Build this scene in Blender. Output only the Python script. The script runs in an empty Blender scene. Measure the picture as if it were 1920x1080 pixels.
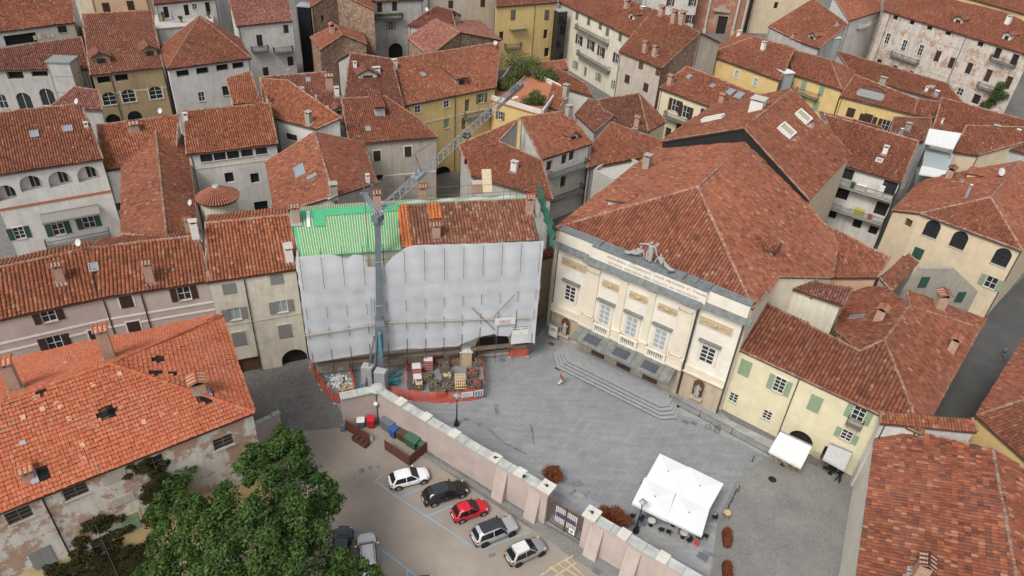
import bpy, bmesh, math, random
import numpy as np
from mathutils import Vector, Matrix
random.seed(7); RNG = np.random.default_rng(7)
SC = bpy.context.scene
COL = SC.collection
F, CX, CY, H = 1340.0, 960.0, 540.0, 57.0
_d = np.array([(825-CX)/F, (2450-CY)/F, 1.0]); _d /= np.linalg.norm(_d)
_f = np.array([0, 0, 1.0]); _y = _f-_f.dot(_d)*_d; _y /= np.linalg.norm(_y)
CM = np.array([np.cross(_y, -_d), _y, -_d])          # camera axes (right, down, forward) -> world
EYE = np.array([0, 0, H])
def ray(u, v): return CM @ np.array([(u-CX)/F, (v-CY)/F, 1.0])
def P(u, v, z=0.0):
    r = ray(u, v); return EYE + r*((z-H)/r[2])
def hitplane(u, v, p0, n):
    r = ray(u, v); return EYE + r*(np.dot(p0-EYE, n)/np.dot(r, n))
def nrm(a):
    a = np.asarray(a, float); return a/np.linalg.norm(a)

# ---------------------------------------------------------------- materials
MATS = {}
def nt(name):
    m = bpy.data.materials.new(name); m.use_nodes = True
    t = m.node_tree; b = t.nodes['Principled BSDF']; b.inputs['Roughness'].default_value = .85
    b.inputs['Specular IOR Level'].default_value = .25
    MATS[name] = m; return m, t, b
def N(t, typ, **kw):
    n = t.nodes.new(typ)
    for k, v in kw.items():
        if k in n.inputs: n.inputs[k].default_value = v
        else: setattr(n, k, v)
    return n
def L(t, a, b): t.links.new(a, b)
def ramp(t, fac, stops):
    r = t.nodes.new('ShaderNodeValToRGB'); e = r.color_ramp.elements
    while len(e) < len(stops): e.new(.5)
    for x, (p, c) in zip(e, stops): x.position = p; x.color = (*c, 1)
    L(t, fac, r.inputs[0]); return r.outputs[0]
def mix(t, fac, a, b, mode='MIX'):
    m = t.nodes.new('ShaderNodeMix'); m.data_type = 'RGBA'; m.blend_type = mode
    for s, x in ((0, fac), (6, a), (7, b)):
        if hasattr(x, 'is_linked'): L(t, x, m.inputs[s])
        else: m.inputs[s].default_value = x if s == 0 else (*x, 1)
    return m.outputs[2]
def wpos(t, sc=(1, 1, 1)):
    g = t.nodes.new('ShaderNodeNewGeometry'); m = t.nodes.new('ShaderNodeMapping'); m.inputs['Scale'].default_value = sc
    L(t, g.outputs['Position'], m.inputs[0]); return m.outputs[0]
def noise(t, vec, scale, detail=4, rough=.6):
    n = N(t, 'ShaderNodeTexNoise', Scale=scale, Detail=detail, Roughness=rough); L(t, vec, n.inputs['Vector']); return n.outputs['Fac']
def plain(name, c, rough=.7, metal=0.0, spec=.3, var=.12, sc=3.0):
    m, t, b = nt(name); b.inputs['Roughness'].default_value = rough; b.inputs['Metallic'].default_value = metal
    b.inputs['Specular IOR Level'].default_value = spec
    f = noise(t, wpos(t), sc)
    L(t, ramp(t, f, [(.25, [x*(1-var) for x in c]), (.75, [min(1, x*(1+var)) for x in c])]), b.inputs['Base Color'])
    return m
def plaster(name, c, dirt=(.35, .31, .26), amt=.5, patch=None, brick=0.0):
    """lime plaster with streaks under the eaves, damp blotches, and (brick>0) patches fallen off to the masonry"""
    m, t, b = nt(name); b.inputs['Roughness'].default_value = .92
    base = ramp(t, noise(t, wpos(t), .7, 5), [(.3, [x*.9 for x in c]), (.7, [min(1, x*1.06) for x in c])])
    streak = ramp(t, noise(t, wpos(t, (1.6, 1.6, .12)), 1.2, 6, .7), [(.45, (0, 0, 0)), (.75, (amt, amt, amt))])
    col = mix(t, streak, base, dirt)
    blot = ramp(t, noise(t, wpos(t), .28, 6, .7), [(.5, (0, 0, 0)), (.72, (amt*.8,)*3)])
    col = mix(t, blot, col, [x*.72 for x in dirt] if patch is None else patch)
    if brick > 0:
        bt = N(t, 'ShaderNodeTexBrick', Scale=1.0); bt.inputs['Brick Width'].default_value = .28; bt.inputs['Row Height'].default_value = .09
        bt.inputs['Mortar Size'].default_value = .012
        bt.inputs['Color1'].default_value = (.33, .15, .09, 1); bt.inputs['Color2'].default_value = (.42, .25, .16, 1); bt.inputs['Mortar'].default_value = (.4, .35, .29, 1)
        s = N(t, 'ShaderNodeSeparateXYZ'); L(t, wpos(t), s.inputs[0]); ad = N(t, 'ShaderNodeMath', operation='ADD')
        L(t, s.outputs[0], ad.inputs[0]); L(t, s.outputs[1], ad.inputs[1])
        cb = N(t, 'ShaderNodeCombineXYZ'); L(t, ad.outputs[0], cb.inputs[0]); L(t, s.outputs[2], cb.inputs[1]); L(t, cb.outputs[0], bt.inputs['Vector'])
        k = .78-.5*brick
        mk = ramp(t, noise(t, wpos(t), .45, 8, .75), [(k, (0, 0, 0)), (k+.03, (1, 1, 1))])
        col = mix(t, mk, col, bt.outputs['Color'])
    L(t, col, b.inputs['Base Color'])
    bp = N(t, 'ShaderNodeBump', Strength=.25, Distance=.03); L(t, noise(t, wpos(t), 6, 5), bp.inputs['Height']); L(t, bp.outputs[0], b.inputs['Normal'])
    return m
def tilemat(name, stops, patch=(.13, .09, .075), pamt=.35, light=.012):
    """one random tone per tile (its UV cell), big weathered zones, a few pale lichen tiles"""
    m, t, b = nt(name); b.inputs['Roughness'].default_value = .88; b.inputs['Specular IOR Level'].default_value = .15
    uv = N(t, 'ShaderNodeUVMap'); oi = N(t, 'ShaderNodeObjectInfo')
    ad = N(t, 'ShaderNodeVectorMath', operation='ADD'); L(t, uv.outputs[0], ad.inputs[0])
    cb = N(t, 'ShaderNodeCombineXYZ'); L(t, oi.outputs['Random'], cb.inputs[2]); L(t, cb.outputs[0], ad.inputs[1])
    wn = N(t, 'ShaderNodeTexWhiteNoise', noise_dimensions='3D'); L(t, ad.outputs[0], wn.inputs['Vector'])
    col = ramp(t, wn.outputs['Value'], stops)
    z = ramp(t, noise(t, wpos(t), .22, 6, .72), [(.48, (0, 0, 0)), (.74, (pamt,)*3)])
    col = mix(t, z, col, patch)
    z2 = ramp(t, noise(t, wpos(t), .11, 3), [(.3, (.82, .82, .82)), (.7, (1.1, 1.06, 1.03))])
    col = mix(t, 1.0, col, z2, 'MULTIPLY')
    z3 = ramp(t, noise(t, wpos(t), 5.0, 3, .7), [(.3, (.8, .8, .8)), (.7, (1.12, 1.12, 1.12))])
    col = mix(t, 1.0, col, z3, 'MULTIPLY')
    sp = N(t, 'ShaderNodeSeparateColor'); L(t, wn.outputs['Color'], sp.inputs[0])
    lt = N(t, 'ShaderNodeMath', operation='GREATER_THAN'); lt.inputs[1].default_value = 1-light; L(t, sp.outputs[1], lt.inputs[0])
    col = mix(t, lt.outputs[0], col, (.3, .17, .11))
    hs = N(t, 'ShaderNodeHueSaturation'); L(t, col, hs.inputs['Color'])
    mr = N(t, 'ShaderNodeMapRange'); mr.inputs['To Min'].default_value = .86; mr.inputs['To Max'].default_value = 1.14
    L(t, oi.outputs['Random'], mr.inputs['Value']); L(t, mr.outputs[0], hs.inputs['Value'])
    L(t, hs.outputs[0], b.inputs['Base Color'])
    return m
# ---------------------------------------------------------------- mesh building
class MB:
    def __init__(s): s.v = []; s.f = []; s.m = []; s.sm = []; s.arr = []
    def add(s, vs, fs, mat=0, smooth=False):
        o = len(s.v); s.v += [tuple(map(float, p)) for p in vs]
        for f in fs: s.f.append(tuple(i+o for i in f)); s.m.append(mat); s.sm.append(smooth)
        return s
    def quad(s, a, b, c, d, mat=0): return s.add([a, b, c, d], [(0, 1, 2, 3)], mat)
    def poly(s, pts, mat=0): return s.add(pts, [tuple(range(len(pts)))], mat)
    def box(s, o, x, y, z, mat=0):
        """corner o, edge vectors x,y,z"""
        o, x, y, z = [np.asarray(a, float) for a in (o, x, y, z)]
        v = [o, o+x, o+x+y, o+y, o+z, o+x+z, o+x+y+z, o+y+z]
        fs = [(0, 3, 2, 1), (4, 5, 6, 7), (0, 1, 5, 4), (1, 2, 6, 5), (2, 3, 7, 6), (3, 0, 4, 7)]
        if np.dot(np.cross(x, y), z) < 0: fs = [f[::-1] for f in fs]
        return s.add(v, fs, mat)
    def cbox(s, c, x, y, z, sx, sy, sz, mat=0):
        """centred in x,y; bottom at c"""
        x, y, z = np.asarray(x, float), np.asarray(y, float), np.asarray(z, float)
        return s.box(np.asarray(c)-x*sx/2-y*sy/2, x*sx, y*sy, z*sz, mat)
    def tube(s, pts, r, n=6, mat=0, cap=True):
        pts = [np.asarray(p, float) for p in pts]; rs = r if isinstance(r, (list, tuple)) else [r]*len(pts)
        rings = []
        for i, p in enumerate(pts):
            d = nrm(pts[min(i+1, len(pts)-1)]-pts[max(i-1, 0)])
            a = np.cross(d, (0, 0, 1)) if abs(d[2]) < .95 else np.cross(d, (1, 0, 0))
            a = nrm(a); b = np.cross(d, a)
            rings.append([p+rs[i]*(a*math.cos(2*math.pi*k/n)+b*math.sin(2*math.pi*k/n)) for k in range(n)])
        vs = [q for rg in rings for q in rg]; fs = []
        for i in range(len(pts)-1):
            for k in range(n): fs.append((i*n+k, i*n+(k+1) % n, (i+1)*n+(k+1) % n, (i+1)*n+k))
        s.add(vs, fs, mat, True)
        if cap: s.add(rings[0], [tuple(range(n))[::-1]], mat); s.add(rings[-1], [tuple(range(n))], mat)
        return s
    def lathe(s, c, prof, n=16, mat=0, smooth=True):
        """prof: list of (r,z) bottom to top"""
        c = np.asarray(c, float); vs = []; fs = []
        for r, z in prof:
            for k in range(n): vs.append(c+np.array([r*math.cos(2*math.pi*k/n), r*math.sin(2*math.pi*k/n), z]))
        for i in range(len(prof)-1):
            for k in range(n): fs.append((i*n+k, i*n+(k+1) % n, (i+1)*n+(k+1) % n, (i+1)*n+k))
        s.add(vs, fs, mat, smooth)
        if prof[0][0] > 1e-4: s.add(vs[:n], [tuple(range(n))[::-1]], mat)
        if prof[-1][0] > 1e-4: s.add(vs[-n:], [tuple(range(n))], mat)
        return s
    def prism(s, base, h, mat=0):
        """base: planar polygon, extruded by the vector h"""
        base = [np.asarray(p, float) for p in base]; h = np.asarray(h, float); n = len(base)
        nn = sum((np.cross(base[i], base[(i+1) % n]) for i in range(n)), np.zeros(3))
        if nn.dot(h) < 0: base = base[::-1]
        top = [p+h for p in base]
        fs = [tuple(range(n))[::-1], tuple(range(n, 2*n))]+[(i, (i+1) % n, n+(i+1) % n, n+i) for i in range(n)]
        return s.add(base+top, fs, mat)
    def raw(s, verts, quads, mat, uv=None, smooth=False): s.arr.append((verts, quads, mat, uv, smooth)); return s
    def build(s, name, mats, parent=None, loc=None):
        org = np.zeros(3) if loc is None else np.asarray(loc, float)
        if parent is not None: org = np.array(ORG.get(parent.name, (0, 0, 0)))
        mats = mats if isinstance(mats, (list, tuple)) else [mats]
        V = [np.array(s.v, float).reshape(-1, 3)]; loops = []; starts = []; tot = []; mi = []; sm = []; uvs = []
        n0 = len(s.v); lc = 0
        fl = [i for f in s.f for i in f]; cnt = [len(f) for f in s.f]
        loops.append(np.array(fl, dtype=np.int32)); tot.append(np.array(cnt, dtype=np.int32)); mi.append(np.array(s.m, dtype=np.int32)); sm.append(np.array(s.sm, dtype=bool))
        uvs.append(np.zeros((len(fl), 2)))
        for (vv, q, m, uv, smo) in s.arr:
            V.append(vv); loops.append((q+n0).ravel().astype(np.int32)); tot.append(np.full(len(q), q.shape[1], dtype=np.int32)); mi.append(np.full(len(q), m, dtype=np.int32)); sm.append(np.full(len(q), smo))
            uvs.append(uv[q.ravel()] if uv is not None else np.zeros((q.size, 2))); n0 += len(vv)
        V = np.concatenate(V)-org; loops = np.concatenate(loops); tot = np.concatenate(tot); mi = np.concatenate(mi); sm = np.concatenate(sm); uvs = np.concatenate(uvs)
        me = bpy.data.meshes.new(name)
        me.vertices.add(len(V)); me.vertices.foreach_set('co', V.ravel().astype(np.float32))
        me.loops.add(len(loops)); me.loops.foreach_set('vertex_index', loops)
        me.polygons.add(len(tot)); st = np.concatenate([[0], np.cumsum(tot)[:-1]]).astype(np.int32) if len(tot) else np.array([], dtype=np.int32)
        me.polygons.foreach_set('loop_start', st)
        me.polygons.foreach_set('material_index', mi); me.polygons.foreach_set('use_smooth', sm)
        if s.arr:
            u = me.uv_layers.new(name='UVMap'); u.data.foreach_set('uv', uvs.ravel().astype(np.float32))
        for m in mats: me.materials.append(MATS[m] if isinstance(m, str) else m)
        me.update(calc_edges=True); me.validate()
        o = bpy.data.objects.new(name, me); COL.objects.link(o)
        if parent is not None:
            o.parent = parent; ORG[o.name] = ORG.get(parent.name, (0, 0, 0))
        else:
            o.location = org; ORG[o.name] = tuple(org)
        return o
ORG = {}
def thing(name, label, cat, loc, group=None):
    o = bpy.data.objects.new(name, None); o.empty_display_size = .3; COL.objects.link(o)
    o.location = tuple(loc); ORG[o.name] = tuple(float(x) for x in loc)
    o['label'] = label; o['category'] = cat
    if group: o['group'] = group
    return o
def tag(o, label, cat, group=None, kind=None):
    if label: o['label'] = label
    if cat: o['category'] = cat
    if group: o['group'] = group
    if kind: o['kind'] = kind
    return o
def struct(o, label=None, kind='structure'):
    o['kind'] = kind
    if label: o['label'] = label
    return o
def copy_tree(o, parent=None, level=0):
    c = o.copy(); COL.objects.link(c); ORG[c.name] = ORG.get(o.name, (0, 0, 0))
    if parent is not None: c.parent = parent
    if level < 3:
        for ch in list(o.children): copy_tree(ch, c, level+1)
    return c
# ---------------------------------------------------------------- roofs of barrel tiles
def inpoly(x, y, poly):
    r = np.zeros(x.shape, bool); n = len(poly); j = n-1
    for i in range(n):
        xi, yi = poly[i]; xj, yj = poly[j]
        if yi != yj:
            c = ((yi > y) != (yj > y)) & (x < (xj-xi)*(y-yi)/(yj-yi)+xi); r ^= c
        j = i
    return r
HOLES = []      # (centre point, radius) of tiles left out
def tiles(mb, poly, e, u, n, mat=0, pitch=.34, rowl=.42, flat=False, lod=0, off=.1):
    """barrel (or flat) tiles over one plane roof face. e along the eave, u up the slope, n out of the roof"""
    p0 = poly[0]; P2 = np.array([[(p-p0).dot(e), (p-p0).dot(u)] for p in poly])
    s0, t0 = P2.min(0); s1, t1 = P2.max(0)
    cs = np.arange(s0, s1, pitch); rs = np.arange(t0, t1, rowl)
    if len(cs) == 0 or len(rs) == 0: return
    S, T = np.meshgrid(cs, rs); S = S.ravel(); T = T.ravel()
    ci, ri = np.meshgrid(np.arange(len(cs)), np.arange(len(rs))); ci = ci.ravel(); ri = ri.ravel()
    k = inpoly(S+pitch*.5, T+rowl*.5, P2)
    if HOLES:
        C = p0+np.outer(S+pitch*.5, e)+np.outer(T+rowl*.5, u)
        for c, r in HOLES: k &= np.linalg.norm(C-c, axis=1) > r
    S, T, ci, ri = S[k], T[k], ci[k], ri[k]; m = len(S)
    if m == 0: return
    if flat: xs = np.array([.003, .02, pitch*.5, pitch-.02, pitch-.003]); hs = np.array([.0, .008, .003, .008, 0.0]); lift = .075
    elif lod == 0: xs = np.array([.0, .16, .34, .66, .84, 1.0])*pitch; hs = np.array([-.02, .06, .105, .105, .06, -.02])*pitch/.34; lift = .035
    else: xs = np.array([.0, .3, .7, 1.0])*pitch; hs = np.array([-.02, .095, .095, -.02])*pitch/.34; lift = .035
    K = len(xs)
    js = RNG.normal(0, .008, m); jh = RNG.normal(0, .008, m); jt = RNG.normal(0, .014, m); jh = jh+.05*np.sin(S*.62+p0[0])*np.sin(T*.75+p0[1])+.03*np.sin(S*1.7+T*1.1)
    V = np.zeros((m, 2, K, 3))
    for r in (0, 1):
        tt = T+(jt if r == 0 else jt+rowl*1.04); hh = jh+off+(lift if r == 0 else 0)
        w = 1.0 if r == 0 else .9
        for q in range(K):
            ss = S+js+pitch*.5+(xs[q]-pitch*.5)*w
            V[:, r, q] = p0+np.outer(ss, e)+np.outer(tt, u)+np.outer(hh+hs[q], n)
    base = (np.arange(m)*2*K)[:, None]
    q = np.concatenate([base+np.array([[i, i+1, K+i+1, K+i]]) for i in range(K-1)])
    uv = np.repeat(np.stack([ci+.5, ri+.5+(abs(p0[0])*7 % 50)], 1), 2*K, 0)
    mb.raw(V.reshape(-1, 3), q, mat, uv, False)
def caps(mb, a, b, mat=0, r=.17, seg=.42):
    """a row of half-round ridge tiles from a to b"""
    a = np.asarray(a, float); b = np.asarray(b, float); Ln = np.linalg.norm(b-a)
    if Ln < .3: return
    d = (b-a)/Ln; sd = nrm(np.cross(d, (0, 0, 1))); up = np.cross(sd, d); n = max(1, int(Ln/seg)); st = Ln/n
    K = 5; ang = np.linspace(-.15, math.pi+.15, K); V = []; uv = []
    for i in range(n):
        j = RNG.normal(0, .012, 2)
        for w, rr in ((0, r*1.1), (1.05, r*.92)):
            c = a+d*(i+w)*st+sd*j[0]+up*(j[1]+.03)
            for x in ang: V.append(c+sd*rr*math.cos(x)+up*rr*math.sin(x)); uv.append((i*1.0+.5+abs(a[0])*3, 777.5))
    base = (np.arange(n)*2*K)[:, None]
    q = np.concatenate([base+np.array([[i, K+i, K+i+1, i+1]]) for i in range(K-1)])
    mb.raw(np.array(V), q, mat, np.array(uv), False)
LOG = []
UP = np.array([0, 0, 1.0])
class House:
    def __init__(s, label, faces, wall, tile, z=None, slope=.40, base=0.0, ov=.18, back=None, name='town_house', cat='house', group=None, flat=False,
                 lod=None, pitch=.31, rowl=.42, gutter=True, capm=True, slabm='under_tile', thick=.16, notile=(), extra=None, wover=None, autopipe=True):
        s.autopipe = autopipe
        s.label, s.wm, s.tm, s.base = label, wall, tile, base
        K = {}; s.F = []
        for f in faces:
            ids = []
            for p in f:
                k = (p[0], p[1])
                if len(p) == 3: K.setdefault(k, P(*p))
                else: K.setdefault(k, None) if k not in K else None
                ids.append(k)
            s.F.append(ids)
        if extra:
            for k, v in extra.items(): K[k] = np.asarray(v, float)
        for f, ids in zip(faces, s.F):
            kn = [K[i] for i in ids if K[i] is not None]
            sl = slope
            pl = None
            if len(kn) >= 3:
                c = np.mean(kn, 0); sv = np.linalg.svd(np.array(kn)-c)
                if sv[1][1] > .05: pl = (c, sv[2][2])
            if pl is None:
                a, b = K[ids[0]], K[ids[1]]; d = nrm(b-a); h = np.array([-d[1], d[0], 0]); h = nrm(h)
                o = np.mean([P(i[0], i[1], a[2]) for i in ids[2:]], 0)-a
                if o.dot(h) < 0: h = -h
                pl = (a, np.cross(d, nrm(h+UP*sl)))
            for i in ids:
                if K[i] is None: K[i] = hitplane(i[0], i[1], pl[0], pl[1])
        s.K = K
        for fi, k in (back or {}).items():
            f = s.F[fi]; a, b, c, d = [K[i] for i in f[:4]]
            for (q, w) in ((c, b), (d, a)):
                ed = nrm(b-a); o = (q-w)-ed*(q-w).dot(ed); dz = q[2]-w[2]; o = np.array([o[0], o[1], 0])
                kk = ('bk', fi, round(q[0], 3)); K[kk] = q+o*k-UP*dz*k
            s.F.append([f[2], ('bk', fi, round(c[0], 3)), ('bk', fi, round(d[0], 3)), f[3]])
        s.planes = []
        for ids in s.F:
            p = np.array([K[i] for i in ids]); c = p.mean(0); n = np.linalg.svd(p-c)[2][2]
            if n[2] < 0: n = -n
            s.planes.append((c, n))
        s.ov, s.name, s.cat = ov, name, cat
        ctr = np.mean([K[i] for i in s.F[0]], 0)
        s.root = thing(name, label, cat, (ctr[0], ctr[1], base), group)
        s.flat, s.pitch, s.rowl, s.slabm, s.thick, s.notile, s.gut, s.capm = flat, pitch, rowl, slabm, thick, notile, gutter, capm
        s.lod = lod if lod is not None else (0 if np.linalg.norm(ctr-EYE) < 92 else 1)
        s.wover = wover or []; s.holes = {}; s.tileholes = []; s.late = []
        # boundary
        cnt = {}
        for ids in s.F:
            p = [K[i] for i in ids]; A = sum(p[i-1][0]*p[i][1]-p[i][0]*p[i-1][1] for i in range(len(p)))
            o = ids if A > 0 else ids[::-1]
            for i in range(len(o)): cnt.setdefault(frozenset((o[i-1], o[i])), []).append((o[i-1], o[i]))
        nx = {v[0][0]: v[0][1] for v in cnt.values() if len(v) == 1}
        s.shared = [v[0] for v in cnt.values() if len(v) == 2]
        s.walls = []; s.loops = []
        left = dict(nx)
        while left:
            st = next(iter(left)); lp = [st]; cur = left.pop(st)
            while cur != st and cur in left: lp.append(cur); cur = left.pop(cur)
            s.loops.append(lp)
        for lp in s.loops:
            n = len(lp); p = [K[i] for i in lp]; q = []
            for i in range(n):
                d0 = p[i]-p[i-1]; d1 = p[(i+1) % n]-p[i]; n0 = nrm([d0[1], -d0[0], 0]); n1 = nrm([d1[1], -d1[0], 0])
                den = 1+n0.dot(n1)
                off = -(n0+n1)*ov/den if den > .25 else -(n0+n1)*ov/.25 if den > .02 else -n0*ov
                x = p[i]+off
                zs = [pl[0][2]-((x-pl[0])[0]*pl[1][0]+(x-pl[0])[1]*pl[1][1])/pl[1][2] for ids, pl in zip(s.F, s.planes) if lp[i] in ids and pl[1][2] > .1]
                x[2] = (min(zs) if zs else p[i][2])-thick*.7; q.append(x)
            for i in range(n):
                a, b = q[i], q[(i+1) % n]; L_ = np.linalg.norm((b-a)[:2])
                if L_ < .1: continue
                d = nrm([b[0]-a[0], b[1]-a[1], 0]); s.walls.append(dict(a=a, b=b, d=d, L=L_, n=np.array([d[1], -d[0], 0]), z0=a[2], z1=b[2], keys=(lp[i], lp[(i+1) % n]), ops=[]))
    # -- picking
    def hit(s, u, v):
        best = None
        for i, w in enumerate(s.walls):
            if w['n'].dot((EYE-w['a'])) <= 0: continue
            p = hitplane(u, v, w['a'], w['n']); t = (p-w['a']).dot(w['d']); zt = w['z0']+(w['z1']-w['z0'])*t/w['L']
            dist = np.linalg.norm(p-EYE)
            if -.3 <= t <= w['L']+.3 and s.base-.5 <= p[2] <= zt+.6 and (best is None or dist < best[0]): best = (dist, w, t, p[2], p)
        if best is None: LOG.append(('nowall', s.label[:30], u, v)); return None
        return best[1:]
    def rhit(s, u, v):
        best = None
        for ids, (c, n) in zip(s.F, s.planes):
            p = hitplane(u, v, c, n); pts = [s.K[i] for i in ids]; ax = 2 if n[2] > .1 else 0
            pp = [(q[0], q[1]) for q in pts]
            if inpoly(np.array([p[0]]), np.array([p[1]]), pp)[0]:
                dd = np.linalg.norm(p-EYE)
                if best is None or dd < best[0]: best = (dd, p, n, ids)
        if best is None: LOG.append(('noroof', s.label[:30], u, v)); return None
        return best[1:]
    # -- openings
    def win(s, u, v, w=1.0, h=1.6, k='w', sh='shutter_brown', fr='white_wood', trim=None, lab=None, bars=2, sill=True, glass='window_glass'):
        r = s.hit(u, v)
        if r is None: return
        W, t, z, p = r; s0, s1, z0, z1 = t-w/2, t+w/2, z-h/2, z+h/2
        s0 = max(s0, .05); s1 = min(s1, W['L']-.05)
        zt = min(W['z0']+(W['z1']-W['z0'])*x/W['L'] for x in (s0, s1))
        z1 = min(z1, zt-.02)
        if s1-s0 < .2 or z1-z0 < .2: LOG.append(('tiny', s.label[:30], u, v)); return
        arch = k.startswith('a'); d, n = W['d'], W['n']
        Q = lambda a, b, o=0.0: np.array([W['a'][0], W['a'][1], 0])+d*a+n*o+UP*b
        deep = {'w': .14, 's': .14, 'a': .16, 'd': .3, 'o': .9, 'ao': .9, 'ad': .5}.get(k, 0)
        nm = {'d': 'door', 'ad': 'gateway', 'o': 'loggia', 'ao': 'loggia'}.get(k, 'window')
        ww, hh = s1-s0, z1-z0
        for o in W['ops']:
            if s0 < o[1]+.04 and s1 > o[0]-.04 and z0 < o[3]+.04 and z1 > o[2]-.04: LOG.append(('overlap', s.label[:30], u, v)); return
        if k != 'c': W['ops'].append((s0, s1, z0, z1, arch, deep))
        f = MB(); pane = MB()
        if k == 'c':
            pane.box(Q(s0, z0, .005), d*ww, n*.05, UP*hh)
            o = pane.build('window', sh, s.root); m = MB()
            for i in range(int(hh/.16)): m.box(Q(s0+.06, z0+.08+i*.16, .055), d*(ww/2-.1), n*.018, UP*.07).box(Q(s0+ww/2+.04, z0+.08+i*.16, .055), d*(ww/2-.1), n*.018, UP*.07)
            m.build('shutter_slats', sh, o)
        elif k in ('o', 'ao', 'd', 'ad'):
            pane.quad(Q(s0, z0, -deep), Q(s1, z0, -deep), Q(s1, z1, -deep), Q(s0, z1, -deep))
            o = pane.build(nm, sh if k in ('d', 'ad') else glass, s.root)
            if k in ('o', 'ao'):
                f.box(Q(s0, z0, -.12), d*ww, n*.1, UP*.06)
                f.build('sill', 'stone_trim', o)
        else:
            pane.quad(Q(s0, z0, -deep), Q(s1, z0, -deep), Q(s1, z1, -deep), Q(s0, z1, -deep))
            o = pane.build(nm, glass, s.root); b = .07
            for x in (s0, (s0+s1)/2-b/2, s1-b): f.box(Q(x, z0, -deep+.01), d*b, n*.05, UP*hh)
            for i in range(bars+1):
                zz = z0+(hh-b)*i/bars if bars else z0
                for xa, xb in ((s0+b, (s0+s1)/2-b/2), ((s0+s1)/2+b/2, s1-b)): f.box(Q(xa, zz, -deep+.012), d*(xb-xa), n*.042, UP*b*.7)
            f.build('frame', fr, o)
            if sill: MB().box(Q(s0-.08, z0-.09, -.02), d*(ww+.16), n*.12, UP*.09).build('sill', 'stone_trim', o)
            if k == 's':
                for x in (s0-ww/2-.03, s1+.03):
                    m = MB().box(Q(x, z0, .015), d*ww/2, n*.05, UP*hh)
                    for i in range(int(hh/.16)): m.box(Q(x+.05, z0+.05+i*.16, .065), d*(ww/2-.1), n*.015, UP*.07)
                    m.build('shutter', sh, o)
        if trim:
            m = MB(); a = .14
            m.box(Q(s0-a, z0, .0), d*a, n*.045, UP*(hh+(0 if arch else a))).box(Q(s1, z0, .0), d*a, n*.045, UP*(hh+(0 if arch else a)))
            if not arch: m.box(Q(s0, z1, .0), d*ww, n*.042, UP*a)
            m.build('surround', trim, o)
        if lab: o['label'] = lab
        return o
    def row(s, pts, **kw):
        for p in pts: s.win(*p, **kw)
    def pipe(s, u, v, mat='gutter_metal'):
        r = s.hit(u, v)
        if r is None: return
        W, t, z, p = r; zt = W['z0']+(W['z1']-W['z0'])*t/W['L']
        q = np.array([p[0], p[1], 0])+W['n']*.08
        MB().tube([q+UP*s.base, q+UP*(zt-.2), q+UP*zt+W['n']*s.ov], .055).build('drainpipe', mat, s.root)
    def balcony(s, u, v, w=2.4, dep=.9, rail='iron', hgt=1.0, slab='balcony_stone'):
        r = s.hit(u, v)
        if r is None: return
        W, t, z, p = r; d, n = W['d'], W['n']
        a, b = max(t-w/2, 0), min(t+w/2, W['L']); w = b-a
        Q = lambda x, y, zz: np.array([W['a'][0], W['a'][1], 0])+d*x+n*y+UP*zz
        m = MB().box(Q(a, .0, z-.15), d*w, n*dep, UP*.15)
        for x in np.linspace(a+.2, b-.35, max(2, int(w/1.6))): m.box(Q(x, 0, z-.42), d*.15, n*dep*.7, UP*.27)
        o = m.build('balcony', slab, s.root)
        g = MB(); path = [Q(a+.03, .02, z), Q(a+.03, dep-.04, z), Q(b-.03, dep-.04, z), Q(b-.03, .02, z)]
        for i in range(3):
            A, B = path[i], path[i+1]; Ln = np.linalg.norm(B-A)
            g.tube([A+UP*hgt, B+UP*hgt], .04, 5).tube([A+UP*.08, B+UP*.08], .025, 4)
            for x in np.arange(0, Ln, .16): c = A+(B-A)*x/Ln; g.tube([c, c+UP*hgt], .02, 4, cap=False)
        g.build('railing', rail, o)
        return o
    def band(s, z, h=.25, mat='white_trim', out=.05, only=None):
        for w in s.walls:
            if w['n'].dot(EYE-w['a']) <= 0: continue
            if only is not None and w is not only: continue
            if min(w['z0'], w['z1']) < z: continue
            segs = [(0, w['L'])]
            for o in w['ops']:
                if o[2] < z+h and o[3] > z: segs = [q for a, b in segs for q in ((a, min(b, o[0]-.15)), (max(a, o[1]+.15), b)) if q[1]-q[0] > .05]
            for a, b in segs: MB().box(np.array([w['a'][0], w['a'][1], z])+w['d']*a+w['n']*.002, w['d']*(b-a), w['n']*out, UP*h).build('string_course', mat, s.root)
    # -- on the roof
    def chim(s, u, v, h=1.5, w=.75, l=.95, k='brick', lab=None, sink=.5):
        r = s.rhit(u, v)
        if r is None: return
        p, n, ids = r; e = nrm(np.cross(UP, n)) if n[2] < .999 else np.array([1., 0, 0]); f = np.cross(UP, e)
        s.late.append(('chim', p, e, f, n, h, w, l, k, lab, sink))
    def skyl(s, u, v, w=.8, l=1.2, fr='lead_grey', k=0):
        r = s.rhit(u, v)
        if r is None: return
        p, n, ids = r; s.tileholes.append((p, min(w, l)*.42)); s.late.append(('sky', p, n, w, l, fr, k))
    def dorm(s, u, v, w=1.6, h=1.2, k='gable', wall=None, wmat='window_glass'):
        """u,v: where the foot of the dormer's front wall meets the roof"""
        r = s.rhit(u, v)
        if r is None: return
        p, n, ids = r; s.late.append(('dorm', p, n, w, h, k, wall or s.wm, wmat))
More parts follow.
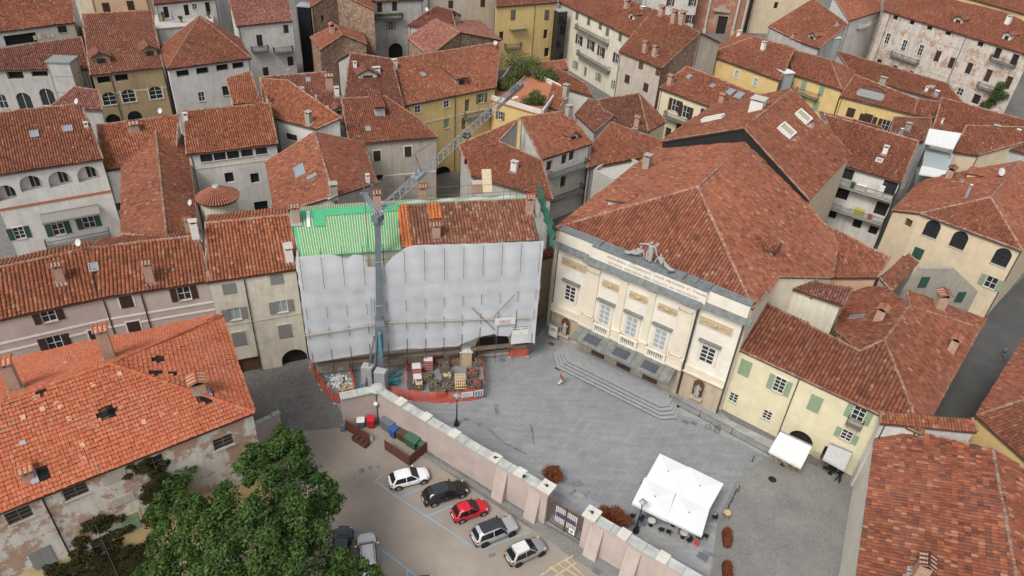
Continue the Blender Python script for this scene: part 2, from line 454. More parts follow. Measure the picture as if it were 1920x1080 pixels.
    def done(s):
        global HOLES
        rb = MB(); K = s.K; HOLES = s.tileholes
        for j, (ids, (c, n)) in enumerate(zip(s.F, s.planes)):
            pts = [K[i] for i in ids]
            pj = [q-n*np.dot(q-c, n) for q in pts]
            rb.prism([q-UP*s.thick for q in pj], UP*s.thick, 0)
            if s.tm and j not in s.notile and n[2] > .2:
                e = nrm(np.cross(UP, n)) if n[2] < .9995 else nrm(pts[1]-pts[0]); u = np.cross(n, e)
                if u[2] < 0: u = -u; e = -e
                lod = s.lod
                tiles(rb, pj, e, u, n, 1, s.pitch, s.rowl, s.flat, lod)
        HOLES = []
        if s.capm and s.tm:
            for a, b in s.shared:
                fa = [j for j, ids in enumerate(s.F) if a in ids and b in ids]
                if len(fa) == 2:
                    other = [K[i] for i in s.F[fa[1]] if i not in (a, b)]
                    if other and (np.mean(other, 0)-K[a]).dot(s.planes[fa[0]][1]) < -.05: caps(rb, K[a]+UP*.06, K[b]+UP*.06, 2)
            for lp in s.loops:
                for i in range(len(lp)):
                    a, b = lp[i], lp[(i+1) % len(lp)]; zl = min(k[2] for k in K.values())
                    if not (abs(K[a][2]-K[b][2]) < .2 and K[a][2] < zl+1.0): caps(rb, K[a]+UP*.07, K[b]+UP*.07, 2, r=.13)
        s.roof = rb.build('roof', [s.slabm, s.tm or s.slabm, 'tile_flat' if s.flat else 'ridge_mortar'], s.root)
        if s.gut:
            g = MB()
            for lp in s.loops:
                for i in range(len(lp)):
                    a, b = K[lp[i]], K[lp[(i+1) % len(lp)]]
                    if abs(a[2]-b[2]) < .2 and np.linalg.norm(b-a) > .8 and isinstance(lp[i][0], (int, float)) and isinstance(lp[(i+1) % len(lp)][0], (int, float)):
                        d = nrm(b-a); o = np.array([d[1], -d[0], 0])*.06-UP*.1
                        if o.dot(EYE-a) > 0: g.tube([a+o, b+o], .075, 6)
            if g.v: g.build('gutter', 'gutter_metal', s.root)
        wb = MB()
        for w in s.walls:
            mk = 0
            for j, (ka, kb, mt) in enumerate(s.wover):
                if set(w['keys']) == {ka, kb}: mk = j+1
            n_before = len(wb.m)
            ops = w['ops']; xs = sorted({0.0, w['L'], *[o[0] for o in ops], *[o[1] for o in ops]})
            Q = lambda a, b, o=0.0: np.array([w['a'][0], w['a'][1], 0])+w['d']*a+w['n']*o+UP*b
            top = lambda x: w['z0']+(w['z1']-w['z0'])*x/w['L']
            if max(w['z0'], w['z1']) <= s.base+.05: continue
            for a, b in zip(xs[:-1], xs[1:]):
                if b-a < 1e-5: continue
                mid = (a+b)/2; col = sorted([o for o in ops if o[0]-1e-6 <= mid <= o[1]+1e-6], key=lambda o: o[2]); z = s.base
                for o in col:
                    if o[2] > z: wb.quad(Q(a, z), Q(b, z), Q(b, o[2]), Q(a, o[2]))
                    z = o[3]
                wb.quad(Q(a, z), Q(b, z), Q(b, top(b)), Q(a, top(a)))
            for s0, s1, z0, z1, arch, dp in ops:
                wb.quad(Q(s0, z0), Q(s0, z1), Q(s0, z1, -dp), Q(s0, z0, -dp)).quad(Q(s1, z0, -dp), Q(s1, z1, -dp), Q(s1, z1), Q(s1, z0))
                wb.quad(Q(s0, z0, -dp), Q(s1, z0, -dp), Q(s1, z0), Q(s0, z0)).quad(Q(s0, z1), Q(s1, z1), Q(s1, z1, -dp), Q(s0, z1, -dp))
                if arch:
                    R = (s1-s0)/2; rr = min(R, (z1-z0)*.6); zc = z1-rr; th = np.linspace(0, math.pi/2, 6)
                    for sg in (-1, 1):
                        arc = [((s0+s1)/2+sg*R*math.cos(x), zc+rr*math.sin(x)) for x in th]; cx = s0 if sg < 0 else s1
                        for (p1, p2) in zip(arc[:-1], arc[1:]):
                            wb.poly([Q(cx, z1, .002), Q(*p1, .002), Q(*p2, .002)][::(1 if sg < 0 else -1)]); wb.quad(Q(*p1, .002), Q(*p2, .002), Q(*p2, -dp+.02), Q(*p1, -dp+.02))
            for j in range(n_before, len(wb.m)): wb.m[j] = mk
        for w in s.walls:                                  # a downpipe near one end of every long street wall
            if w['n'].dot(EYE-w['a']) > 0 and w['L'] > 6 and s.autopipe:
                for t in (.35, w['L']-.35):
                    if any(o[0]-.9 < t < o[1]+.9 for o in w['ops']): continue
                    q = np.array([*w['a'][:2], 0])+w['d']*t+w['n']*.07; zt = w['z0']+(w['z1']-w['z0'])*t/w['L']
                    if zt-s.base > 3: MB().tube([q+UP*s.base, q+UP*(zt-.1)], .055).build('drainpipe', 'gutter_metal', s.root); break
        s.wall = wb.build('wall', [s.wm]+[x[2] for x in s.wover], s.root)
        for it in s.late: getattr(s, '_'+it[0])(*it[1:])
        return s
    def _chim(s, p, e, f, n, h, w, l, k, lab, sink):
        m = MB(); c = p-UP*sink; hh = h+sink
        if k == 'white': mats = ['white_render', 'stone_trim', 'soot']
        elif k == 'metal': mats = ['lead_grey', 'white_render', 'soot']
        elif k == 'stone': mats = ['old_stone', 'old_stone', 'soot']
        else: mats = ['chimney_brick', s.tm or 'chimney_brick', 'soot']
        m.cbox(c, e, f, UP, w, l, hh, 0); t = c+UP*hh
        if k == 'brick':
            for x in (-.25, .25):                       # vent holes under a little two-slope tile cap
                m.cbox(t+e*x*w+UP*.0, e, f, UP, w*.2, l*.9, .28, 0)
            m.cbox(t, e, f, UP, w*.85, l*.75, .26, 2)
            a, b = w*.72, l*.68; y = t+UP*.28
            for sg in (-1, 1):
                m.prism([y-e*a-f*0+UP*.26, y+e*a+UP*.26, y+e*a+f*sg*b, y-e*a+f*sg*b], UP*.08, 0)
                for i in range(4):
                    x = -a+.1+i*(2*a-.2)/3; m.tube([y+e*x+UP*.35, y+e*x+f*sg*b+UP*.08], .085, 6, 1)
            m.tube([y-e*a+UP*.36, y+e*a+UP*.36], .1, 6, 1)
        elif k in ('white', 'stone'):
            m.cbox(t, e, f, UP, w*.6, l*.6, .22, 2)
            for x in (-1, 1):
                for yv in (-1, 1): m.cbox(t+e*x*w*.38+f*yv*l*.38, e, f, UP, .1, .1, .24, 0)
            m.cbox(t+UP*.24, e, f, UP, w*1.2, l*1.15, .09, 1)
        else:
            m.cbox(t, e, f, UP, w*.7, l*.7, .18, 2).cbox(t+UP*.18, e, f, UP, w*1.15, l*1.1, .06, 1)
        u = nrm(UP-n*n[2]) if n[2] < .999 else f
        fl = MB().cbox(p+n*.1+u*-.15, np.cross(u, n), u, n, w+.35, l/max(n[2], .3)+.35, .045)
        o = m.build('chimney', mats, s.roof); fl.build('flashing', 'lead_grey', o)
        if lab: o['label'] = lab
    def _sky(s, p, n, w, l, fr, k):
        e = nrm(np.cross(UP, n)); u = np.cross(n, e)
        if k == 1: u, e = e, u
        big = fr == 'white_wood'; m = MB(); b = .2 if big else .09; hh = .62 if big else .26; c = p+n*.02
        for x in (-1, 1):
            m.cbox(c+e*x*(w/2), e, u, n, b, l+b, hh); m.cbox(c+u*x*(l/2), e, u, n, w-b, b, hh)
        o = m.build('skylight', fr, s.roof)
        MB().quad(c-e*w/2-u*l/2+n*hh*.8, c+e*w/2-u*l/2+n*hh*.8, c+e*w/2+u*l/2+n*hh*.8, c-e*w/2+u*l/2+n*hh*.8).build('pane', 'milky_glass' if big else 'sky_glass', o)
        if big: MB().cbox(c-u*(l/2+.55), e, u, n, w+.5, .9, .16).build('apron', 'white_trim', o)
    def _dorm(s, p, n, w, h, k, wall, wmat):
        f = nrm([n[0], n[1], 0]); e = np.cross(UP, f); sl = math.hypot(n[0], n[1])/n[2]   # f points out, down the slope
        back = lambda z: -f*(z/max(sl-.0, .2))
        rb, wb = MB(), MB(); a = p-e*w/2; b = p+e*w/2; zr = h+w*.22 if k == 'gable' else h
        if k == 'gable':
            top = p+UP*zr
            wb.poly([a-UP*.2, b-UP*.2, b+UP*h, top, a+UP*h])
            for q in (a, b): wb.poly([q-UP*.2, q+UP*h, q+UP*h+back(h)])
            for sg in (-1, 1):
                ev = p+e*sg*(w/2+.2)+UP*(h-.08)+f*.3; rg = top+UP*.06+f*.3; ev2 = p+e*sg*(w/2+.2)+UP*(h-.08)+back(h-.08); rg2 = top+UP*.06+back(zr)
                pts = [ev, rg, rg2, ev2]; rb.prism(pts, UP*.1, 0)
                nn = np.cross(rg-ev, rg2-rg); nn = nrm(nn if nn[2] > 0 else -nn); ee = nrm(np.cross(UP, nn)); uu = np.cross(nn, ee)
                if uu[2] < 0: uu = -uu; ee = -ee
                tiles(rb, [q+nn*.08 for q in pts], ee, uu, nn, 1, s.pitch*.9, s.rowl, False, 1)
            caps(rb, top+UP*.2+f*.3, top+UP*.2+back(zr), 1, r=.14)
        else:
            wb.poly([a-UP*.2, b-UP*.2, b+UP*h, a+UP*h])
            dp = h/max(sl-.12, .12)
            for q in (a, b): wb.poly([q-UP*.2, q+UP*h, q-f*dp+UP*(h+dp*.12)])
            pts = [a-e*.2+UP*h+f*.3-UP*.04, b+e*.2+UP*h+f*.3-UP*.04, b+e*.2+UP*(h+dp*.12)-f*dp, a-e*.2+UP*(h+dp*.12)-f*dp]
            rb.prism(pts, UP*.1, 0); nn = np.cross(pts[1]-pts[0], pts[2]-pts[1]); nn = nrm(nn if nn[2] > 0 else -nn); uu = np.cross(nn, e); ee = e
            if uu[2] < 0: uu = -uu; ee = -e
            tiles(rb, [q+nn*.1 for q in pts], ee, uu, nn, 1, s.pitch, s.rowl, False, 1)
        o = wb.build('dormer', wall, s.root)
        rb.build('dormer_roof', [s.slabm, s.tm], o)
        ww, wh = w*.5, h*.7; z = p+UP*h*.12+f*.02
        g = MB().quad(z-e*ww/2, z+e*ww/2, z+e*ww/2+UP*wh, z-e*ww/2+UP*wh); g.build('dormer_window', wmat, o)
def dish(u, v, h, label, z=10, r=.42, az=-.4):
    """white satellite dish on a short mast, its foot at pixel (u,v) on a roof `h`, or at height z"""
    p = None
    if h is not None:
        q = h.rhit(u, v); p = q[0] if q else None
    if p is None: p = P(u, v, z)
    t = thing('satellite_dish', label, 'satellite dish', p, 'satellite dishes on the roofs')
    m = MB().tube([p-UP*.15, p+UP*1.1], .03, 6); m.build('mast', 'galvanised', t)
    n = nrm([math.sin(az), -math.cos(az), .55]); e = nrm(np.cross(UP, n)); g = np.cross(n, e); c = p+UP*1.1+n*.1
    vs = []; fs = []; K = 14
    for i, (rr, dd) in enumerate(((.02, 0), (.5, .03), (1, .12))):
        for k in range(K): a = 2*math.pi*k/K; vs.append(c+r*rr*(e*math.cos(a)+g*math.sin(a)*1.08)+n*dd)
    for i in range(2):
        for k in range(K): fs.append((i*K+k, i*K+(k+1) % K, (i+1)*K+(k+1) % K, (i+1)*K+k))
    fs.append(tuple(range(K)))
    d = MB(); d.add(vs, fs, 0, True); d.build('reflector', 'dish_white', t)
    MB().tube([c-g*r*.9+n*.1, c+n*.55-g*.15], .018, 5).cbox(c+n*.55-g*.2, e, n, g, .07, .1, .1).build('feed_arm', 'galvanised', t)
    return t
# ---------------------------------------------------------------- material library
T1 = [(0, (.105, .044, .03)), (.15, (.162, .06, .037)), (.45, (.208, .076, .045)), (.75, (.244, .09, .052)), (.93, (.29, .112, .063)), (1, (.27, .14, .092))]
def vary(st, r=1, g=1, b=1): return [(p, (c[0]*r, c[1]*g, c[2]*b)) for p, c in st]
tilemat('tile_red', T1)
tilemat('tile_orange', vary(T1, 1.15, 1.12, 1.0), pamt=.25, light=.025)
tilemat('tile_brown', vary(T1, .84, .9, 1.0), pamt=.45)
tilemat('tile_pink', vary(T1, 1.05, 1.15, 1.5), pamt=.45, light=.08)
tilemat('tile_worn', vary(T1, .95, 1.02, 1.1), pamt=.55, light=.09)
tilemat('tile_new', [(0, (.5, .14, .045)), (.5, (.58, .17, .055)), (1, (.62, .22, .08))], pamt=.1, light=.0)
tilemat('tile_flat', [(0, (.35, .098, .05)), (.3, (.42, .12, .06)), (.6, (.455, .135, .068)), (.85, (.49, .16, .082)), (1, (.44, .19, .12))], patch=(.34, .15, .1), pamt=.55, light=.008)
tilemat('tile_speckled', [(0, (.085, .035, .027)), (.25, (.15, .055, .036)), (.6, (.215, .072, .043)), (.85, (.26, .085, .046)), (.95, (.35, .12, .05)), (1, (.3, .17, .11))], light=.035)
tilemat('ridge_mortar', [(0, (.2, .1, .07)), (.5, (.27, .16, .12)), (1, (.36, .26, .2))], light=.1)
plain('under_tile', (.10, .05, .035), .95)
plaster('plaster_white', (.6, .575, .53), (.36, .33, .29), .5)
plaster('plaster_cream', (.62, .57, .46), (.36, .31, .24), .55)
plaster('plaster_peach', (.62, .42, .26), (.4, .3, .22), .3)
plaster('plaster_pink', (.5, .39, .34), (.38, .31, .28), .3)
plaster('plaster_yellow', (.62, .45, .19), (.4, .3, .18), .4)
plaster('plaster_pale_yellow', (.63, .565, .38), (.45, .39, .27), .25)
plaster('plaster_ochre', (.36, .27, .15), (.2, .16, .11), .7)
plaster('plaster_grey', (.43, .41, .38), (.25, .23, .2), .6)
plaster('plaster_beige', (.6, .49, .34), (.4, .33, .25), .35)
plaster('plaster_dirty', (.44, .38, .31), (.24, .21, .18), .6, (.52, .5, .46))
plaster('plaster_fresco', (.56, .5, .43), (.27, .24, .22), .75, (.3, .26, .23), .5)
plaster('plaster_ruin', (.58, .53, .45), (.33, .29, .23), .8, (.64, .62, .58), .56)
_m = MATS['plaster_ruin']; _t = _m.node_tree; _b = _t.nodes['Principled BSDF']; _old = _b.inputs['Base Color'].links[0].from_socket
_s = N(_t, 'ShaderNodeSeparateXYZ'); L(_t, wpos(_t), _s.inputs[0]); _a = N(_t, 'ShaderNodeMath', operation='MULTIPLY_ADD'); _a.inputs[1].default_value = 5.0; L(_t, noise(_t, wpos(_t), .5, 7, .7), _a.inputs[0]); L(_t, _s.outputs[2], _a.inputs[2])
_r = ramp(_t, _a.outputs[0], [(0, (1, 1, 1)), (1, (0, 0, 0))]); _mr = N(_t, 'ShaderNodeMapRange'); _mr.inputs['From Min'].default_value = 8.0; _mr.inputs['From Max'].default_value = 8.6; _mr.inputs['To Min'].default_value = .85; _mr.inputs['To Max'].default_value = 0.0
L(_t, _a.outputs[0], _mr.inputs['Value']); L(_t, mix(_t, _mr.outputs[0], _old, (.6, .45, .2)), _b.inputs['Base Color'])
plaster('plaster_ruin_yellow', (.6, .47, .22), (.4, .32, .2), .6)
plaster('theatre_cream', (.64, .57, .445), (.5, .42, .3), .18)
plaster('theatre_white', (.68, .63, .54), (.5, .46, .4), .2)
plaster('theatre_stone', (.42, .34, .25), (.27, .22, .17), .6, (.5, .45, .37))
plaster('garden_wall', (.44, .36, .32), (.33, .28, .25), .35)
plaster('brick_red', (.32, .14, .09), (.22, .13, .1), .4, (.36, .2, .14), .5)
plaster('old_stone', (.33, .3, .25), (.2, .18, .15), .7, (.4, .36, .3))
plaster('chimney_brick', (.42, .27, .2), (.25, .19, .16), .6, (.45, .36, .29), .7)
plain('stone_trim', (.42, .39, .34), .85)
plain('white_trim', (.68, .65, .6), .8, var=.05)
plain('white_render', (.64, .61, .56), .85)
plain('white_wood', (.62, .6, .56), .6, var=.05)
plain('brown_wood', (.11, .055, .03), .6)
plain('balcony_stone', (.2, .195, .185), .85, var=.2)
plain('tile_faded', (.5, .27, .18), .85, var=.2)
plain('raw_wood', (.5, .36, .19), .75, var=.2)
plain('old_wood', (.17, .13, .1), .85, var=.3)
plain('shutter_brown', (.055, .03, .024), .6)
plain('shutter_green', (.03, .075, .055), .6)
plain('shutter_sage', (.22, .29, .19), .65)
plain('shutter_grey', (.22, .21, .19), .7)
plain('shutter_olive', (.13, .13, .09), .7)
plain('gutter_metal', (.075, .06, .055), .5, .3)
plain('lead_grey', (.3, .31, .32), .55, .2)
plain('galvanised', (.36, .38, .39), .45, .6)
plain('iron', (.028, .028, .03), .5, .4)
plain('soot', (.012, .01, .01), .95)
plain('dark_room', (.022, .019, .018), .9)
plain('black_cladding', (.02, .02, .021), .6)
plain('white_sheet', (.62, .62, .6), .5)
plain('dish_white', (.5, .5, .5), .6, var=.04)
plain('concrete', (.4, .38, .34), .9, var=.2)
plain('slate_grey', (.2, .21, .2), .7, var=.2)
plain('plant_green', (.06, .105, .03), .8, var=.5)
plain('flower_red', (.4, .05, .04), .8, var=.4)
plain('terracotta', (.36, .14, .07), .85)
def glassmat(name, c, rough=.08):
    m, t, b = nt(name); b.inputs['Base Color'].default_value = (*c, 1); b.inputs['Roughness'].default_value = rough; b.inputs['Specular IOR Level'].default_value = .5
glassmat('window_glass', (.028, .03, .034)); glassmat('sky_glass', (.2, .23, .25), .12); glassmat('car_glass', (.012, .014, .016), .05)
glassmat('milky_glass', (.33, .31, .2), .3); glassmat('curtain_glass', (.3, .34, .34), .2)
plain('green_membrane', (.06, .33, .155), .6)
plain('awning_grey', (.4, .4, .39), .7)
# ---------------------------------------------------------------- camera, sky, light
cam = bpy.data.cameras.new('camera'); co = bpy.data.objects.new('camera', cam); COL.objects.link(co); SC.camera = co
cam.sensor_width = 36; cam.lens = F/1920*36; cam.clip_end = 2000; cam.clip_start = .5
mw = Matrix.Identity(4)
for r in range(3):
    mw[r][0] = CM[r][0]; mw[r][1] = -CM[r][1]; mw[r][2] = -CM[r][2]; mw[r][3] = EYE[r]
co.matrix_world = mw
wd = bpy.data.worlds.new('World'); SC.world = wd; wd.use_nodes = True
wt = wd.node_tree; bg = wt.nodes['Background']; bg.inputs['Strength'].default_value = .14
sk = wt.nodes.new('ShaderNodeTexSky'); sk.sky_type = 'NISHITA'; sk.sun_disc = False
SUN_EL, SUN_AZ = math.radians(52), math.radians(215)
sk.sun_elevation = SUN_EL; sk.sun_rotation = SUN_AZ; sk.air_density = 1.0; sk.dust_density = 3.5; sk.ozone_density = 1.0
hs = wt.nodes.new('ShaderNodeHueSaturation'); hs.inputs['Saturation'].default_value = .3        # an overcast, nearly neutral sky
wt.links.new(sk.outputs[0], hs.inputs['Color']); wt.links.new(hs.outputs[0], bg.inputs['Color'])
sl = bpy.data.lights.new('sun', 'SUN'); sl.energy = 1.3; sl.angle = math.radians(16); sl.color = (1, .965, .92)
so = bpy.data.objects.new('sun', sl); COL.objects.link(so)
dv = Vector((math.sin(SUN_AZ)*math.cos(SUN_EL), math.cos(SUN_AZ)*math.cos(SUN_EL), math.sin(SUN_EL)))
so.rotation_euler = dv.to_track_quat('Z', 'Y').to_euler(); so.location = (0, 0, 120)
SC.view_settings.view_transform = 'Standard'; SC.view_settings.look = 'None'; SC.view_settings.exposure = .55; SC.view_settings.gamma = 1
SC.render.engine = 'CYCLES'; SC.cycles.max_bounces = 5; SC.cycles.diffuse_bounces = 2; SC.cycles.transparent_max_bounces = 8
# ---------------------------------------------------------------- ground
def cobble(name, c1, c2, sc, bump=.5, joint=.55):
    m, t, b = nt(name); b.inputs['Roughness'].default_value = .85
    vo = N(t, 'ShaderNodeTexVoronoi', Scale=sc); L(t, wpos(t), vo.inputs['Vector'])
    ve = N(t, 'ShaderNodeTexVoronoi', Scale=sc, feature='DISTANCE_TO_EDGE'); L(t, wpos(t), ve.inputs['Vector'])
    sp = N(t, 'ShaderNodeSeparateColor'); L(t, vo.outputs['Color'], sp.inputs[0])
    col = ramp(t, sp.outputs[0], [(0, c1), (1, c2)])
    col = mix(t, ramp(t, ve.outputs['Distance'], [(.02, (1, 1, 1)), (.09, (0, 0, 0))]), col, [x*joint for x in c1])
    col = mix(t, 1.0, col, ramp(t, noise(t, wpos(t), .25, 6, .7), [(.3, (.78, .78, .78)), (.7, (1.16, 1.14, 1.1))]), 'MULTIPLY')
    L(t, col, b.inputs['Base Color'])
    bp = N(t, 'ShaderNodeBump', Strength=bump, Distance=.02); L(t, ve.outputs['Distance'], bp.inputs['Height']); L(t, bp.outputs[0], b.inputs['Normal'])
cobble('cobbles', (.135, .132, .125), (.19, .185, .175), 5.5, .4, .7)
cobble('cobbles_pale', (.185, .183, .175), (.235, .23, .22), 7, .3, .75)
cobble('brick_old', (.2, .125, .085), (.4, .29, .21), 2.6, .4, .8)
cobble('asphalt', (.07, .07, .07), (.1, .1, .097), 25, .2, .8)
def slabs(name, ang, c1, c2, w=1.15, h=.55):
    m, t, b = nt(name); b.inputs['Roughness'].default_value = .6; b.inputs['Specular IOR Level'].default_value = .3
    mp = N(t, 'ShaderNodeMapping'); mp.inputs['Rotation'].default_value = (0, 0, ang); L(t, wpos(t), mp.inputs[0])
    bt = N(t, 'ShaderNodeTexBrick', Scale=1.0); bt.inputs['Brick Width'].default_value = w; bt.inputs['Row Height'].default_value = h
    bt.inputs['Mortar Size'].default_value = .008; bt.inputs['Mortar'].default_value = tuple(x*.6 for x in c1)+(1,)
    bt.inputs['Color1'].default_value = (*c1, 1); bt.inputs['Color2'].default_value = (*c2, 1); bt.inputs['Bias'].default_value = 0.0; bt.offset = .37
    L(t, mp.outputs[0], bt.inputs['Vector'])
    col = mix(t, 1.0, bt.outputs['Color'], ramp(t, noise(t, wpos(t), .16, 6, .7), [(.3, (.87, .875, .885)), (.7, (1.13, 1.125, 1.11))]), 'MULTIPLY')
    mp2 = N(t, 'ShaderNodeMapping'); mp2.inputs['Rotation'].default_value = (0, 0, ang); mp2.inputs['Scale'].default_value = (.25, 1.6, 1); L(t, wpos(t), mp2.inputs[0])
    col = mix(t, 1.0, col, ramp(t, noise(t, mp2.outputs[0], 1.2, 4, .6), [(.3, (.88, .88, .88)), (.7, (1.12, 1.12, 1.12))]), 'MULTIPLY')
    L(t, col, b.inputs['Base Color'])
D1 = nrm(P(1340, 770)-P(1030, 627))                          # along the theatre front
TA = math.atan2(D1[1], D1[0])
slabs('piazza_slabs', -(TA+math.radians(90)), (.2, .207, .212), (.226, .232, .236))
slabs('terrace_slabs', -TA, (.23, .235, .235), (.3, .3, .295), 1.4, .7)
m, t, b = nt('car_park_asphalt'); b.inputs['Roughness'].default_value = .9
col = ramp(t, noise(t, wpos(t), .18, 7, .65), [(.3, (.225, .192, .158)), (.55, (.275, .235, .195)), (.75, (.33, .285, .24))])
col = mix(t, ramp(t, noise(t, wpos(t), .5, 8, .75), [(.6, (0, 0, 0)), (.75, (.55, .55, .55))]), col, (.17, .155, .14))
col = mix(t, 1.0, col, ramp(t, noise(t, wpos(t), 14, 3), [(.3, (.88, .88, .88)), (.7, (1.1, 1.1, 1.1))]), 'MULTIPLY')
L(t, col, b.inputs['Base Color'])
def worn(name, c, under, k=.45):
    m, t, b = nt(name); b.inputs['Roughness'].default_value = .8
    f = ramp(t, noise(t, wpos(t), 1.3, 7, .75), [(k, (0, 0, 0)), (k+.25, (1, 1, 1))]); L(t, mix(t, f, c, under), b.inputs['Base Color'])
worn('blue_paint', (.2, .34, .47), (.255, .245, .22)); worn('yellow_paint', (.5, .38, .2), (.29, .25, .2), .4); worn('white_paint', (.6, .59, .55), (.3, .28, .25), .55)
def sheet(name, pts, z, mat, sub=None):
    m = MB(); q = [P(u, v, 0)+UP*z for u, v in pts]
    A = sum(q[i-1][0]*q[i][1]-q[i][0]*q[i-1][1] for i in range(len(q)))
    m.poly(q if A > 0 else q[::-1]); return struct(m.build(name, mat))
m = MB(); m.quad((-900, -200, 0), (900, -200, 0), (900, 1500, 0), (-900, 1500, 0)); struct(m.build('ground', 'cobbles'))
sheet('car_park', [(640, 802), (700, 792), (985, 985), (1240, 1125), (1240, 1300), (200, 1300), (420, 900), (500, 815)], .004, 'car_park_asphalt')
sheet('piazza_paving', [(592, 690), (890, 655), (1000, 640), (1032, 600), (1352, 772), (1440, 850), (1378, 905), (1345, 980), (1332, 1100), (1240, 1100), (985, 960), (710, 780), (650, 790)], .008, 'piazza_slabs')
sheet('street', [(1838, 600), (2000, 440), (2000, 560), (1828, 800), (1730, 830), (1700, 800)], .004, 'asphalt')
sheet('cobbled_street', [(1440, 850), (1378, 905), (1345, 980), (1332, 1100), (1560, 1150), (1640, 880), (1600, 860)], .006, 'cobbles_pale')
worn('patch_stain', (.085, .088, .09), (.2, .205, .21), .35)
for pl_ in ([(868, 786), (878, 783), (884, 788), (872, 790)], [(884, 790), (902, 793), (908, 800), (900, 802)], [(908, 800), (930, 812), (944, 828), (936, 826), (920, 812)], [(936, 826), (962, 836), (990, 852), (984, 852), (958, 840)], [(925, 758), (934, 757), (938, 778), (930, 780)], [(990, 790), (999, 800), (1004, 835), (999, 834), (995, 806)],
            [(1062, 906), (1085, 900), (1098, 910), (1080, 914)], [(1066, 925), (1078, 917), (1082, 922), (1070, 930)], [(1096, 928), (1104, 920), (1108, 924), (1100, 934)], [(1165, 968), (1190, 975), (1202, 990), (1196, 992), (1180, 980)], [(1318, 1030), (1345, 1040), (1340, 1046), (1316, 1038)], [(672, 882), (680, 877), (685, 884), (676, 889)], [(690, 876), (696, 873), (700, 879), (692, 882)], [(704, 876), (712, 873), (714, 878)], [(660, 898), (668, 896), (666, 900)], [(915, 1040), (928, 1036), (930, 1041), (918, 1046)]):
    sheet('repair_patch', pl_, .016, 'patch_stain')
# ragged dark repair patches of asphalt in the paving

# ================================================================ houses (roof outlines are true 3-D planes; eaves heights in metres)
HS = {}
def mk(k, *a, **kw):
    h = House(*a, **kw); HS[k] = h; return h
exec_order = []
h = mk('ruin', 'derelict house with patched bright orange flat-tile roof and peeling plaster walls', [
    [(-80, 995, 13), (478, 775, 13), (207, 684), (-80, 785)], [(478, 775), (418, 593, 13), (207, 684)], [(418, 593), (-80, 692, 13), (-80, 785), (207, 684)]],
    'plaster_ruin', 'tile_flat', slope=.5, flat=True, pitch=.25, rowl=.36, lod=0)
h = mk('pink', 'long pink house with two white bands and dark brown shutters', [
    [(-60, 614, 13.2), (185, 561, 13.2), (172, 466), (-60, 516)], [(185, 561), (395, 528, 13.2), (372, 443), (172, 466)]], 'plaster_pink', 'tile_orange', back={0: .9, 1: .9}, pitch=.36, rowl=.46)
h = mk('cream', 'narrow cream house with grey shutters and an arched passage at street level', [
    [(388, 531, 13.1), (558, 506, 13.1), (543, 404), (386, 420)]], 'plaster_cream', 'tile_orange', back={0: .9}, pitch=.36, rowl=.46)
h = mk('scaf', 'house under roof repair with bare green membrane, behind scaffold netting', [
    [(563, 482, 16.2), (752, 468, 16.2), (747, 384), (543, 398)], [(752, 468), (1010, 452, 16.2), (998, 372), (747, 384)]],
    'plaster_cream', 'tile_worn', back={0: .7, 1: .7}, notile=(0, 2, 3), slabm='green_membrane', capm=False, pitch=.36, rowl=.46, autopipe=False)
h = mk('yellow', 'pale yellow house with sage green shutters and a white awning at its foot', [
    [(1370, 649, 8.9), (1727, 815, 8.9), (1658, 638), (1612, 660), (1432, 567)], [(1727, 815), (1837, 617, 8.9), (1706, 575), (1658, 638)],
    [(1612, 660), (1658, 638), (1706, 575), (1660, 540), (1600, 540), (1565, 620)], [(1706, 575), (1837, 617), (1848, 600, 8.2), (1700, 545)]],
    'plaster_pale_yellow', 'tile_red', pitch=.38, rowl=.48)
h = mk('theatre', 'grand cream theatre with carved panels, metal canopy and a broad hipped roof', [
    [(1042, 428, 14.6), (1412, 580, 14.6), (1308, 352)], [(1042, 428), (1235, 276, 14.6), (1397, 268), (1308, 352)],
    [(1412, 580), (1308, 352), (1397, 268), (1515, 385), (1570, 456), (1560, 522), (1460, 520)]], 'theatre_cream', 'tile_red', name='theatre', cat='theatre', slope=.45, ov=.1, lod=0, autopipe=False, pitch=.38, rowl=.48)
h = mk('fly', 'tall stage tower with black front gable behind the theatre roof', [
    [(1517, 376, 16.2), (1596, 291, 16.2), (1486, 167), (1395, 241)], [(1240, 266, 16.2), (1335, 199), (1486, 167), (1395, 241)]],
    'plaster_beige', 'tile_red', slope=.5, name='stage_tower', cat='tower', wover=[((1517, 376), (1395, 241), 'black_cladding'), ((1240, 266), (1395, 241), 'black_cladding')], lod=0, pitch=.38, rowl=.48)
h = mk('beige', 'beige house with five black arched windows on the street corner', [
    [(1725, 401, 11.8), (1916, 471, 11.8), (1857, 371)], [(1672, 395), (1725, 401), (1857, 371), (1912, 303, 14.6), (1735, 335)],
    [(1916, 471), (2010, 370), (1960, 330), (1912, 303), (1857, 371)]], 'plaster_beige', 'tile_red')
h = mk('arc', 'white house with an arcaded loggia and a balcony under a grey awning', [[(-30, 333, 14.5), (194, 299, 14.5), (153, 196), (-30, 216)]], 'plaster_white', 'tile_red', back={0: 1})
h = mk('s6', 'low tiled house squeezed between the arcaded house and the gabled roof', [[(192, 322, 12.5), (330, 300, 12.5), (335, 217), (183, 236)]], 'plaster_white', 'tile_orange', back={0: 1})
h = mk('s7', 'long gabled roof running down to the pink house, beside the round turret', [
    [(228, 440, 12.5), (228, 322, 12.5), (290, 222), (313, 447)], [(373, 437, 12.5), (352, 262), (290, 222), (313, 447)]], 'plaster_white', 'tile_red', slope=.45)
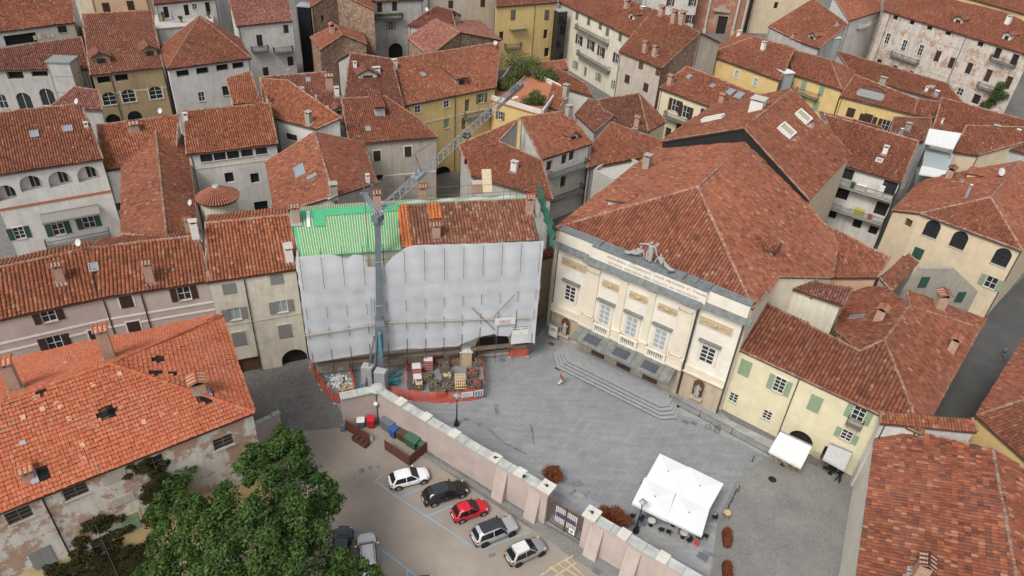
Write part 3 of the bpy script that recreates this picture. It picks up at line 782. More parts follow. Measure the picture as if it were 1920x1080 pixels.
h = mk('s8', 'white house with a band of attic windows behind the round turret', [[(350, 291, 14), (521, 271, 14), (506, 195), (344, 210)]], 'plaster_white', 'tile_orange', back={0: 1})
h = mk('s10', 'gabled roof with a wide glazed skylight behind the green membrane', [
    [(516, 402, 13), (498, 306, 13), (590, 249), (627, 369)], [(706, 344, 13), (682, 268), (590, 249), (627, 369)]], 'plaster_grey', 'tile_red', slope=.45)
h = mk('s11', 'small white house with a wooden attic window and lopsided roof', [[(513, 222, 14.5), (592, 243, 14.5), (640, 222), (540, 152), (488, 148)]], 'plaster_white', 'tile_orange')
h = mk('s12a', 'rambling roof with two skylights and crumbling chimneys', [[(500, 232, 13.2), (668, 222, 13.2), (612, 136), (487, 146)]], 'plaster_grey', 'tile_brown', back={0: 1})
h = mk('s12c', 'patched roof with a pale gabled dormer left of the yellow house', [[(640, 232, 13.6), (762, 221, 13.6), (735, 112), (657, 100)]], 'plaster_grey', 'tile_brown', back={0: 1})
h = mk('s12b', 'dirty beige house with two brown shuttered windows over a white band', [[(655, 271, 12.3), (822, 258, 12.3), (783, 222), (722, 181), (640, 186)]], 'plaster_dirty', 'tile_red')
h = mk('s13', 'yellow courtyard house with one brick dormer on its broad roof', [[(761, 199, 14), (930, 165, 14), (938, 80), (724, 114)]], 'plaster_yellow', 'tile_red', back={0: .8})
h = mk('s14', 'brick gabled house with chimney rising on its gable wall', [
    [(805, 106, 14), (763, 71, 14), (815, 37), (862, 61)], [(940, 76, 14), (900, 40), (815, 37), (862, 61)]], 'brick_old', 'tile_pink')
h = mk('s14b', 'small brown roof behind the brick gable', [[(763, 48, 15.5), (858, 62, 15.5), (846, 20), (818, 12)]], 'plaster_grey', 'tile_brown', back={0: 1})
h = mk('s15', 'grey house with a flower-filled balcony and an arched courtyard gateway', [[(690, 4, 15.5), (795, 0, 15.5), (790, -60), (690, -60)]], 'plaster_grey', 'tile_pink')
h = mk('s16a', 'tall bare brick house with tiny square window', [
    [(583, 14, 17), (572, -25, 17), (622, -40), (628, -16)], [(703, 20, 17), (690, -20), (622, -40), (628, -16)]], 'brick_old', 'tile_red')
h = mk('s16b', 'low brick gabled house in front of the tall brick one', [
    [(599, 95, 12.5), (581, 71, 12.5), (628, 47), (643, 66)], [(688, 84, 12.5), (680, 62), (628, 47), (643, 66)]], 'brick_old', 'tile_red')
h = mk('s17', 'white house with balconies and a pinkish frosted roof', [[(443, 50, 14.5), (549, 40, 14.5), (535, -25), (425, -15)]], 'plaster_white', 'tile_pink')
h = mk('s18', 'white penthouse with potted plants on its roof terrace', [[(288, 9, 16), (404, -2, 16), (404, -50), (288, -40)]], 'plaster_white', 'tile_red')
h = mk('t0', 'peach coloured house at the top edge of the view', [[(160, -30, 17), (268, -35, 17), (268, -80), (160, -75)]], 'plaster_peach', 'tile_red')
h = mk('t1', 'house with a laundry loggia under its big roof in the far corner', [[(-40, 66, 16), (140, 43, 16), (132, -40), (-40, -20)]], 'plaster_white', 'tile_red')
h = mk('t1b', 'grey house with tall arched windows under a weathered lean-to roof', [[(-40, 133, 11.5), (167, 131, 11.5), (153, 70), (-40, 98)]], 'plaster_grey', 'tile_pink')
h = mk('t2', 'ochre courtyard house with arched leaded windows and two brick dormers', [[(170, 142, 12.5), (306, 127, 12.5), (284, 20), (154, 28)]], 'plaster_ochre', 'tile_brown', back={0: 1})
h = mk('t3', 'white tower house with pyramid roof over an open top loggia', [
    [(313, 131, 14), (300, 88, 14), (375, 31)], [(313, 131), (472, 110, 14), (375, 31)], [(472, 110), (447, 72, 14), (375, 31)]], 'plaster_white', 'tile_red', slope=.5)
h = mk('s19', 'ochre apartment house with corner balconies beside a dark glass lift', [[(930, 14, 15), (1046, 5, 15), (1046, -60), (930, -50)]], 'plaster_yellow', 'tile_brown')
h = mk('s20a', 'long cream house with two rows of galleries along its courtyard front', [[(1048, 4, 14.5), (1186, 72, 14.5), (1225, 20), (1090, -40)]], 'plaster_cream', 'tile_red', back={0: 1})
h = mk('s20b', 'brick sided house with a pair of brick chimneys on its slope', [[(1160, 97, 13.5), (1240, 129, 13.5), (1313, 62), (1226, 18)]], 'plaster_dirty', 'tile_red', back={0: .6},
       wover=[((1240, 129), (1313, 62), 'brick_old')])
h = mk('s21', 'white house with dark shutters at the top edge beside the church', [[(1215, -45, 16), (1318, -42, 16), (1318, -80), (1215, -80)]], 'plaster_white', 'tile_red')
h = mk('s22', 'brick church front with stone portal and paired columns', [[(1312, -70, 19), (1422, -60, 19), (1422, -110), (1312, -110)]], 'brick_red', 'tile_red', name='church', cat='church')
h = mk('s23a', 'yellow house with white window frames and an open lift cage', [[(1324, 102, 12), (1462, 152, 12), (1490, 92), (1416, 69)], [(1324, 102), (1380, 62, 12), (1416, 69)]], 'plaster_yellow', 'tile_red')
h = mk('s23b', 'ochre house with grey shutters and a wooden gallery', [[(1486, 140, 12), (1579, 170, 12), (1556, 113), (1480, 92)], [(1579, 170), (1604, 135, 12), (1556, 113)]], 'plaster_yellow', 'tile_red')
h = mk('s24', 'yellow house with a dark shuttered balcony and paired blue skylights', [[(1236, 166, 12), (1372, 216, 12), (1430, 182), (1287, 125)]], 'plaster_pale_yellow', 'tile_red', back={0: .8})
h = mk('s25a', 'small brown tiled outbuilding left of the hipped one', [[(1078, 215, 9.2), (1114, 249, 9.2), (1150, 218), (1104, 186)]], 'plaster_grey', 'tile_brown', back={0: .6})
h = mk('s25b', 'hipped brown roof with one small brick chimney', [[(1144, 229, 10), (1216, 248, 10), (1198, 176), (1120, 188)], [(1216, 248), (1250, 229, 10), (1198, 176)]], 'plaster_pale_yellow', 'tile_brown')
h = mk('s25c', 'low tiled roof wedged between the hipped brown roof and the theatre', [[(1100, 316, 8.5), (1245, 288, 8.5), (1246, 266), (1146, 230), (1112, 268)]], 'plaster_grey', 'tile_red')
h = mk('s26', 'white balconied house with a long tiled dormer on its roof', [[(1015, 301, 11.5), (1111, 270, 11.5), (1074, 222), (1066, 208), (975, 222)]], 'plaster_white', 'tile_red')
h = mk('s27', 'tiled roof behind the scaffold with a row of small white chimneys', [[(884, 331, 11), (1036, 375, 11), (1015, 301), (935, 266), (975, 223), (860, 272)]], 'plaster_grey', 'tile_red')
h = mk('s28', 'yellow house with a plant-filled roof terrace', [[(917, 187, 12), (1018, 217, 12), (1050, 165), (962, 122)]], 'plaster_yellow', None, slope=0, slabm='terracotta', gutter=False)
h = mk('s31', 'bare concrete box with a flat parapet roof', [[(1112, 325, 8), (1152, 345, 8), (1200, 312), (1160, 291)]], 'concrete', None, slope=0, slabm='concrete', gutter=False, ov=.02, name='concrete_annex', cat='annex')
h = mk('s33', 'white house with two long open balconies full of household things', [[(1582, 312, 12), (1690, 343, 12), (1722, 266), (1545, 215)]], 'plaster_white', 'tile_red', back={0: .5})
h = mk('s34', 'yellow house with brown shutters and a sunken roof terrace', [[(1574, 181, 11), (1714, 216, 11), (1718, 186), (1603, 141)]], 'plaster_yellow', 'tile_red', back={0: .6})
h = mk('s36', 'old palace with faded fresco window surrounds on flaking plaster', [[(1656, 20, 15.5), (1935, 106, 15.5), (1935, 50), (1890, 25), (1660, -30)]], 'plaster_fresco', 'tile_red', name='palace', cat='palace')
h = mk('s37', 'reddish roof with dormer hatch and antenna behind the yellow houses', [[(1502, 80, 11.5), (1535, 92, 11.5), (1590, 47), (1525, -2), (1440, 50)]], 'plaster_grey', 'tile_red')
h = mk('s38', 'whitewashed house with a plant balcony joined to the old palace', [[(1592, 40, 14), (1655, 20, 14), (1690, -20), (1560, -10)]], 'plaster_white', 'tile_red')
h = mk('s39', 'long low roof in front of the old palace', [[(1600, 142, 10), (1815, 205, 10), (1775, 157), (1568, 96)]], 'plaster_grey', 'tile_red', back={0: .8})
h = mk('s40', 'wide roof with metal chimneys behind the white canopy', [[(1748, 246, 11), (1935, 292, 11), (1935, 230), (1766, 184)]], 'plaster_grey', 'tile_red', back={0: .8})
h = mk('s42', 'small roof tucked behind the beige corner house', [[(1785, 285, 10.5), (1832, 292, 10.5), (1940, 262), (1940, 240), (1812, 236)]], 'plaster_beige', 'tile_red')
h = mk('L1', 'low gabled roof between the theatre and the beige corner house', [[(1556, 522, 9.2), (1645, 522, 9.2), (1668, 484), (1530, 414)]], 'plaster_peach', 'tile_red', back={0: .8})
h = mk('L2', 'small dark red lean-to roof beside the grey stone gable', [[(1672, 548, 8), (1722, 494, 8), (1702, 476), (1648, 520)]], 'plaster_grey', 'tile_brown')
h = mk('J', 'house across the dark street with roof hip towards the piazza', [[(1828, 781, 9), (1935, 610, 9), (2010, 650), (1945, 742)], [(1828, 781), (1930, 872, 9), (1945, 742)]], 'plaster_yellow', 'tile_red')
h = mk('I', 'nearest house, its big speckled roof over a white street wall', [[(1602, 1105, 7), (1643, 797, 7), (1860, 842), (1908, 1105)]], 'theatre_white', 'tile_speckled', back={0: .8}, slope=.36, lod=0, pitch=.36, rowl=.46)
h = mk('I2', 'narrow white attic strip with a tiled cap above the nearest roof', [[(1650, 795, 9.2), (1832, 812, 9.2), (1823, 785), (1652, 772)]], 'plaster_white', 'tile_orange')

h = mk('c1', 'tiny red roof in the courtyard under the dark glass lift', [[(1008, 136, 9), (1066, 130, 9), (1060, 113), (1012, 118)]], 'plaster_grey', 'tile_red', back={0: .8})
h = mk('c2', 'sloping lean-to roof along the foot of the long yellow gallery house', [[(1030, 157, 9), (1112, 182, 9), (1098, 158), (1045, 128)]], 'plaster_white', 'tile_red')
h = mk('c3', 'bright little roof with a stone chimney right of the planted terrace', [[(1022, 199, 11.5), (1046, 207, 11.5), (1068, 172), (1036, 156)]], 'plaster_beige', 'tile_orange')
h = mk('c4', 'orange lean-to roof against the white tower house', [[(437, 197, 12), (490, 194, 12), (470, 135), (424, 148)]], 'plaster_white', 'tile_orange')
h = mk('c5', 'broken little roof in front of the tall arched windows', [[(92, 203, 11), (192, 207, 11), (185, 170), (140, 164)]], 'plaster_grey', 'tile_pink')
h = mk('r1', 'small square roof right of the sunken terrace', [[(1712, 216, 10.3), (1752, 224, 10.3), (1766, 192), (1722, 186)]], 'plaster_grey', 'tile_red')
h = mk('r2', 'dark red sunken roof with leaning metal chimneys', [[(1664, 262, 9.6), (1742, 266, 9.6), (1746, 222), (1676, 220)]], 'plaster_grey', 'tile_brown')
h = mk('r3', 'narrow strip of roof under the yellow house with sunken terrace', [[(1556, 236, 9.5), (1664, 268, 9.5), (1652, 238), (1535, 210)]], 'plaster_grey', 'tile_brown')
h = mk('ba', 'weathered brown house behind the brick gable at the top edge', [[(800, -8, 15), (932, -14, 15), (930, -55), (800, -50)]], 'plaster_dirty', 'tile_red')
h = mk('bb', 'grey house at the top edge behind the stair tower', [[(548, -22, 15), (592, -26, 15), (590, -60), (548, -58)]], 'plaster_grey', 'tile_red')
h = mk('bc', 'pale plain house right of the church front', [[(1420, -30, 14), (1530, -25, 14), (1530, -70), (1420, -75)]], 'plaster_beige', 'tile_red')
h = mk('bd', 'cream house in the gap left of the peach coloured one', [[(118, -40, 16), (176, -42, 16), (176, -80), (118, -78)]], 'plaster_cream', 'tile_red')
h = mk('be', 'dark yellow house above the palace roof', [[(1745, -22, 17), (1960, 38, 17), (1960, -15), (1765, -70)]], 'plaster_yellow', 'tile_red')
h = mk('bf', 'pale house at the top edge right of the terrace penthouse', [[(400, -10, 15), (446, -14, 15), (446, -50), (400, -46)]], 'plaster_white', 'tile_red')

h = mk('tr18', 'flat roof terrace in front of the white penthouse', [[(290, 54, 12.5), (400, 44, 12.5), (400, 20), (290, 28)]], 'plaster_white', None, slope=0, slabm='concrete', gutter=False, name='roof_terrace', cat='terrace')
# ================================================================ windows, chimneys, skylights, balconies
def rh(h, u, v, w, l, mat='soot'):
    """a hole where tiles have slipped off, showing the dark loft"""
    r = h.rhit(u, v)
    if r is None: return
    p, n, ids = r; e = nrm(np.cross(UP, n)); q = np.cross(n, e); h.tileholes.append((p, max(w, l)*.5))
    h.late.append(('patch', p, n, e, q, w, l, mat))
def _patch(s, p, n, e, q, w, l, mat):
    c = p+n*.05; MB().cbox(c, e, q, n, w, l, .03).build('roof_hole' if mat == 'soot' else 'patch', mat, s.roof)
House._patch = _patch
def spots(h, pts, mat, w=.5, l=.45):
    """replacement tiles of another colour"""
    for u, v in pts:
        r = h.rhit(u, v)
        if r is not None:
            p, n, ids = r; e = nrm(np.cross(UP, n)); h.late.append(('patch2', p, n, e, np.cross(n, e), w, l, mat))
House._patch2 = lambda s, p, n, e, q, w, l, mat: MB().cbox(p+n*.13, e, q, n, w, l, .025).build('replacement_tile', mat, s.roof)
h = HS['ruin']
h.row([(36, 966), (142, 921), (419, 829)], w=1.6, h=1.25, k='w', fr='old_wood', bars=3)
h.win(288, 868, 1.5, 1.3, 'w', fr='old_wood'); h.row([(214, 895), (230, 937)], w=1.7, h=.9, k='c', sh='plaster_dirty')
h.win(246, 980, 1.35, 1.9, 'c', sh='shutter_sage', trim='plaster_ruin_yellow'); h.win(80, 1045, 1.5, 2.1, 'c', sh='shutter_grey', lab='weathered grey green shutters sagging open at the top')
h.win(190, 1022, 1.3, 1.9, 'w', fr='old_wood')
h.chim(31, 730, 2.6, .8, .9, 'brick', 'tall crumbling brick chimney'); h.chim(207, 672, 3.0, .85, .95, 'brick', 'tall crumbling brick chimney with tile cap')
h.chim(374, 735, 1.1, 1.0, 1.1, 'brick', 'broken chimney standing beside a hole'); h.chim(52, 893, .5, .8, .8, 'brick')
rh(h, 297, 675, .5, 1.0); rh(h, 292, 701, .5, .9); rh(h, 324, 703, .45, .5); rh(h, 200, 775, 1.3, .45); rh(h, 208, 772, .45, .9); rh(h, 385, 742, 1.5, 1.0); rh(h, 75, 893, 1.3, .8); rh(h, 78, 732, .9, .5)
spots(h, [(107, 757), (80, 768), (113, 763), (130, 786), (175, 722), (225, 702), (228, 764), (303, 776), (418, 738), (317, 664), (155, 995*.84), (123, 682), (330, 778), (66, 747), (44, 784), (264, 760), (270, 792), (156, 861)], 'tile_faded', .32, .42)
spots(h, [(43, 831), (173, 797)], 'lead_grey', .4, .4)
h.pipe(92, 960, 'iron')
h = HS['pink']
h.row([(90, 590), (345, 550)], w=1.25, h=1.7, k='s', sh='shutter_brown', trim='white_trim'); h.row([(103, 643), (122, 642)], w=1.3, h=1.7, k='s', sh='shutter_brown')
h.win(236, 562, 1.2, 1.9, 'c', sh='shutter_brown', trim='white_trim'); h.row([(252, 615), (181, 630)], w=1.2, h=1.7, k='c', sh='shutter_brown', trim='white_trim')
h.band(10.4, .22); h.band(9.4, .22); h.pipe(270, 570, 'shutter_brown')
h.chim(115, 527, 1.7, .8, .8, 'brick'); h.chim(283, 527, 2.0, .8, .8, 'brick'); h.skyl(176, 503, .8, 1.0)
h.chim(357, 438, 1.5, .7, .7, 'brick'); h.chim(368, 447, 1.9, .75, .75, 'white')
h = HS['cream']
h.row([(430, 541), (519, 523)], w=1.35, h=1.3, k='c', sh='shutter_grey'); h.win(440, 589, 1.25, 1.6, 's', sh='shutter_grey', glass='curtain_glass', bars=1); h.win(528, 575, 1.25, 1.6, 's', sh='shutter_grey', glass='curtain_glass', bars=1)
h.row([(449, 635), (535, 621)], w=1.5, h=1.9, k='c', sh='shutter_grey', trim='plaster_cream')
h.win(470, 689, 2.4, 2.9, 'd', sh='brown_wood', lab='dark garage door'); h.win(556, 674, 3.3, 3.1, 'ad', sh='dark_room')
h.band(7.0, .15, 'plaster_dirty', .03); h.pipe(477, 625, 'shutter_brown'); h.chim(543, 487, 1.5, .8, 1.2, 'white')
h = HS['arc']
for u, v, w in ((12, 362, 1.9), (58, 344, 2.5), (112, 336, 2.6), (165, 326, 2.5)): 
    o_ = h.win(u, v, w, 2.1, 'ao', glass='plaster_white'); r = h.hit(u, v); q = r[3]-r[0]['n']*.86-UP*.85
    MB().box(q-r[0]['d']*.1, r[0]['d']*.95, r[0]['n']*.06, UP*1.75).build('inner_door', 'window_glass', o_); MB().box(q-r[0]['d']*.16+r[0]['n']*.04, r[0]['d']*.06, r[0]['n']*.05, UP*1.8).box(q+r[0]['d']*.35+r[0]['n']*.04, r[0]['d']*.05, r[0]['n']*.05, UP*1.8).build('inner_frame', 'white_wood', o_)
h.band(9.7, .35, 'terracotta'); h.win(36, 437, 1.2, 1.7, 's', sh='shutter_green', trim='white_trim', bars=3)
h.row([(108, 425), (165, 412)], w=1.4, h=2.5, k='s', sh='shutter_green', fr='white_wood', bars=3)
h.balcony(148, 449, 7.6, 1.1); h.pipe(214, 370, 'shutter_brown'); h.skyl(65, 253, .9, 1.1); h.skyl(127, 243, 1.1, 1.0); h.chim(163, 240, .5, .5, .5, 'white')
h = HS['s6']; h.chim(253, 246, .9, 1.1, 1.0, 'brick'); h.win(222, 388, .9, 1.2, 'd', sh='shutter_brown')
h = HS['s7']; h.chim(352, 278, .5, .5, .5, 'white'); h.rhit(300, 250)
h = HS['s8']
for u, v in ((387, 296), (412, 293), (437, 290), (463, 286), (490, 282)): h.win(u, v, 1.55, 1.15, 'w', fr='shutter_brown', glass='window_glass', bars=1)
h.row([(430, 333), (478, 334)], w=1.15, h=1.5, k='d', sh='dark_room'); h.row([(490, 388)], w=1.9, h=1.8, k='d', sh='iron'); h.band(11.7, .15, 'plaster_beige'); h.chim(349, 226, .8, .6, .6, 'white')
h = HS['s10']; h.skyl(563, 322, 3.0, 1.3, k=0); h.skyl(586, 333, .7, 1.2); h.win(708, 330, 1, 1.6, 'c', sh='shutter_brown'); h.chim(626, 366, 1.3, .9, .9, 'stone'); h.chim(690, 345, 1.1, .5, .5, 'white')
h = HS['s11']; h.win(547, 257, 2.0, 1.0, 'w', fr='brown_wood', bars=0); h.chim(580, 232, 1.6, .8, .8, 'stone'); h.chim(504, 195, 1.0, .5, .5, 'brick')
h = HS['s12a']; h.skyl(578, 151, .6, .9); h.skyl(610, 206, 1.1, 1.3); h.chim(565, 183, 1.3, 1.0, .9, 'stone'); h.chim(618, 165, 1.8, 1.1, 1.1, 'brick'); h.chim(632, 180, 1.2, .7, .7, 'white'); h.dorm(637, 215, 1.8, .8); h.chim(593, 186, .4, .25, .25, 'white')
h = HS['s12c']; h.dorm(690, 148, 3.0, .7, wall='plaster_white'); h.chim(706, 137, .7, 1.1, .7, 'white'); h.chim(666, 128, .8, .5, .5, 'white')
h = HS['s12b']; h.dorm(713, 220, 1.5, 1.5, 'shed', wmat='curtain_glass'); h.skyl(690, 243, .7, .9); h.row([(707, 292), (765, 284)], w=1.1, h=1.7, k='c', sh='shutter_brown', trim='white_trim'); h.win(712, 334, 1.0, 1.1, 'd', sh='dark_room'); h.win(765, 335, 1.0, 1.1, 'c', sh='shutter_grey')
h.band(6.5, .18, 'white_trim')
h = HS['s13']; h.skyl(793, 141, .7, .9); h.chim(740, 130, 1.4, .7, .7, 'white'); h.dorm(866, 160, 2.2, 1.2, 'shed', wall='brick_old')
h.row([(783, 205), (837, 195)], w=1.1, h=1.2, k='w', trim='white_trim'); h.win(837, 232, 1.1, 1.6, 'w', fr='shutter_sage', glass='shutter_sage'); h.win(876, 198, 1.0, 2.2, 'd', sh='shutter_olive'); h.win(903, 184, 1.1, 1.7, 's', sh='shutter_olive'); h.win(870, 232, 1.0, 2.2, 'd', sh='shutter_olive')
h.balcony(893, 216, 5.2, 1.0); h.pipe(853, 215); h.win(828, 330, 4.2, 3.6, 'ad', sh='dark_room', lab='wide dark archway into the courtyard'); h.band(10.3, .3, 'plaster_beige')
h = HS['s14']; h.chim(866, 66, 1.8, .9, .8, 'brick'); h.chim(850, 42, 1.4, 1.0, .9, 'brick')
h = HS['s15']; h.row([(733, 48), (693, 55)], w=1.1, h=1.9, k='s', sh='shutter_grey', bars=3); h.balcony(728, 33, 6.5, 1.1); h.row([(740, 12), (712, 14)], w=1.2, h=2.2, k='d', sh='shutter_brown'); h.win(742, 96, 3.4, 3.8, 'ad', sh='dark_room')
h = HS['s16a']; h.win(605, 34, .8, 1.2, 'd', sh='dark_room')
h = HS['s16b']; h.chim(623, 62, 1.4, 1.1, .9, 'brick'); h.win(598, 108, .6, 1.0, 'd', sh='dark_room')
h = HS['s17']; h.win(487, 76, 1.2, 2.3, 'w', fr='brown_wood', bars=1); h.win(536, 54, 1.0, 1.6, 'c', sh='shutter_brown'); h.balcony(530, 95, 4.0, 1.1); h.win(545, 115, 1.3, 2.0, 'd', sh='shutter_brown'); h.win(498, 134, 1.1, 1.8, 'c', sh='shutter_brown'); h.balcony(487, 94, 3.4, .9)
h = HS['s18']; h.row([(312, 23), (350, 19), (390, 14)], w=1.0, h=2.2, k='d', sh='dark_room'); h.win(365, 12, 1.0, 1.1, 'w')
h = HS['t0']; h.row([(199, 14), (245, 10)], w=1.4, h=2.0, k='c', sh='shutter_brown')
h = HS['t1']; h.win(40, 74, 5.2, 1.9, 'o', glass='dark_room'); h.win(117, 55, 1.5, 1.2, 'w', fr='brown_wood', bars=1)
h = HS['t1b']; h.row([(28, 140), (73, 135)], w=2.6, h=1.7, k='o', glass='dark_room'); h.row([(46, 190), (89, 182)], w=2.4, h=3.2, k='a', bars=1); h.win(5, 190, 1.4, 2.6, 'a')
h = HS['t2']; h.row([(205, 185), (241, 180), (292, 174)], w=2.2, h=2.3, k='a', bars=3, trim='white_trim'); h.row([(212, 225), (253, 219)], w=2.4, h=2.2, k='ao', glass='window_glass'); h.row([(195, 150), (228, 146)], w=2.0, h=1.2, k='o', glass='dark_room')
h.dorm(192, 121, 2.8, 1.3, wall='brick_old'); h.dorm(283, 107, 2.4, 1.3, wall='brick_old'); h.band(8.8, .25, 'plaster_dirty'); h.pipe(220, 190)
h = HS['t3']; h.row([(343, 138), (380, 133), (417, 127), (447, 123)], w=2.1, h=1.15, k='o', glass='dark_room'); h.win(378, 181, 1.1, 1.7, 'w', trim='white_trim'); h.win(424, 170, 1.3, 1.7, 'w', fr='brown_wood')
h = HS['s19']; h.row([(962, 28), (1025, 28)], w=1.3, h=2.4, k='c', sh='shutter_olive'); h.row([(940, 68), (1023, 64)], w=1.2, h=2.2, k='d', sh='shutter_brown'); h.balcony(970, 52, 4.4, 1.2, 'plaster_yellow'); h.balcony(960, 88, 4.4, 1.1); h.win(1025, 98, 1.4, 2.2, 'd', sh='dark_room'); h.pipe(1000, 60)
h = HS['s20a']; h.row([(1082, 30), (1104, 40), (1126, 48), (1139, 60), (1163, 70)], w=1.2, h=1.7, k='c', sh='shutter_olive'); h.balcony(1112, 67, 13.5, 1.0)
h.row([(1086, 75), (1108, 85), (1127, 97), (1157, 110)], w=1.5, h=2.2, k='s', sh='shutter_brown', bars=2); h.balcony(1115, 117, 13.5, 1.1); h.row([(1079, 122), (1122, 145), (1152, 160)], w=1.2, h=1.9, k='s', sh='shutter_sage', bars=3); h.row([(1097, 135)], w=1.2, h=2.3, k='d', sh='shutter_olive')
h.dorm(1183, 37, 1.8, 1.1, wmat='dark_room'); h.chim(1175, 16, 1.5, 1.2, 1.0, 'brick'); h.chim(1205, 18, .5, 1.1, .9, 'metal')
h = HS['s20b']; h.chim(1209, 97, 1.7, .9, .9, 'brick'); h.chim(1227, 105, 1.7, .9, .9, 'brick'); h.chim(1262, 44, 2.2, 1.0, 1.0, 'brick'); h.chim(1277, 46, 2.2, 1.0, 1.0, 'brick'); h.chim(1240, 28, 1.4, 1.0, 1.0, 'brick')
h.row([(1176, 148), (1211, 164)], w=1.3, h=1.7, k='c', sh='shutter_brown'); h.row([(1202, 122), (1234, 134)], w=1.2, h=1.6, k='c', sh='brown_wood')
h = HS['s21']; h.row([(1257, 4), (1298, 4)], w=1.1, h=2.0, k='s', sh='shutter_brown'); h.row([(1262, 36), (1293, 36)], w=1.4, h=2.4, k='s', sh='shutter_brown')
h = HS['s23a']; h.row([(1338, 122), (1381, 139), (1416, 154)], w=1.0, h=1.6, k='w', trim='white_trim', glass='curtain_glass'); h.chim(1385, 68, 1.0, 1.3, .8, 'white'); h.chim(1405, 66, 1.0, 1.6, .7, 'white'); h.chim(1430, 93, 1.4, .8, .8, 'white')
h = HS['s23b']; h.row([(1507, 160), (1540, 170)], w=1.1, h=2.1, k='c', sh='shutter_sage'); h.row([(1505, 183), (1530, 198)], w=1.2, h=2.1, k='c', sh='shutter_sage'); h.balcony(1515, 178, 5.0, 1.0, 'brown_wood'); h.chim(1545, 100, .9, .8, .8, 'white')
h = HS['s24']; h.row([(1266, 198), (1286, 210)], w=1.5, h=2.3, k='s', sh='shutter_brown'); h.balcony(1270, 223, 5.0, 1.2); h.row([(1252, 250), (1272, 240)], w=1.3, h=2.2, k='d', sh='shutter_brown'); h.win(1318, 212, 1.1, 1.6, 'c', sh='shutter_brown')
h.skyl(1292, 145, .8, 1.0); h.skyl(1336, 162, .8, 1.0); h.skyl(1369, 174, 1.2, 1.7); h.skyl(1386, 180, 1.2, 1.7); h.chim(1256, 158, 1.4, .9, .9, 'brick'); h.chim(1353, 192, 1.2, .9, .9, 'brick')
h = HS['s25b']; h.chim(1193, 238, 1.5, .8, .7, 'brick')
h = HS['s26']; h.chim(1066, 218, 1.6, 1.0, .8, 'stone'); h.chim(970, 260, 1.8, .8, .9, 'stone'); h.dorm(1075, 262, 2.0, .7, wmat='dark_room'); h.row([(1030, 311), (1058, 299), (1072, 292)], w=1.2, h=1.7, k='d', sh='shutter_brown'); h.balcony(1062, 318, 8.0, 1.2); h.row([(1056, 338)], w=1.2, h=2.4, k='d', sh='shutter_brown'); h.balcony(1054, 365, 8.0, 1.2)
h = HS['s27']; h.chim(964, 320, 1.2, .9, .7, 'white'); h.chim(945, 268, 1.0, .6, .6, 'white'); h.chim(972, 240, 1.6, .8, .8, 'brick')
h = HS['s28']; h.win(938, 217, .9, 1.5, 's', sh='shutter_olive')
h = HS['s31']; h.win(1098, 332, .9, 1.2, 'd', sh='dark_room')
h = HS['s33']; h.row([(1589, 322), (1668, 350)], w=2.0, h=2.4, k='w', fr='shutter_brown', bars=2); h.balcony(1615, 355, 10.5, 1.3, slab='concrete'); h.row([(1580, 362), (1652, 392)], w=1.8, h=2.2, k='d', sh='dark_room'); h.balcony(1600, 398, 10.5, 1.4, slab='concrete'); h.row([(1560, 402), (1607, 420), (1637, 432)], w=1.3, h=1.4, k='d', sh='dark_room')
h.skyl(1648, 302, .9, .8, 'white_render'); h.chim(1658, 288, 1.0, .7, .7, 'white')
h = HS['s34']; h.row([(1595, 211), (1627, 222)], w=1.5, h=1.8, k='c', sh='shutter_brown'); h.win(1627, 225, 1.6, 1.9, 's', sh='shutter_brown'); h.row([(1660, 235)], w=1.4, h=2.1, k='s', sh='shutter_brown')
rh(h, 1632, 178, 5.0, 2.2, 'slate_grey')
h = HS['s36']
h.row([(1679, 33), (1710, 42), (1743, 52), (1778, 62), (1838, 83)], w=1.4, h=1.0, k='d', sh='dark_room')
h.row([(1664, 72), (1695, 85), (1726, 94)], w=1.3, h=2.6, k='w', trim='white_trim', bars=3); h.win(1758, 105, 1.3, 2.5, 'c', sh='shutter_brown'); h.row([(1784, 118), (1817, 128)], w=1.3, h=2.5, k='w', fr='brown_wood', trim='plaster_dirty'); h.row([(1852, 142), (1890, 155)], w=1.4, h=2.8, k='d', sh='shutter_brown')
h.row([(1648, 116), (1678, 128), (1708, 138), (1741, 150)], w=1.3, h=1.3, k='d', sh='dark_room'); h.row([(1830, 186)], w=1.8, h=2.2, k='d', sh='dark_room'); h.win(1800, 172, 1.5, 1.6, 'w')
h.balcony(1697, 111, 8.0, 1.0); h.balcony(1853, 167, 5.0, 1.0); h.row([(1870, 100), (1902, 112)], w=1.5, h=2.3, k='d', sh='dark_room'); h.balcony(1882, 117, 6.0, 1.0); h.pipe(1655, 70); h.pipe(1793, 115)
h.band(12.2, .2, 'plaster_dirty', .04); h.band(5.2, .25, 'plaster_dirty', .04); h.dorm(1795, 44, 2.4, 1.0); h.dorm(1885, 76, 1.8, 1.3, wall='plaster_white'); h.chim(1888, 45, 1.6, 1.0, .9, 'white')
h = HS['s37']; h.dorm(1521, 74, 2.2, .9, wmat='dark_room'); h.skyl(1521, 65, .6, 1.2); h.chim(1487, 70, .7, .6, .6, 'brick'); h.chim(1570, 48, .7, .7, .7, 'brick')
h = HS['s38']; h.win(1640, 38, 1.4, 1.6, 'w', fr='white_wood'); h.balcony(1616, 50, 6.0, 1.0, 'white_render')
h = HS['s39']; h.chim(1655, 155, .9, 1.2, .9, 'stone'); h.chim(1736, 172, .9, .5, .5, 'white'); h.chim(1755, 178, .7, .8, .8, 'metal'); h.skyl(1747, 164, .9, .9)
h = HS['s40']; h.chim(1862, 252, 1.4, .9, .9, 'stone'); h.chim(1765, 232, .7, .3, .3, 'white'); h.chim(1855, 265, .8, .9, .9, 'white'); h.chim(1905, 255, 1.0, .6, .6, 'metal')
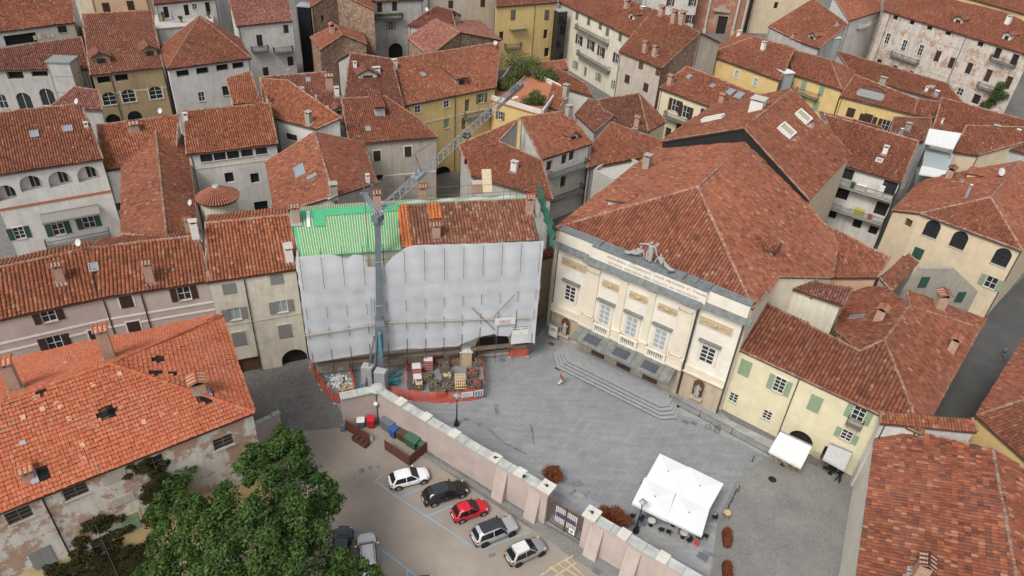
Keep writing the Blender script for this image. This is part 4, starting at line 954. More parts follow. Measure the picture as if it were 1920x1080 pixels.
h = HS['beige']
for u, v in ((1748, 429), (1799, 450), (1826, 460), (1879, 482)): h.win(u, v, 1.9, 2.6, 'a', fr='iron', bars=4)
h.win(1703, 418, 1.1, 1.2, 'd', sh='brown_wood'); h.win(1721, 475, 1.3, 1.7, 'c', sh='shutter_green'); h.win(1858, 530, 1.4, 1.7, 's', sh='shutter_sage'); h.chim(1810, 372, 1.9, .35, .35, 'metal'); h.chim(1778, 335, 1.5, 1.0, .9, 'brick'); h.dorm(1815, 330, 2.6, .8, 'shed', wmat='dark_room')
h = HS['yellow']
h.win(1397, 690, 1.25, 2.1, 'c', sh='shutter_sage'); h.win(1461, 722, 1.2, 2.0, 's', sh='shutter_sage', bars=4, trim='white_trim'); h.win(1528, 757, 1.25, 2.1, 'c', sh='shutter_sage'); h.win(1610, 776, 1.2, 1.9, 's', sh='shutter_sage', bars=3)
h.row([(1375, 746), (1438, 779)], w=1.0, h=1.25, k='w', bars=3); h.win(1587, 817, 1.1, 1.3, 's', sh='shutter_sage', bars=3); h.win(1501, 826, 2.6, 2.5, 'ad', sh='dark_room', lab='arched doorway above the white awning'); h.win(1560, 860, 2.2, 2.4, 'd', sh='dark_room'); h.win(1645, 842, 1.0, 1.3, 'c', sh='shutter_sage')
h.pipe(1482, 755); h.balcony(1602, 796, 1.5, .6)
h.skyl(1607, 597, .9, 1.6); h.chim(1646, 603, 1.6, .9, .9, 'brick'); h.chim(1782, 660, 1.6, .8, .8, 'brick'); h.chim(1758, 578, 1.8, 1.1, 1.1, 'brick'); h.chim(1686, 545, 1.2, .7, .7, 'brick')
h = HS['fly']; h.skyl(1472, 248, 2.1, 2.1, 'white_wood', 0); h.skyl(1503, 222, 2.1, 2.1, 'white_wood', 0); h.skyl(1338, 226, 1.3, 3.0, 'white_wood', 0); h.chim(1418, 208, 1.6, 1.8, 1.8, 'white', 'square vent tower with pointed lead cap')
h = HS['theatre']; h.dorm(1452, 475, 2.2, .7, wall='plaster_grey', wmat='dark_room'); h.chim(1211, 318, 1.9, .9, .9, 'stone'); h.dorm(1150, 378, 3.2, .8, 'shed', wall='plaster_white')
h = HS['I']; h.chim(1722, 1080, 1.6, 1.0, .9, 'brick')
h = HS['L1']; h.win(1665, 505, .8, .8, 'd', sh='dark_room')
h = HS['scaf']; h.win(924, 643, 4.2, 3.3, 'ad', sh='dark_room', lab='dark passage opening under the netting')
for u, v, hh in ((556, 415, 1.6), (708, 392, 1.8), (793, 377, 1.6), (818, 445, 1.4), (992, 400, 1.8)): h.chim(u, v, hh, .8, .8, 'brick')

h = HS['s22']; h.win(1353, 48, 2.8, 5.4, 'd', sh='dark_room', trim='old_stone', lab='tall black church doorway in its stone portal')
def portal():
    for u in (1326, 1380, 1396):
        r = h.hit(u, 30)
        if r: q = np.array([*r[3][:2], 0])+r[0]['n']*.35; MB().cbox(q, r[0]['d'], r[0]['n'], UP, 1.0, .7, 1.2).tube([q+UP*1.2, q+UP*18.5], .38, 10).build('column', 'stone_trim', h.root)
    r = h.hit(1353, 22)
    if r: q = np.array([*r[3][:2], r[2]]); d_, n_ = r[0]['d'], r[0]['n']; m = MB(); m.box(q-d_*2.4, d_*4.8, n_*.6, UP*.5); m.prism([q-d_*2.2+UP*.5, q+d_*2.2+UP*.5, q+UP*1.6], n_*.4); m.build('portal_pediment', 'old_stone', h.root)
portal()
h = HS['be']; h.row([(1780, 3), (1845, 18), (1873, 28)], w=1.6, h=1.4, k='d', sh='dark_room')
h = HS['ba']; h.row([(845, 8), (905, 6)], w=1.2, h=1.8, k='c', sh='shutter_brown')
h = HS['bc']; h.win(1455, 10, 1.2, 1.8, 'd', sh='dark_room')
h = HS['c3']; h.chim(1060, 182, 2.0, .9, .8, 'stone')
h = HS['r2']; h.chim(1700, 245, 1.2, .8, .8, 'stone'); h.chim(1688, 252, .9, .5, .5, 'metal')
h = HS['s33']
for lb, nm, ct, u, v, sz, mt in (('white fridge on the upper long balcony', 'fridge', 'fridge', 1652, 360, (.7, .6, 1.6), 'white_sheet'), ('table with a white cloth on the upper long balcony', 'balcony_table', 'table', 1615, 352, (1.4, .8, .8), 'white_render'), ('potted greenery on the upper long balcony', 'pot_plant', 'plant', 1600, 346, (.5, .5, .9), 'plant_green'),
        ('yellow cupboard on the lower long balcony', 'cupboard', 'cupboard', 1612, 395, (1.3, .6, 1.1), 'batten_yellow'), ('white wire crate on the lower long balcony', 'laundry_crate', 'crate', 1588, 388, (1.2, .6, .6), 'white_sheet'), ('orange box on the lower long balcony', 'storage_box', 'box', 1634, 400, (.6, .5, .7), 'terracotta')):
    r = h.hit(u, v)
    if r is None: continue
    if 'batten_yellow' not in MATS: plain('batten_yellow', (.45, .42, .12), .7)
    zf = [q[2] for q in ()] ; p = np.array([*r[3][:2], 0])+r[0]['n']*.55; z0 = (h.hit(1615, 355) if 'upper' in lb else h.hit(1600, 398))[2]
    t = thing(nm, lb, ct, p+UP*z0, 'things on the long balconies'); m = MB(); m.cbox(p+UP*(z0+.03), r[0]['d'], r[0]['n'], UP, *sz); m.cbox(p+UP*(z0+sz[2]+.03), r[0]['d'], r[0]['n'], UP, sz[0]*1.06, sz[1]*1.06, .04); m.build('carcass', mt, t)

h = HS['t1']
for k, (u, v) in enumerate(((62, 70), (70, 69), (80, 67), (88, 66), (95, 65))):
    r = h.hit(u, v)
    if r: MB().box(r[3]+r[0]['n']*.06-UP*.5, r[0]['d']*.5, r[0]['n']*.02, UP*(.8+.15*(k % 2))).build('laundry', ['plaster_beige', 'white_sheet', 'raw_wood'][k % 3], h.root)
# ================================================================ theatre front
plain('relief_stone', (.44, .34, .22), .9, var=.35, sc=9); plain('statue_stone', (.3, .29, .275), .9, var=.25, sc=4); plain('canopy_metal', (.16, .165, .15), .6, var=.3, sc=1.2)
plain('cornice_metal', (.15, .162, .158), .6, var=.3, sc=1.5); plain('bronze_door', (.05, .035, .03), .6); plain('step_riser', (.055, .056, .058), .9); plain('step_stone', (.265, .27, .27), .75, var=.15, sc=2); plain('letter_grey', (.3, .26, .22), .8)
TH = HS['theatre'].root; glassmat('canopy_glass', (.06, .07, .08), .15)
tA, tB = P(1030, 627), P(1341, 776); tD = nrm(tB-tA); tN = np.array([tD[1], -tD[0], 0]); TL = np.linalg.norm(tB-tA)
def TQ(s, o, z): return tA+tD*s+tN*o+UP*z
def tbox(m, s0, s1, o0, o1, z0, z1, mat=0): return m.box(TQ(s0, o0, z0), tD*(s1-s0), tN*(o1-o0), UP*(z1-z0), mat)
C0, C1, CO = 4.2, 17.7, .5
m = MB(); tbox(m, 0, C0, -1.3, 0, 0, 4.3); tbox(m, C0, C1, -1.3, CO, 0, 4.3); tbox(m, C1, TL, -1.3, 0, 0, 4.3); m.build('ground_storey', 'theatre_stone', TH)
m = MB(); tbox(m, 0, C0, -1.3, 0, 4.3, 13.2); tbox(m, C0, C1, -1.3, CO, 4.3, 13.2); tbox(m, C1, TL, -1.3, 0, 4.3, 13.2); m.build('upper_storey', 'theatre_white', TH)
for a, b in ((-.05, C0), (C1, TL+.05)): m = MB(); tbox(m, a, b, 0, .28, 4.3, 5.1); tbox(m, a, b, .0, .4, 4.1, 4.3); m.build('string_course', 'theatre_cream', TH)
for a, b in ((C0+.03, 6.1), (8.55, 9.65), (12.15, 13.15), (15.75, C1-.03)):
    m = MB(); tbox(m, a, b, CO, CO+.3, 4.3, 5.9); tbox(m, a-.06, b+.06, CO, CO+.4, 5.65, 5.85); tbox(m, a-.05, b+.05, CO, CO+.38, 4.3, 4.6)
    m.build('pedestal', 'theatre_cream', TH)
    m = MB(); tbox(m, a+.12, b-.12, CO, CO+.13, 5.9, 12.7); tbox(m, a+.02, b-.02, CO, CO+.2, 12.45, 12.75); m.build('pilaster', 'theatre_cream', TH)
for s0, s1, z0, z1, o in ((.6, 4.0, 11.1, 12.1, 0), (6.5, 8.5, 10.8, 11.75, CO), (9.95, 12.1, 10.8, 11.75, CO), (13.5, 15.7, 10.8, 11.75, CO), (18.1, 21.8, 10.9, 11.95, 0)):
    m = MB(); tbox(m, s0-.1, s1+.1, o, o+.05, z0-.1, z1+.1, 1); tbox(m, s0, s1, o+.05, o+.07, z0, z1)
    c = (s0+s1)/2                                              # carved scrolls either side of a boss
    for sg in (-1, 1):
        for k in range(3):
            x = c+sg*(.35+k*(s1-s0)/2/3.4); r_ = .3-.05*k; zc = (z0+z1)/2+(.08 if k % 2 else -.05)
            pts = [TQ(x+sg*r_*(1-t_/9)*math.cos(t_*.9), o+.09, zc+r_*(1-t_/9)*math.sin(t_*.9)) for t_ in range(8)]
            m.tube(pts, .05, 5)
        m.tube([TQ(c+sg*.2, o+.09, z0+.2), TQ(c+sg*(s1-s0)*.25, o+.09, z1-.15), TQ(c+sg*(s1-s0)*.46, o+.09, z0+.25)], .045, 5)
    m.lathe(TQ(c, o+.08, (z0+z1)/2-.2), [(.02, 0), (.2, .1), (.22, .25), (.05, .42)], 8)
    m.build('carved_panel', ['relief_stone', 'theatre_cream'], TH)
for s0, s1, z0, z1, o, gl, fr in ((1.5, 3.0, 6.4, 8.6, 0, 'window_glass', 'white_wood'), (6.65, 8.05, 5.7, 8.4, CO, 'curtain_glass', 'white_wood'), (10.15, 11.6, 5.7, 8.4, CO, 'curtain_glass', 'white_wood'),
                                  (13.75, 15.25, 5.7, 8.4, CO, 'curtain_glass', 'white_wood'), (19.1, 20.75, 6.3, 8.5, 0, 'window_glass', 'white_wood')):
    m = MB(); tbox(m, s0, s1, o, o+.02, z0, z1); w_ = m.build('window', gl, TH)
    f = MB(); b = .1; n_ = 4
    for x in (s0, (s0+s1)/2-b/2, s1-b): tbox(f, x, x+b, o+.02, o+.07, z0, z1)
    for k in range(n_+1): zz = z0+(z1-z0-b)*k/n_; tbox(f, s0+b, s1-b, o+.02, o+.062, zz, zz+b*.7)
    f.build('frame', fr, w_)
    q = MB(); tbox(q, s0-.28, s0, o, o+.13, z0-.1, z1+.25); tbox(q, s1, s1+.28, o, o+.13, z0-.1, z1+.25); tbox(q, s0, s1, o, o+.128, z1, z1+.25); tbox(q, s0-.2, s1+.2, o, o+.1, z1+.25, z1+.55); q.build('surround', 'theatre_cream', w_)
    q = MB(); tbox(q, s0-.45, s1+.45, o, o+.5, z1+.55, z1+.7); q.build('lintel', 'cornice_metal', w_)
for s0, s1 in ((6.2, 8.5), (9.7, 12.1), (13.2, 15.7)):
    m = MB(); tbox(m, s0, s1, CO, CO+.45, 4.3, 4.55); tbox(m, s0, s1, CO+.2, CO+.47, 5.4, 5.55); tbox(m, s0, s0+.3, CO+.2, CO+.45, 4.55, 5.4); tbox(m, s1-.3, s1, CO+.2, CO+.45, 4.55, 5.4); tbox(m, s0+.3, s1-.3, CO, CO+.02, 4.55, 5.4, 1)
    k = 7
    for i in range(k): m.lathe(TQ(s0+.42+(s1-s0-.84)*i/(k-1), CO+.33, 4.55), [(.06, 0), (.095, .25), (.05, .55), (.075, .85)], 7)
    m.build('balustrade', ['theatre_white', 'relief_stone'], TH)
m = MB(); tbox(m, -.3, C0, -.5, .55, 13.2, 13.35); tbox(m, C0-.3, C1+.3, -.5, CO+.55, 13.2, 13.35); tbox(m, C1, TL+.3, -.5, .55, 13.2, 13.35); tbox(m, C0, C1, -.5, CO+.3, 12.95, 13.2); tbox(m, 0, C0, -.5, .3, 12.95, 13.2); tbox(m, C1, TL, -.5, .3, 12.95, 13.2); m.build('cornice', 'theatre_cream', TH)
m = MB()
for a, b, o in ((-.9, C0-.35, .0), (C0-.35, C1+.35, CO), (C1+.35, TL+.8, .0)):
    m.prism([TQ(a, o-.2, 13.35), TQ(a, o+.72, 13.35), TQ(a, o+.72, 13.41), TQ(a, o-.2, 13.7)], tD*(b-a))
    for x in np.arange(a+.4, b, .9): m.prism([TQ(x, o+.0, 13.62), TQ(x, o+.74, 13.38), TQ(x, o+.74, 13.45), TQ(x, o+.0, 13.7)], tD*.05)
m.build('cornice_flashing', 'cornice_metal', TH)
m = MB(); tbox(m, -.3, 4.4, -.7, -.15, 13.4, 15.25); tbox(m, 4.4, 18.3, -.7, .25, 13.4, 15.15); tbox(m, 18.3, TL+.2, -.7, -.15, 13.4, 15.2); m.build('attic_wall', 'theatre_white', TH)
m = MB(); tbox(m, -.35, 4.35, -1.4, -.08, 15.25, 15.36); tbox(m, 4.35, 18.35, -1.5, .33, 15.15, 15.27); tbox(m, 18.35, TL+.25, -1.4, -.08, 15.2, 15.31)
for x in (4.0, 7.2, 14.2, 15.6, 17.2): tbox(m, x, x+1.1, -1.3, -.1, 15.27, 15.45)
m.build('coping', 'cornice_metal', TH)
m = MB(); zc0, zc1, o0, o1 = 4.35, 3.65, CO+.05, 3.0
pts = dict(a=TQ(C0+.5, o0, zc0), b=TQ(C1-.6, o0, zc0), c=TQ(C1-.35, o1, zc1), d=TQ(C0+.1, o1, zc1), e=TQ(C0+.1, o0, zc1), f=TQ(C1-.35, o0, zc1))
for q in ('abcd', 'ade', 'bfc'): m.prism([pts[k] for k in q], UP*.07)
for x in np.arange(C0+1, C1-.6, .9): m.tube([TQ(x, o0, zc0+.1), TQ(x, o1, zc1+.1)], .03, 4)
tbox(m, C0+.08, C1-.33, o1-.03, o1+.05, zc1-.12, zc1+.1); cn = m.build('canopy', 'canopy_metal', TH)
for a in (6.0, 9.9, 13.6):
    g = MB(); w_ = 1.9; u_ = nrm(TQ(0, o1, zc1)-TQ(0, o0, zc0)); nn = nrm(np.cross(tD, u_)); nn = nn if nn[2] > 0 else -nn
    g.box(TQ(a, o0+.9, zc0-(zc0-zc1)*.9/(o1-o0)+.08), tD*w_, u_*1.15, nn*.06); g.build('glass_panel', 'canopy_glass', cn)
for s0, s1, mt, lb in ((6.4, 8.2, 'bronze_door', None), (9.9, 11.8, 'iron', 'barred iron gate of the middle entrance'), (13.4, 15.3, 'bronze_door', None)):
    m = MB(); tbox(m, s0, s1, CO, CO+.03, .6, 3.3); dr = m.build('door', mt, TH)
    q = MB()
    for i in range(5 if mt == 'bronze_door' else 9):
        if mt == 'bronze_door': tbox(q, s0+.1, s1-.1, CO+.03, CO+.07, .75+i*.5, 1.15+i*.5)
        else: x = s0+.1+i*(s1-s0-.2)/8; tbox(q, x-.03, x+.03, CO+.03, CO+.1, .6, 3.3)
    q.build('door_panel', 'brown_wood' if mt == 'bronze_door' else 'old_wood', dr)
    if lb: dr['label'] = lb
for s0, z0, w_, h_ in ((8.75, 1.3, .75, .8), (12.2, 1.2, .75, .8)):
    m = MB(); tbox(m, s0, s0+w_, CO, CO+.06, z0, z0+h_); o_ = m.build('notice_board', 'white_trim', TH); q = MB(); tbox(q, s0+.2, s0+w_-.15, CO+.06, CO+.075, z0+.2, z0+h_-.2); q.build('notice', 'shutter_grey' if s0 > 10 else 'iron', o_)
for pp_, r_ in (([TQ(C1+.12, .15, 0), TQ(C1+.12, .15, 4.2), TQ(C1+.12, .42, 4.4), TQ(C1+.12, .3, 13.2)], .09), ([TQ(TL+.1, -.1, 0), TQ(TL+.1, -.1, 13)], .07), ([TQ(-.1, -.1, 0), TQ(-.1, -.1, 13)], .07)): MB().tube(pp_, r_, 6).build('drainpipe', 'gutter_metal', TH)
for z in (12.3, 6.1):
    for x in (4.5, 15.9): MB().tube([TQ(x, CO+.5, z), TQ(x+1.5, CO+.5, z)], .025, 5).tube([TQ(x, CO, z), TQ(x, CO+.5, z)], .02, 4).tube([TQ(x+1.5, CO, z), TQ(x+1.5, CO+.5, z)], .02, 4).build('lamp_rail', 'iron', TH)
def text_on(txt, p, d, up, size, mat, parent, name='lettering', ext=.01, align='LEFT'):
    c = bpy.data.curves.new(name, 'FONT'); c.body = txt; c.size = size; c.extrude = ext; c.align_x = align; c.resolution_u = 2
    d = nrm(d); up = nrm(up); n_ = np.cross(d, up); o_ = bpy.data.objects.new(name, c); COL.objects.link(o_)
    mm = Matrix.Identity(4)
    for r in range(3): mm[r][0], mm[r][1], mm[r][2], mm[r][3] = d[r], up[r], n_[r], p[r]-ORG.get(parent.name, (0, 0, 0))[r]
    dg = bpy.context.evaluated_depsgraph_get(); me = bpy.data.meshes.new_from_object(o_.evaluated_get(dg)); bpy.data.objects.remove(o_); bpy.data.curves.remove(c)
    me.transform(mm); me.materials.clear(); me.materials.append(MATS[mat]); o_ = bpy.data.objects.new(name, me); COL.objects.link(o_); o_.parent = parent
    return o_
text_on('EXPOLIENDO  EXHILARANDO  CIVIUM  MELPOMENI  ET  THALIAE', TQ(6.4, .27, 14.5), tD, UP, .4, 'letter_grey', TH)
text_on('SOCIETAS  AMICORUM  AERE  COLLATO  AN  MDCCCXXXV', TQ(6.6, .27, 13.85), tD, UP, .4, 'letter_grey', TH)
text_on('ANIMIS', TQ(9.3, .27, 14.93), tD, UP, .2, 'letter_grey', TH); text_on('CIVIUM', TQ(11.6, .27, 14.93), tD, UP, .2, 'letter_grey', TH)
# entrance steps
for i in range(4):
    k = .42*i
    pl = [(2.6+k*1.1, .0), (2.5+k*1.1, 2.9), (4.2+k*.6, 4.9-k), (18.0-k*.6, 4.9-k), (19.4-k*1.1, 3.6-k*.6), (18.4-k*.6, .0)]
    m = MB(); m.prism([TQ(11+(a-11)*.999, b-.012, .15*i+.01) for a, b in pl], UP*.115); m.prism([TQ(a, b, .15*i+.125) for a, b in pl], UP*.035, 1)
    o_ = struct(m.build('entrance_steps', ['step_riser', 'step_stone']))  # near-black riser colour paints in the shadow line below each tread
m = MB(); m.prism([TQ(18.6, 0, .012), TQ(18.6, 2.6, .012), TQ(31, 2.7, .012), TQ(31, 0, .012)], UP*.12); struct(m.build('pavement', 'terrace_slabs'))
# ---------------------------------------------------------------- carved figures
def skin(name, verts, edges, radii, mat, parent, sub=2, root=0):
    """one continuous body grown round a skeleton of joints"""
    org = np.array(ORG.get(parent.name, (0, 0, 0))) if parent is not None else np.zeros(3)
    me = bpy.data.meshes.new(name); me.from_pydata([tuple(np.asarray(v, float)-org) for v in verts], edges, []); o_ = bpy.data.objects.new(name, me); COL.objects.link(o_)
    md = o_.modifiers.new('Skin', 'SKIN')
    if not me.skin_vertices: pass
    lay = me.skin_vertices[0].data if len(me.skin_vertices) else None
    if lay is None:
        bm = bmesh.new(); bm.from_mesh(me); bm.verts.layers.skin.verify(); bm.to_mesh(me); bm.free(); lay = me.skin_vertices[0].data
    for i, r in enumerate(radii): lay[i].radius = (r, r) if not isinstance(r, tuple) else r; lay[i].use_root = (i == root)
    s_ = o_.modifiers.new('Subdivision', 'SUBSURF'); s_.levels = sub; s_.render_levels = sub
    me.materials.append(MATS[mat]); o_.parent = parent
    dg = bpy.context.evaluated_depsgraph_get(); ev = o_.evaluated_get(dg); m2 = bpy.data.meshes.new_from_object(ev)
    for pl_ in m2.polygons: pl_.use_smooth = True
    o_.modifiers.clear(); o_.data = m2; ORG[o_.name] = tuple(org)
    if not m2.materials: m2.materials.append(MATS[mat])
    return o_
def figure(name, label, base, d, n, hgt, mat, parts, cat='statue', group=None):
    """parts: list of chains [(x along d, y along n, z), radius] relative to base, scaled by height; first chain starts at the pelvis, others start at a joint index"""
    t = thing(name, label, cat, base, group); V = []; E = []; R = []
    for ch in parts:
        st = ch[0]; prev = st if isinstance(st, int) else None
        for it in (ch[1:] if isinstance(st, int) else ch):
            V.append(np.asarray(base)+(d*it[0]+n*it[1]+UP*it[2])*hgt); R.append(it[3]*hgt)
            if prev is not None: E.append((prev, len(V)-1))
            prev = len(V)-1
    skin('body', V, E, R, mat, t); return t
STAND = [[(0, 0, .5, .1), (0, 0, .62, .085), (0, 0, .74, .1), (0, 0, .82, .045), (0, .01, .88, .06), (0, .015, .95, .05)],
         [2, (-.12, 0, .77, .05), (-.17, .02, .62, .038), (-.13, .1, .52, .03)], [2, (.12, 0, .77, .05), (.19, .03, .64, .038), (.2, .1, .74, .03)],
         [0, (-.06, 0, .42, .1), (-.07, .01, .22, .1), (-.08, .02, .03, .1)], [0, (.06, .01, .42, .1), (.06, .05, .25, .1), (.08, .03, .03, .1)]]
ORATE = [STAND[0], [2, (-.13, 0, .78, .05), (-.27, .04, .74, .038), (-.42, .06, .7, .03), (-.5, .07, .68, .022)], [2, (.13, 0, .77, .05), (.22, 0, .66, .04), (.27, .02, .52, .032), (.34, .02, .4, .03)], STAND[3], STAND[4],
         [2, (.1, -.08, .72, .07), (.2, -.1, .8, .06), (.24, -.1, .92, .05)]]
RECL = [[(0, 0, .14, .13), (-.1, 0, .3, .11), (-.14, 0, .44, .12), (-.14, .01, .54, .05), (-.14, .03, .62, .07), (-.14, .03, .7, .055)],
        [2, (-.02, 0, .47, .055), (.1, .06, .36, .045), (.24, .08, .3, .035)], [2, (-.26, 0, .46, .055), (-.34, .02, .3, .045), (-.36, .06, .14, .035)],
        [0, (.2, .08, .24, .1), (.42, .1, .1, .08), (.6, .1, .06, .05)], [0, (.2, -.06, .16, .1), (.45, .0, .07, .08), (.68, .0, .05, .05)]]
def mirror(p): return [[(c if isinstance(c, int) else (-c[0],)+tuple(c[1:])) for c in ch] for ch in p]
zt = 15.27; MB().prism([TQ(8.4, -.9, zt), TQ(13.6, -.9, zt), TQ(13.6, .1, zt), TQ(8.4, .1, zt)], UP*.3).build('statue_plinth', 'cornice_metal', TH)
figure('statue', 'standing winged stone figure with outstretched arm on top of the theatre front', TQ(11.0, -.4, zt+.3), tD, tN, 2.7, 'statue_stone', ORATE, group='stone figures on the theatre front')
figure('statue', 'stone figure reclining left of the winged one on the theatre attic', TQ(9.6, -.4, zt+.3), tD, tN, 2.3, 'statue_stone', mirror(RECL), group='stone figures on the theatre front')
figure('statue', 'stone figure reclining right of the winged one on the theatre attic', TQ(12.6, -.4, zt+.3), tD, tN, 2.2, 'statue_stone', RECL, group='stone figures on the theatre front')
for s_, lb in ((2.25, 'stone statue in the arched niche behind the poster stand'), (20.0, 'stone statue in the arched niche beside the railing ramp')):
    m = MB(); R_, z0, z1 = .62, 1.3, 3.75; arc = [(s_-R_, z0), (s_+R_, z0)]+[(s_+R_*math.cos(x), z1-R_+R_*math.sin(x)) for x in np.linspace(0, math.pi, 9)]
    m.prism([TQ(a, .002, b) for a, b in arc], tN*.03); o_ = m.build('niche', 'brown_wood', TH)
    q = MB(); ring = [TQ(s_+(R_+.06)*math.cos(x), .08, z1-R_+(R_+.06)*math.sin(x)) for x in np.linspace(0, math.pi, 10)]; q.tube([TQ(s_+R_+.06, .08, z0)]+ring+[TQ(s_-R_-.06, .08, z0)], .08, 5); tbox(q, s_-.75, s_+.75, 0, .55, z0-.25, z0); q.build('niche_moulding', 'theatre_stone', o_)
    figure('statue', lb, TQ(s_, .3, z0), tD, tN, 2.0, 'statue_stone', STAND, group='stone figures in the theatre niches')
t = thing('poster_stand', 'glazed poster stand by the corner of the theatre', 'poster stand', TQ(.7, .5, 0))
m = MB(); tbox(m, 0.05, .2, .35, .55, 0, 2.3); tbox(m, 1.35, 1.5, .35, .55, 0, 2.3); tbox(m, .2, 1.35, .38, .52, 2.1, 2.3); tbox(m, .2, 1.35, .38, .52, .3, .45); m.build('frame', 'lead_grey', t)
m = MB(); tbox(m, .2, 1.35, .4, .53, .45, 2.1); pb = m.build('poster', 'white_trim', t)
m = MB(); tbox(m, .42, 1.15, .53, .545, 1.25, 1.75); m.build('picture', 'relief_stone', pb)
# ================================================================ house under repair: membrane, battens, scaffold, netting
plain('batten_wood', (.5, .43, .27), .7, var=.15); plain('scaffold_steel', (.14, .115, .095), .6, .3); plain('timber_pole', (.38, .31, .24), .8, var=.25)
sc_ = HS['scaf']
def on_face(h, j, u, v):
    c, n = h.planes[j]; return hitplane(u, v, c, n), n
def battens(h, j, e0, e1, r0, r1, cnt, w=.06, th=.06, mat='batten_wood', name='battens', off=.0, skip=0.0):
    m = MB(); n = h.planes[j][1]
    for i in range(cnt):
        f_ = (i+.5)/cnt; a = e0+(e1-e0)*f_; b = r0+(r1-r0)*f_; a = a+(b-a)*skip; d = b-a; x = nrm(np.cross(n, d))
        m.box(a+n*off-x*w/2, x*w, d, n*th)
    h.late.append(('mesh', m, name, mat))
House._mesh = lambda s, m, name, mat: m.build(name, mat, s.roof)
k0 = sc_.K
battens(sc_, 0, k0[(563, 482)]*.985+k0[(752, 468)]*.015, k0[(752, 468)], k0[(543, 398)]*.97+k0[(747, 384)]*.03, k0[(747, 384)], 40, .085, .06)
for j in (2, 3):
    ids = sc_.F[j]; battens(sc_, j, k0[ids[1]], k0[ids[2]], k0[ids[0]], k0[ids[3]], 46, .1, .07)
def tpatch(h, j, px, mat):
    pts = [on_face(h, j, u, v)[0] for u, v in px]; n = h.planes[j][1]; e = nrm(np.cross(UP, n)); u_ = np.cross(n, e); m = MB()
    tiles(m, [p+n*.06 for p in pts], e, u_, n, 0, .36, .46); h.late.append(('mesh', m, 'new_tiles', mat))
tpatch(sc_, 1, [(754, 467), (772, 466), (766, 384), (748, 385)], 'tile_new'); tpatch(sc_, 1, [(805, 413), (828, 411), (826, 381), (803, 382)], 'tile_new')
# loose roll of membrane, white strip
p_, n_ = on_face(sc_, 0, 584, 410); e_ = nrm(np.cross(UP, n_)); u_ = np.cross(n_, e_)
for dx, mt, w_ in ((.2, 'green_membrane', 1.2), (-.5, 'white_sheet', .35)): mm_ = MB(); mm_.box(p_+e_*dx-u_*1.2+n_*.1, e_*w_, u_*2.2, n_*.03); sc_.late.append(('mesh', mm_, 'membrane_offcut', mt))
tp_ = MB()                                                     # membrane turned over the ridge
for i in range(1): tp_.box(k0[(543, 398)]+(k0[(752, 468)]-k0[(563, 482)])*.03-UP*.02+n_*.1-u_*.9, (k0[(747, 384)]-k0[(543, 398)])*.97, u_*.95, n_*.03)
sc_.late.append(('mesh', tp_, 'ridge_membrane', 'green_membrane'))
m, t, b = nt('netting'); b.inputs['Roughness'].default_value = .9
tr = N(t, 'ShaderNodeBsdfTranslucent'); tp = N(t, 'ShaderNodeBsdfTransparent'); m1 = N(t, 'ShaderNodeMixShader'); m2 = N(t, 'ShaderNodeMixShader')
cl = ramp(t, noise(t, wpos(t, (1, 1, .8)), .5, 3, .5), [(.3, (.68, .7, .73)), (.7, (.76, .775, .8))]); L(t, cl, b.inputs['Base Color']); L(t, cl, tr.inputs['Color'])
m1.inputs[0].default_value = .3; m2.inputs[0].default_value = .09
bp_ = N(t, 'ShaderNodeBump', Strength=.35, Distance=.08); L(t, noise(t, wpos(t, (1.6, 1.6, .7)), 1.6, 5, .6), bp_.inputs['Height']); L(t, bp_.outputs[0], b.inputs['Normal'])
L(t, b.outputs[0], m1.inputs[1]); L(t, tr.outputs[0], m1.inputs[2]); L(t, m1.outputs[0], m2.inputs[1]); L(t, tp.outputs[0], m2.inputs[2]); L(t, m2.outputs[0], t.nodes['Material Output'].inputs[0])
eA, eB = k0[(563, 482)], k0[(1010, 452)]; sD = nrm([*(eB-eA)[:2], 0]); sN = np.array([sD[1], -sD[0], 0]); SL = np.linalg.norm((eB-eA)[:2])
S0 = np.array([eA[0], eA[1], 0])
def SQ(s, o, z): return S0+sD*s+sN*o+UP*z
def sq_hit(u, v, o=1.1):
    p = hitplane(u, v, SQ(0, o, 0), sN); return (p-S0).dot(sD), p[2]
SCF = thing('scaffold', 'steel tube scaffold hung with pale grey debris netting round the house under repair', 'scaffold', SQ(SL/2, 1.1, 0))
botp = [(575, 660), (587, 677), (640, 668), (692, 660), (755, 651), (800, 650), (857, 646), (888, 632), (910, 626), (927, 623), (930, 627), (955, 627), (962, 610), (990, 640), (1005, 640)]
topp = [(558, 481), (600, 477), (625, 476), (650, 486), (662, 476), (682, 478), (688, 500), (720, 500), (735, 482), (760, 464), (775, 459), (860, 457), (1009, 452)]
bs = sorted(sq_hit(*q) for q in botp); ts = sorted(sq_hit(*q) for q in topp)
fz = lambda L_, s: float(np.interp(s, [a for a, _ in L_], [b for _, b in L_]))
nS, nZ = 150, 46; s_a, s_b = -.35, SL+.25; bay = 2.1; V = []
for i in range(nS+1):
    s = s_a+(s_b-s_a)*i/nS; zb, ztp = fz(bs, s), fz(ts, s)
    for j in range(nZ+1):
        f_ = j/nZ; z = zb+(ztp-zb)*f_; ph = (s/bay) % 1
        lift = (z/2.0) % 1
        o = 1.1+(.03+.07*abs(math.sin(int(s/bay)*2.7+int(z/4)*1.9)))*abs(math.sin(math.pi*ph))*(.7+.3*math.sin(z*.35+int(s/bay)*1.7))+.03*math.sin(math.pi*lift)+.02*math.sin(s*3.1+z*.5)+(.25*(1-f_)**3)
        V.append(SQ(s, o, z))
q = np.array([[i*(nZ+1)+j, (i+1)*(nZ+1)+j, (i+1)*(nZ+1)+j+1, i*(nZ+1)+j+1] for i in range(nS) for j in range(nZ)])
MB().raw(np.array(V), q, 0, None, True).build('netting', 'netting', SCF)
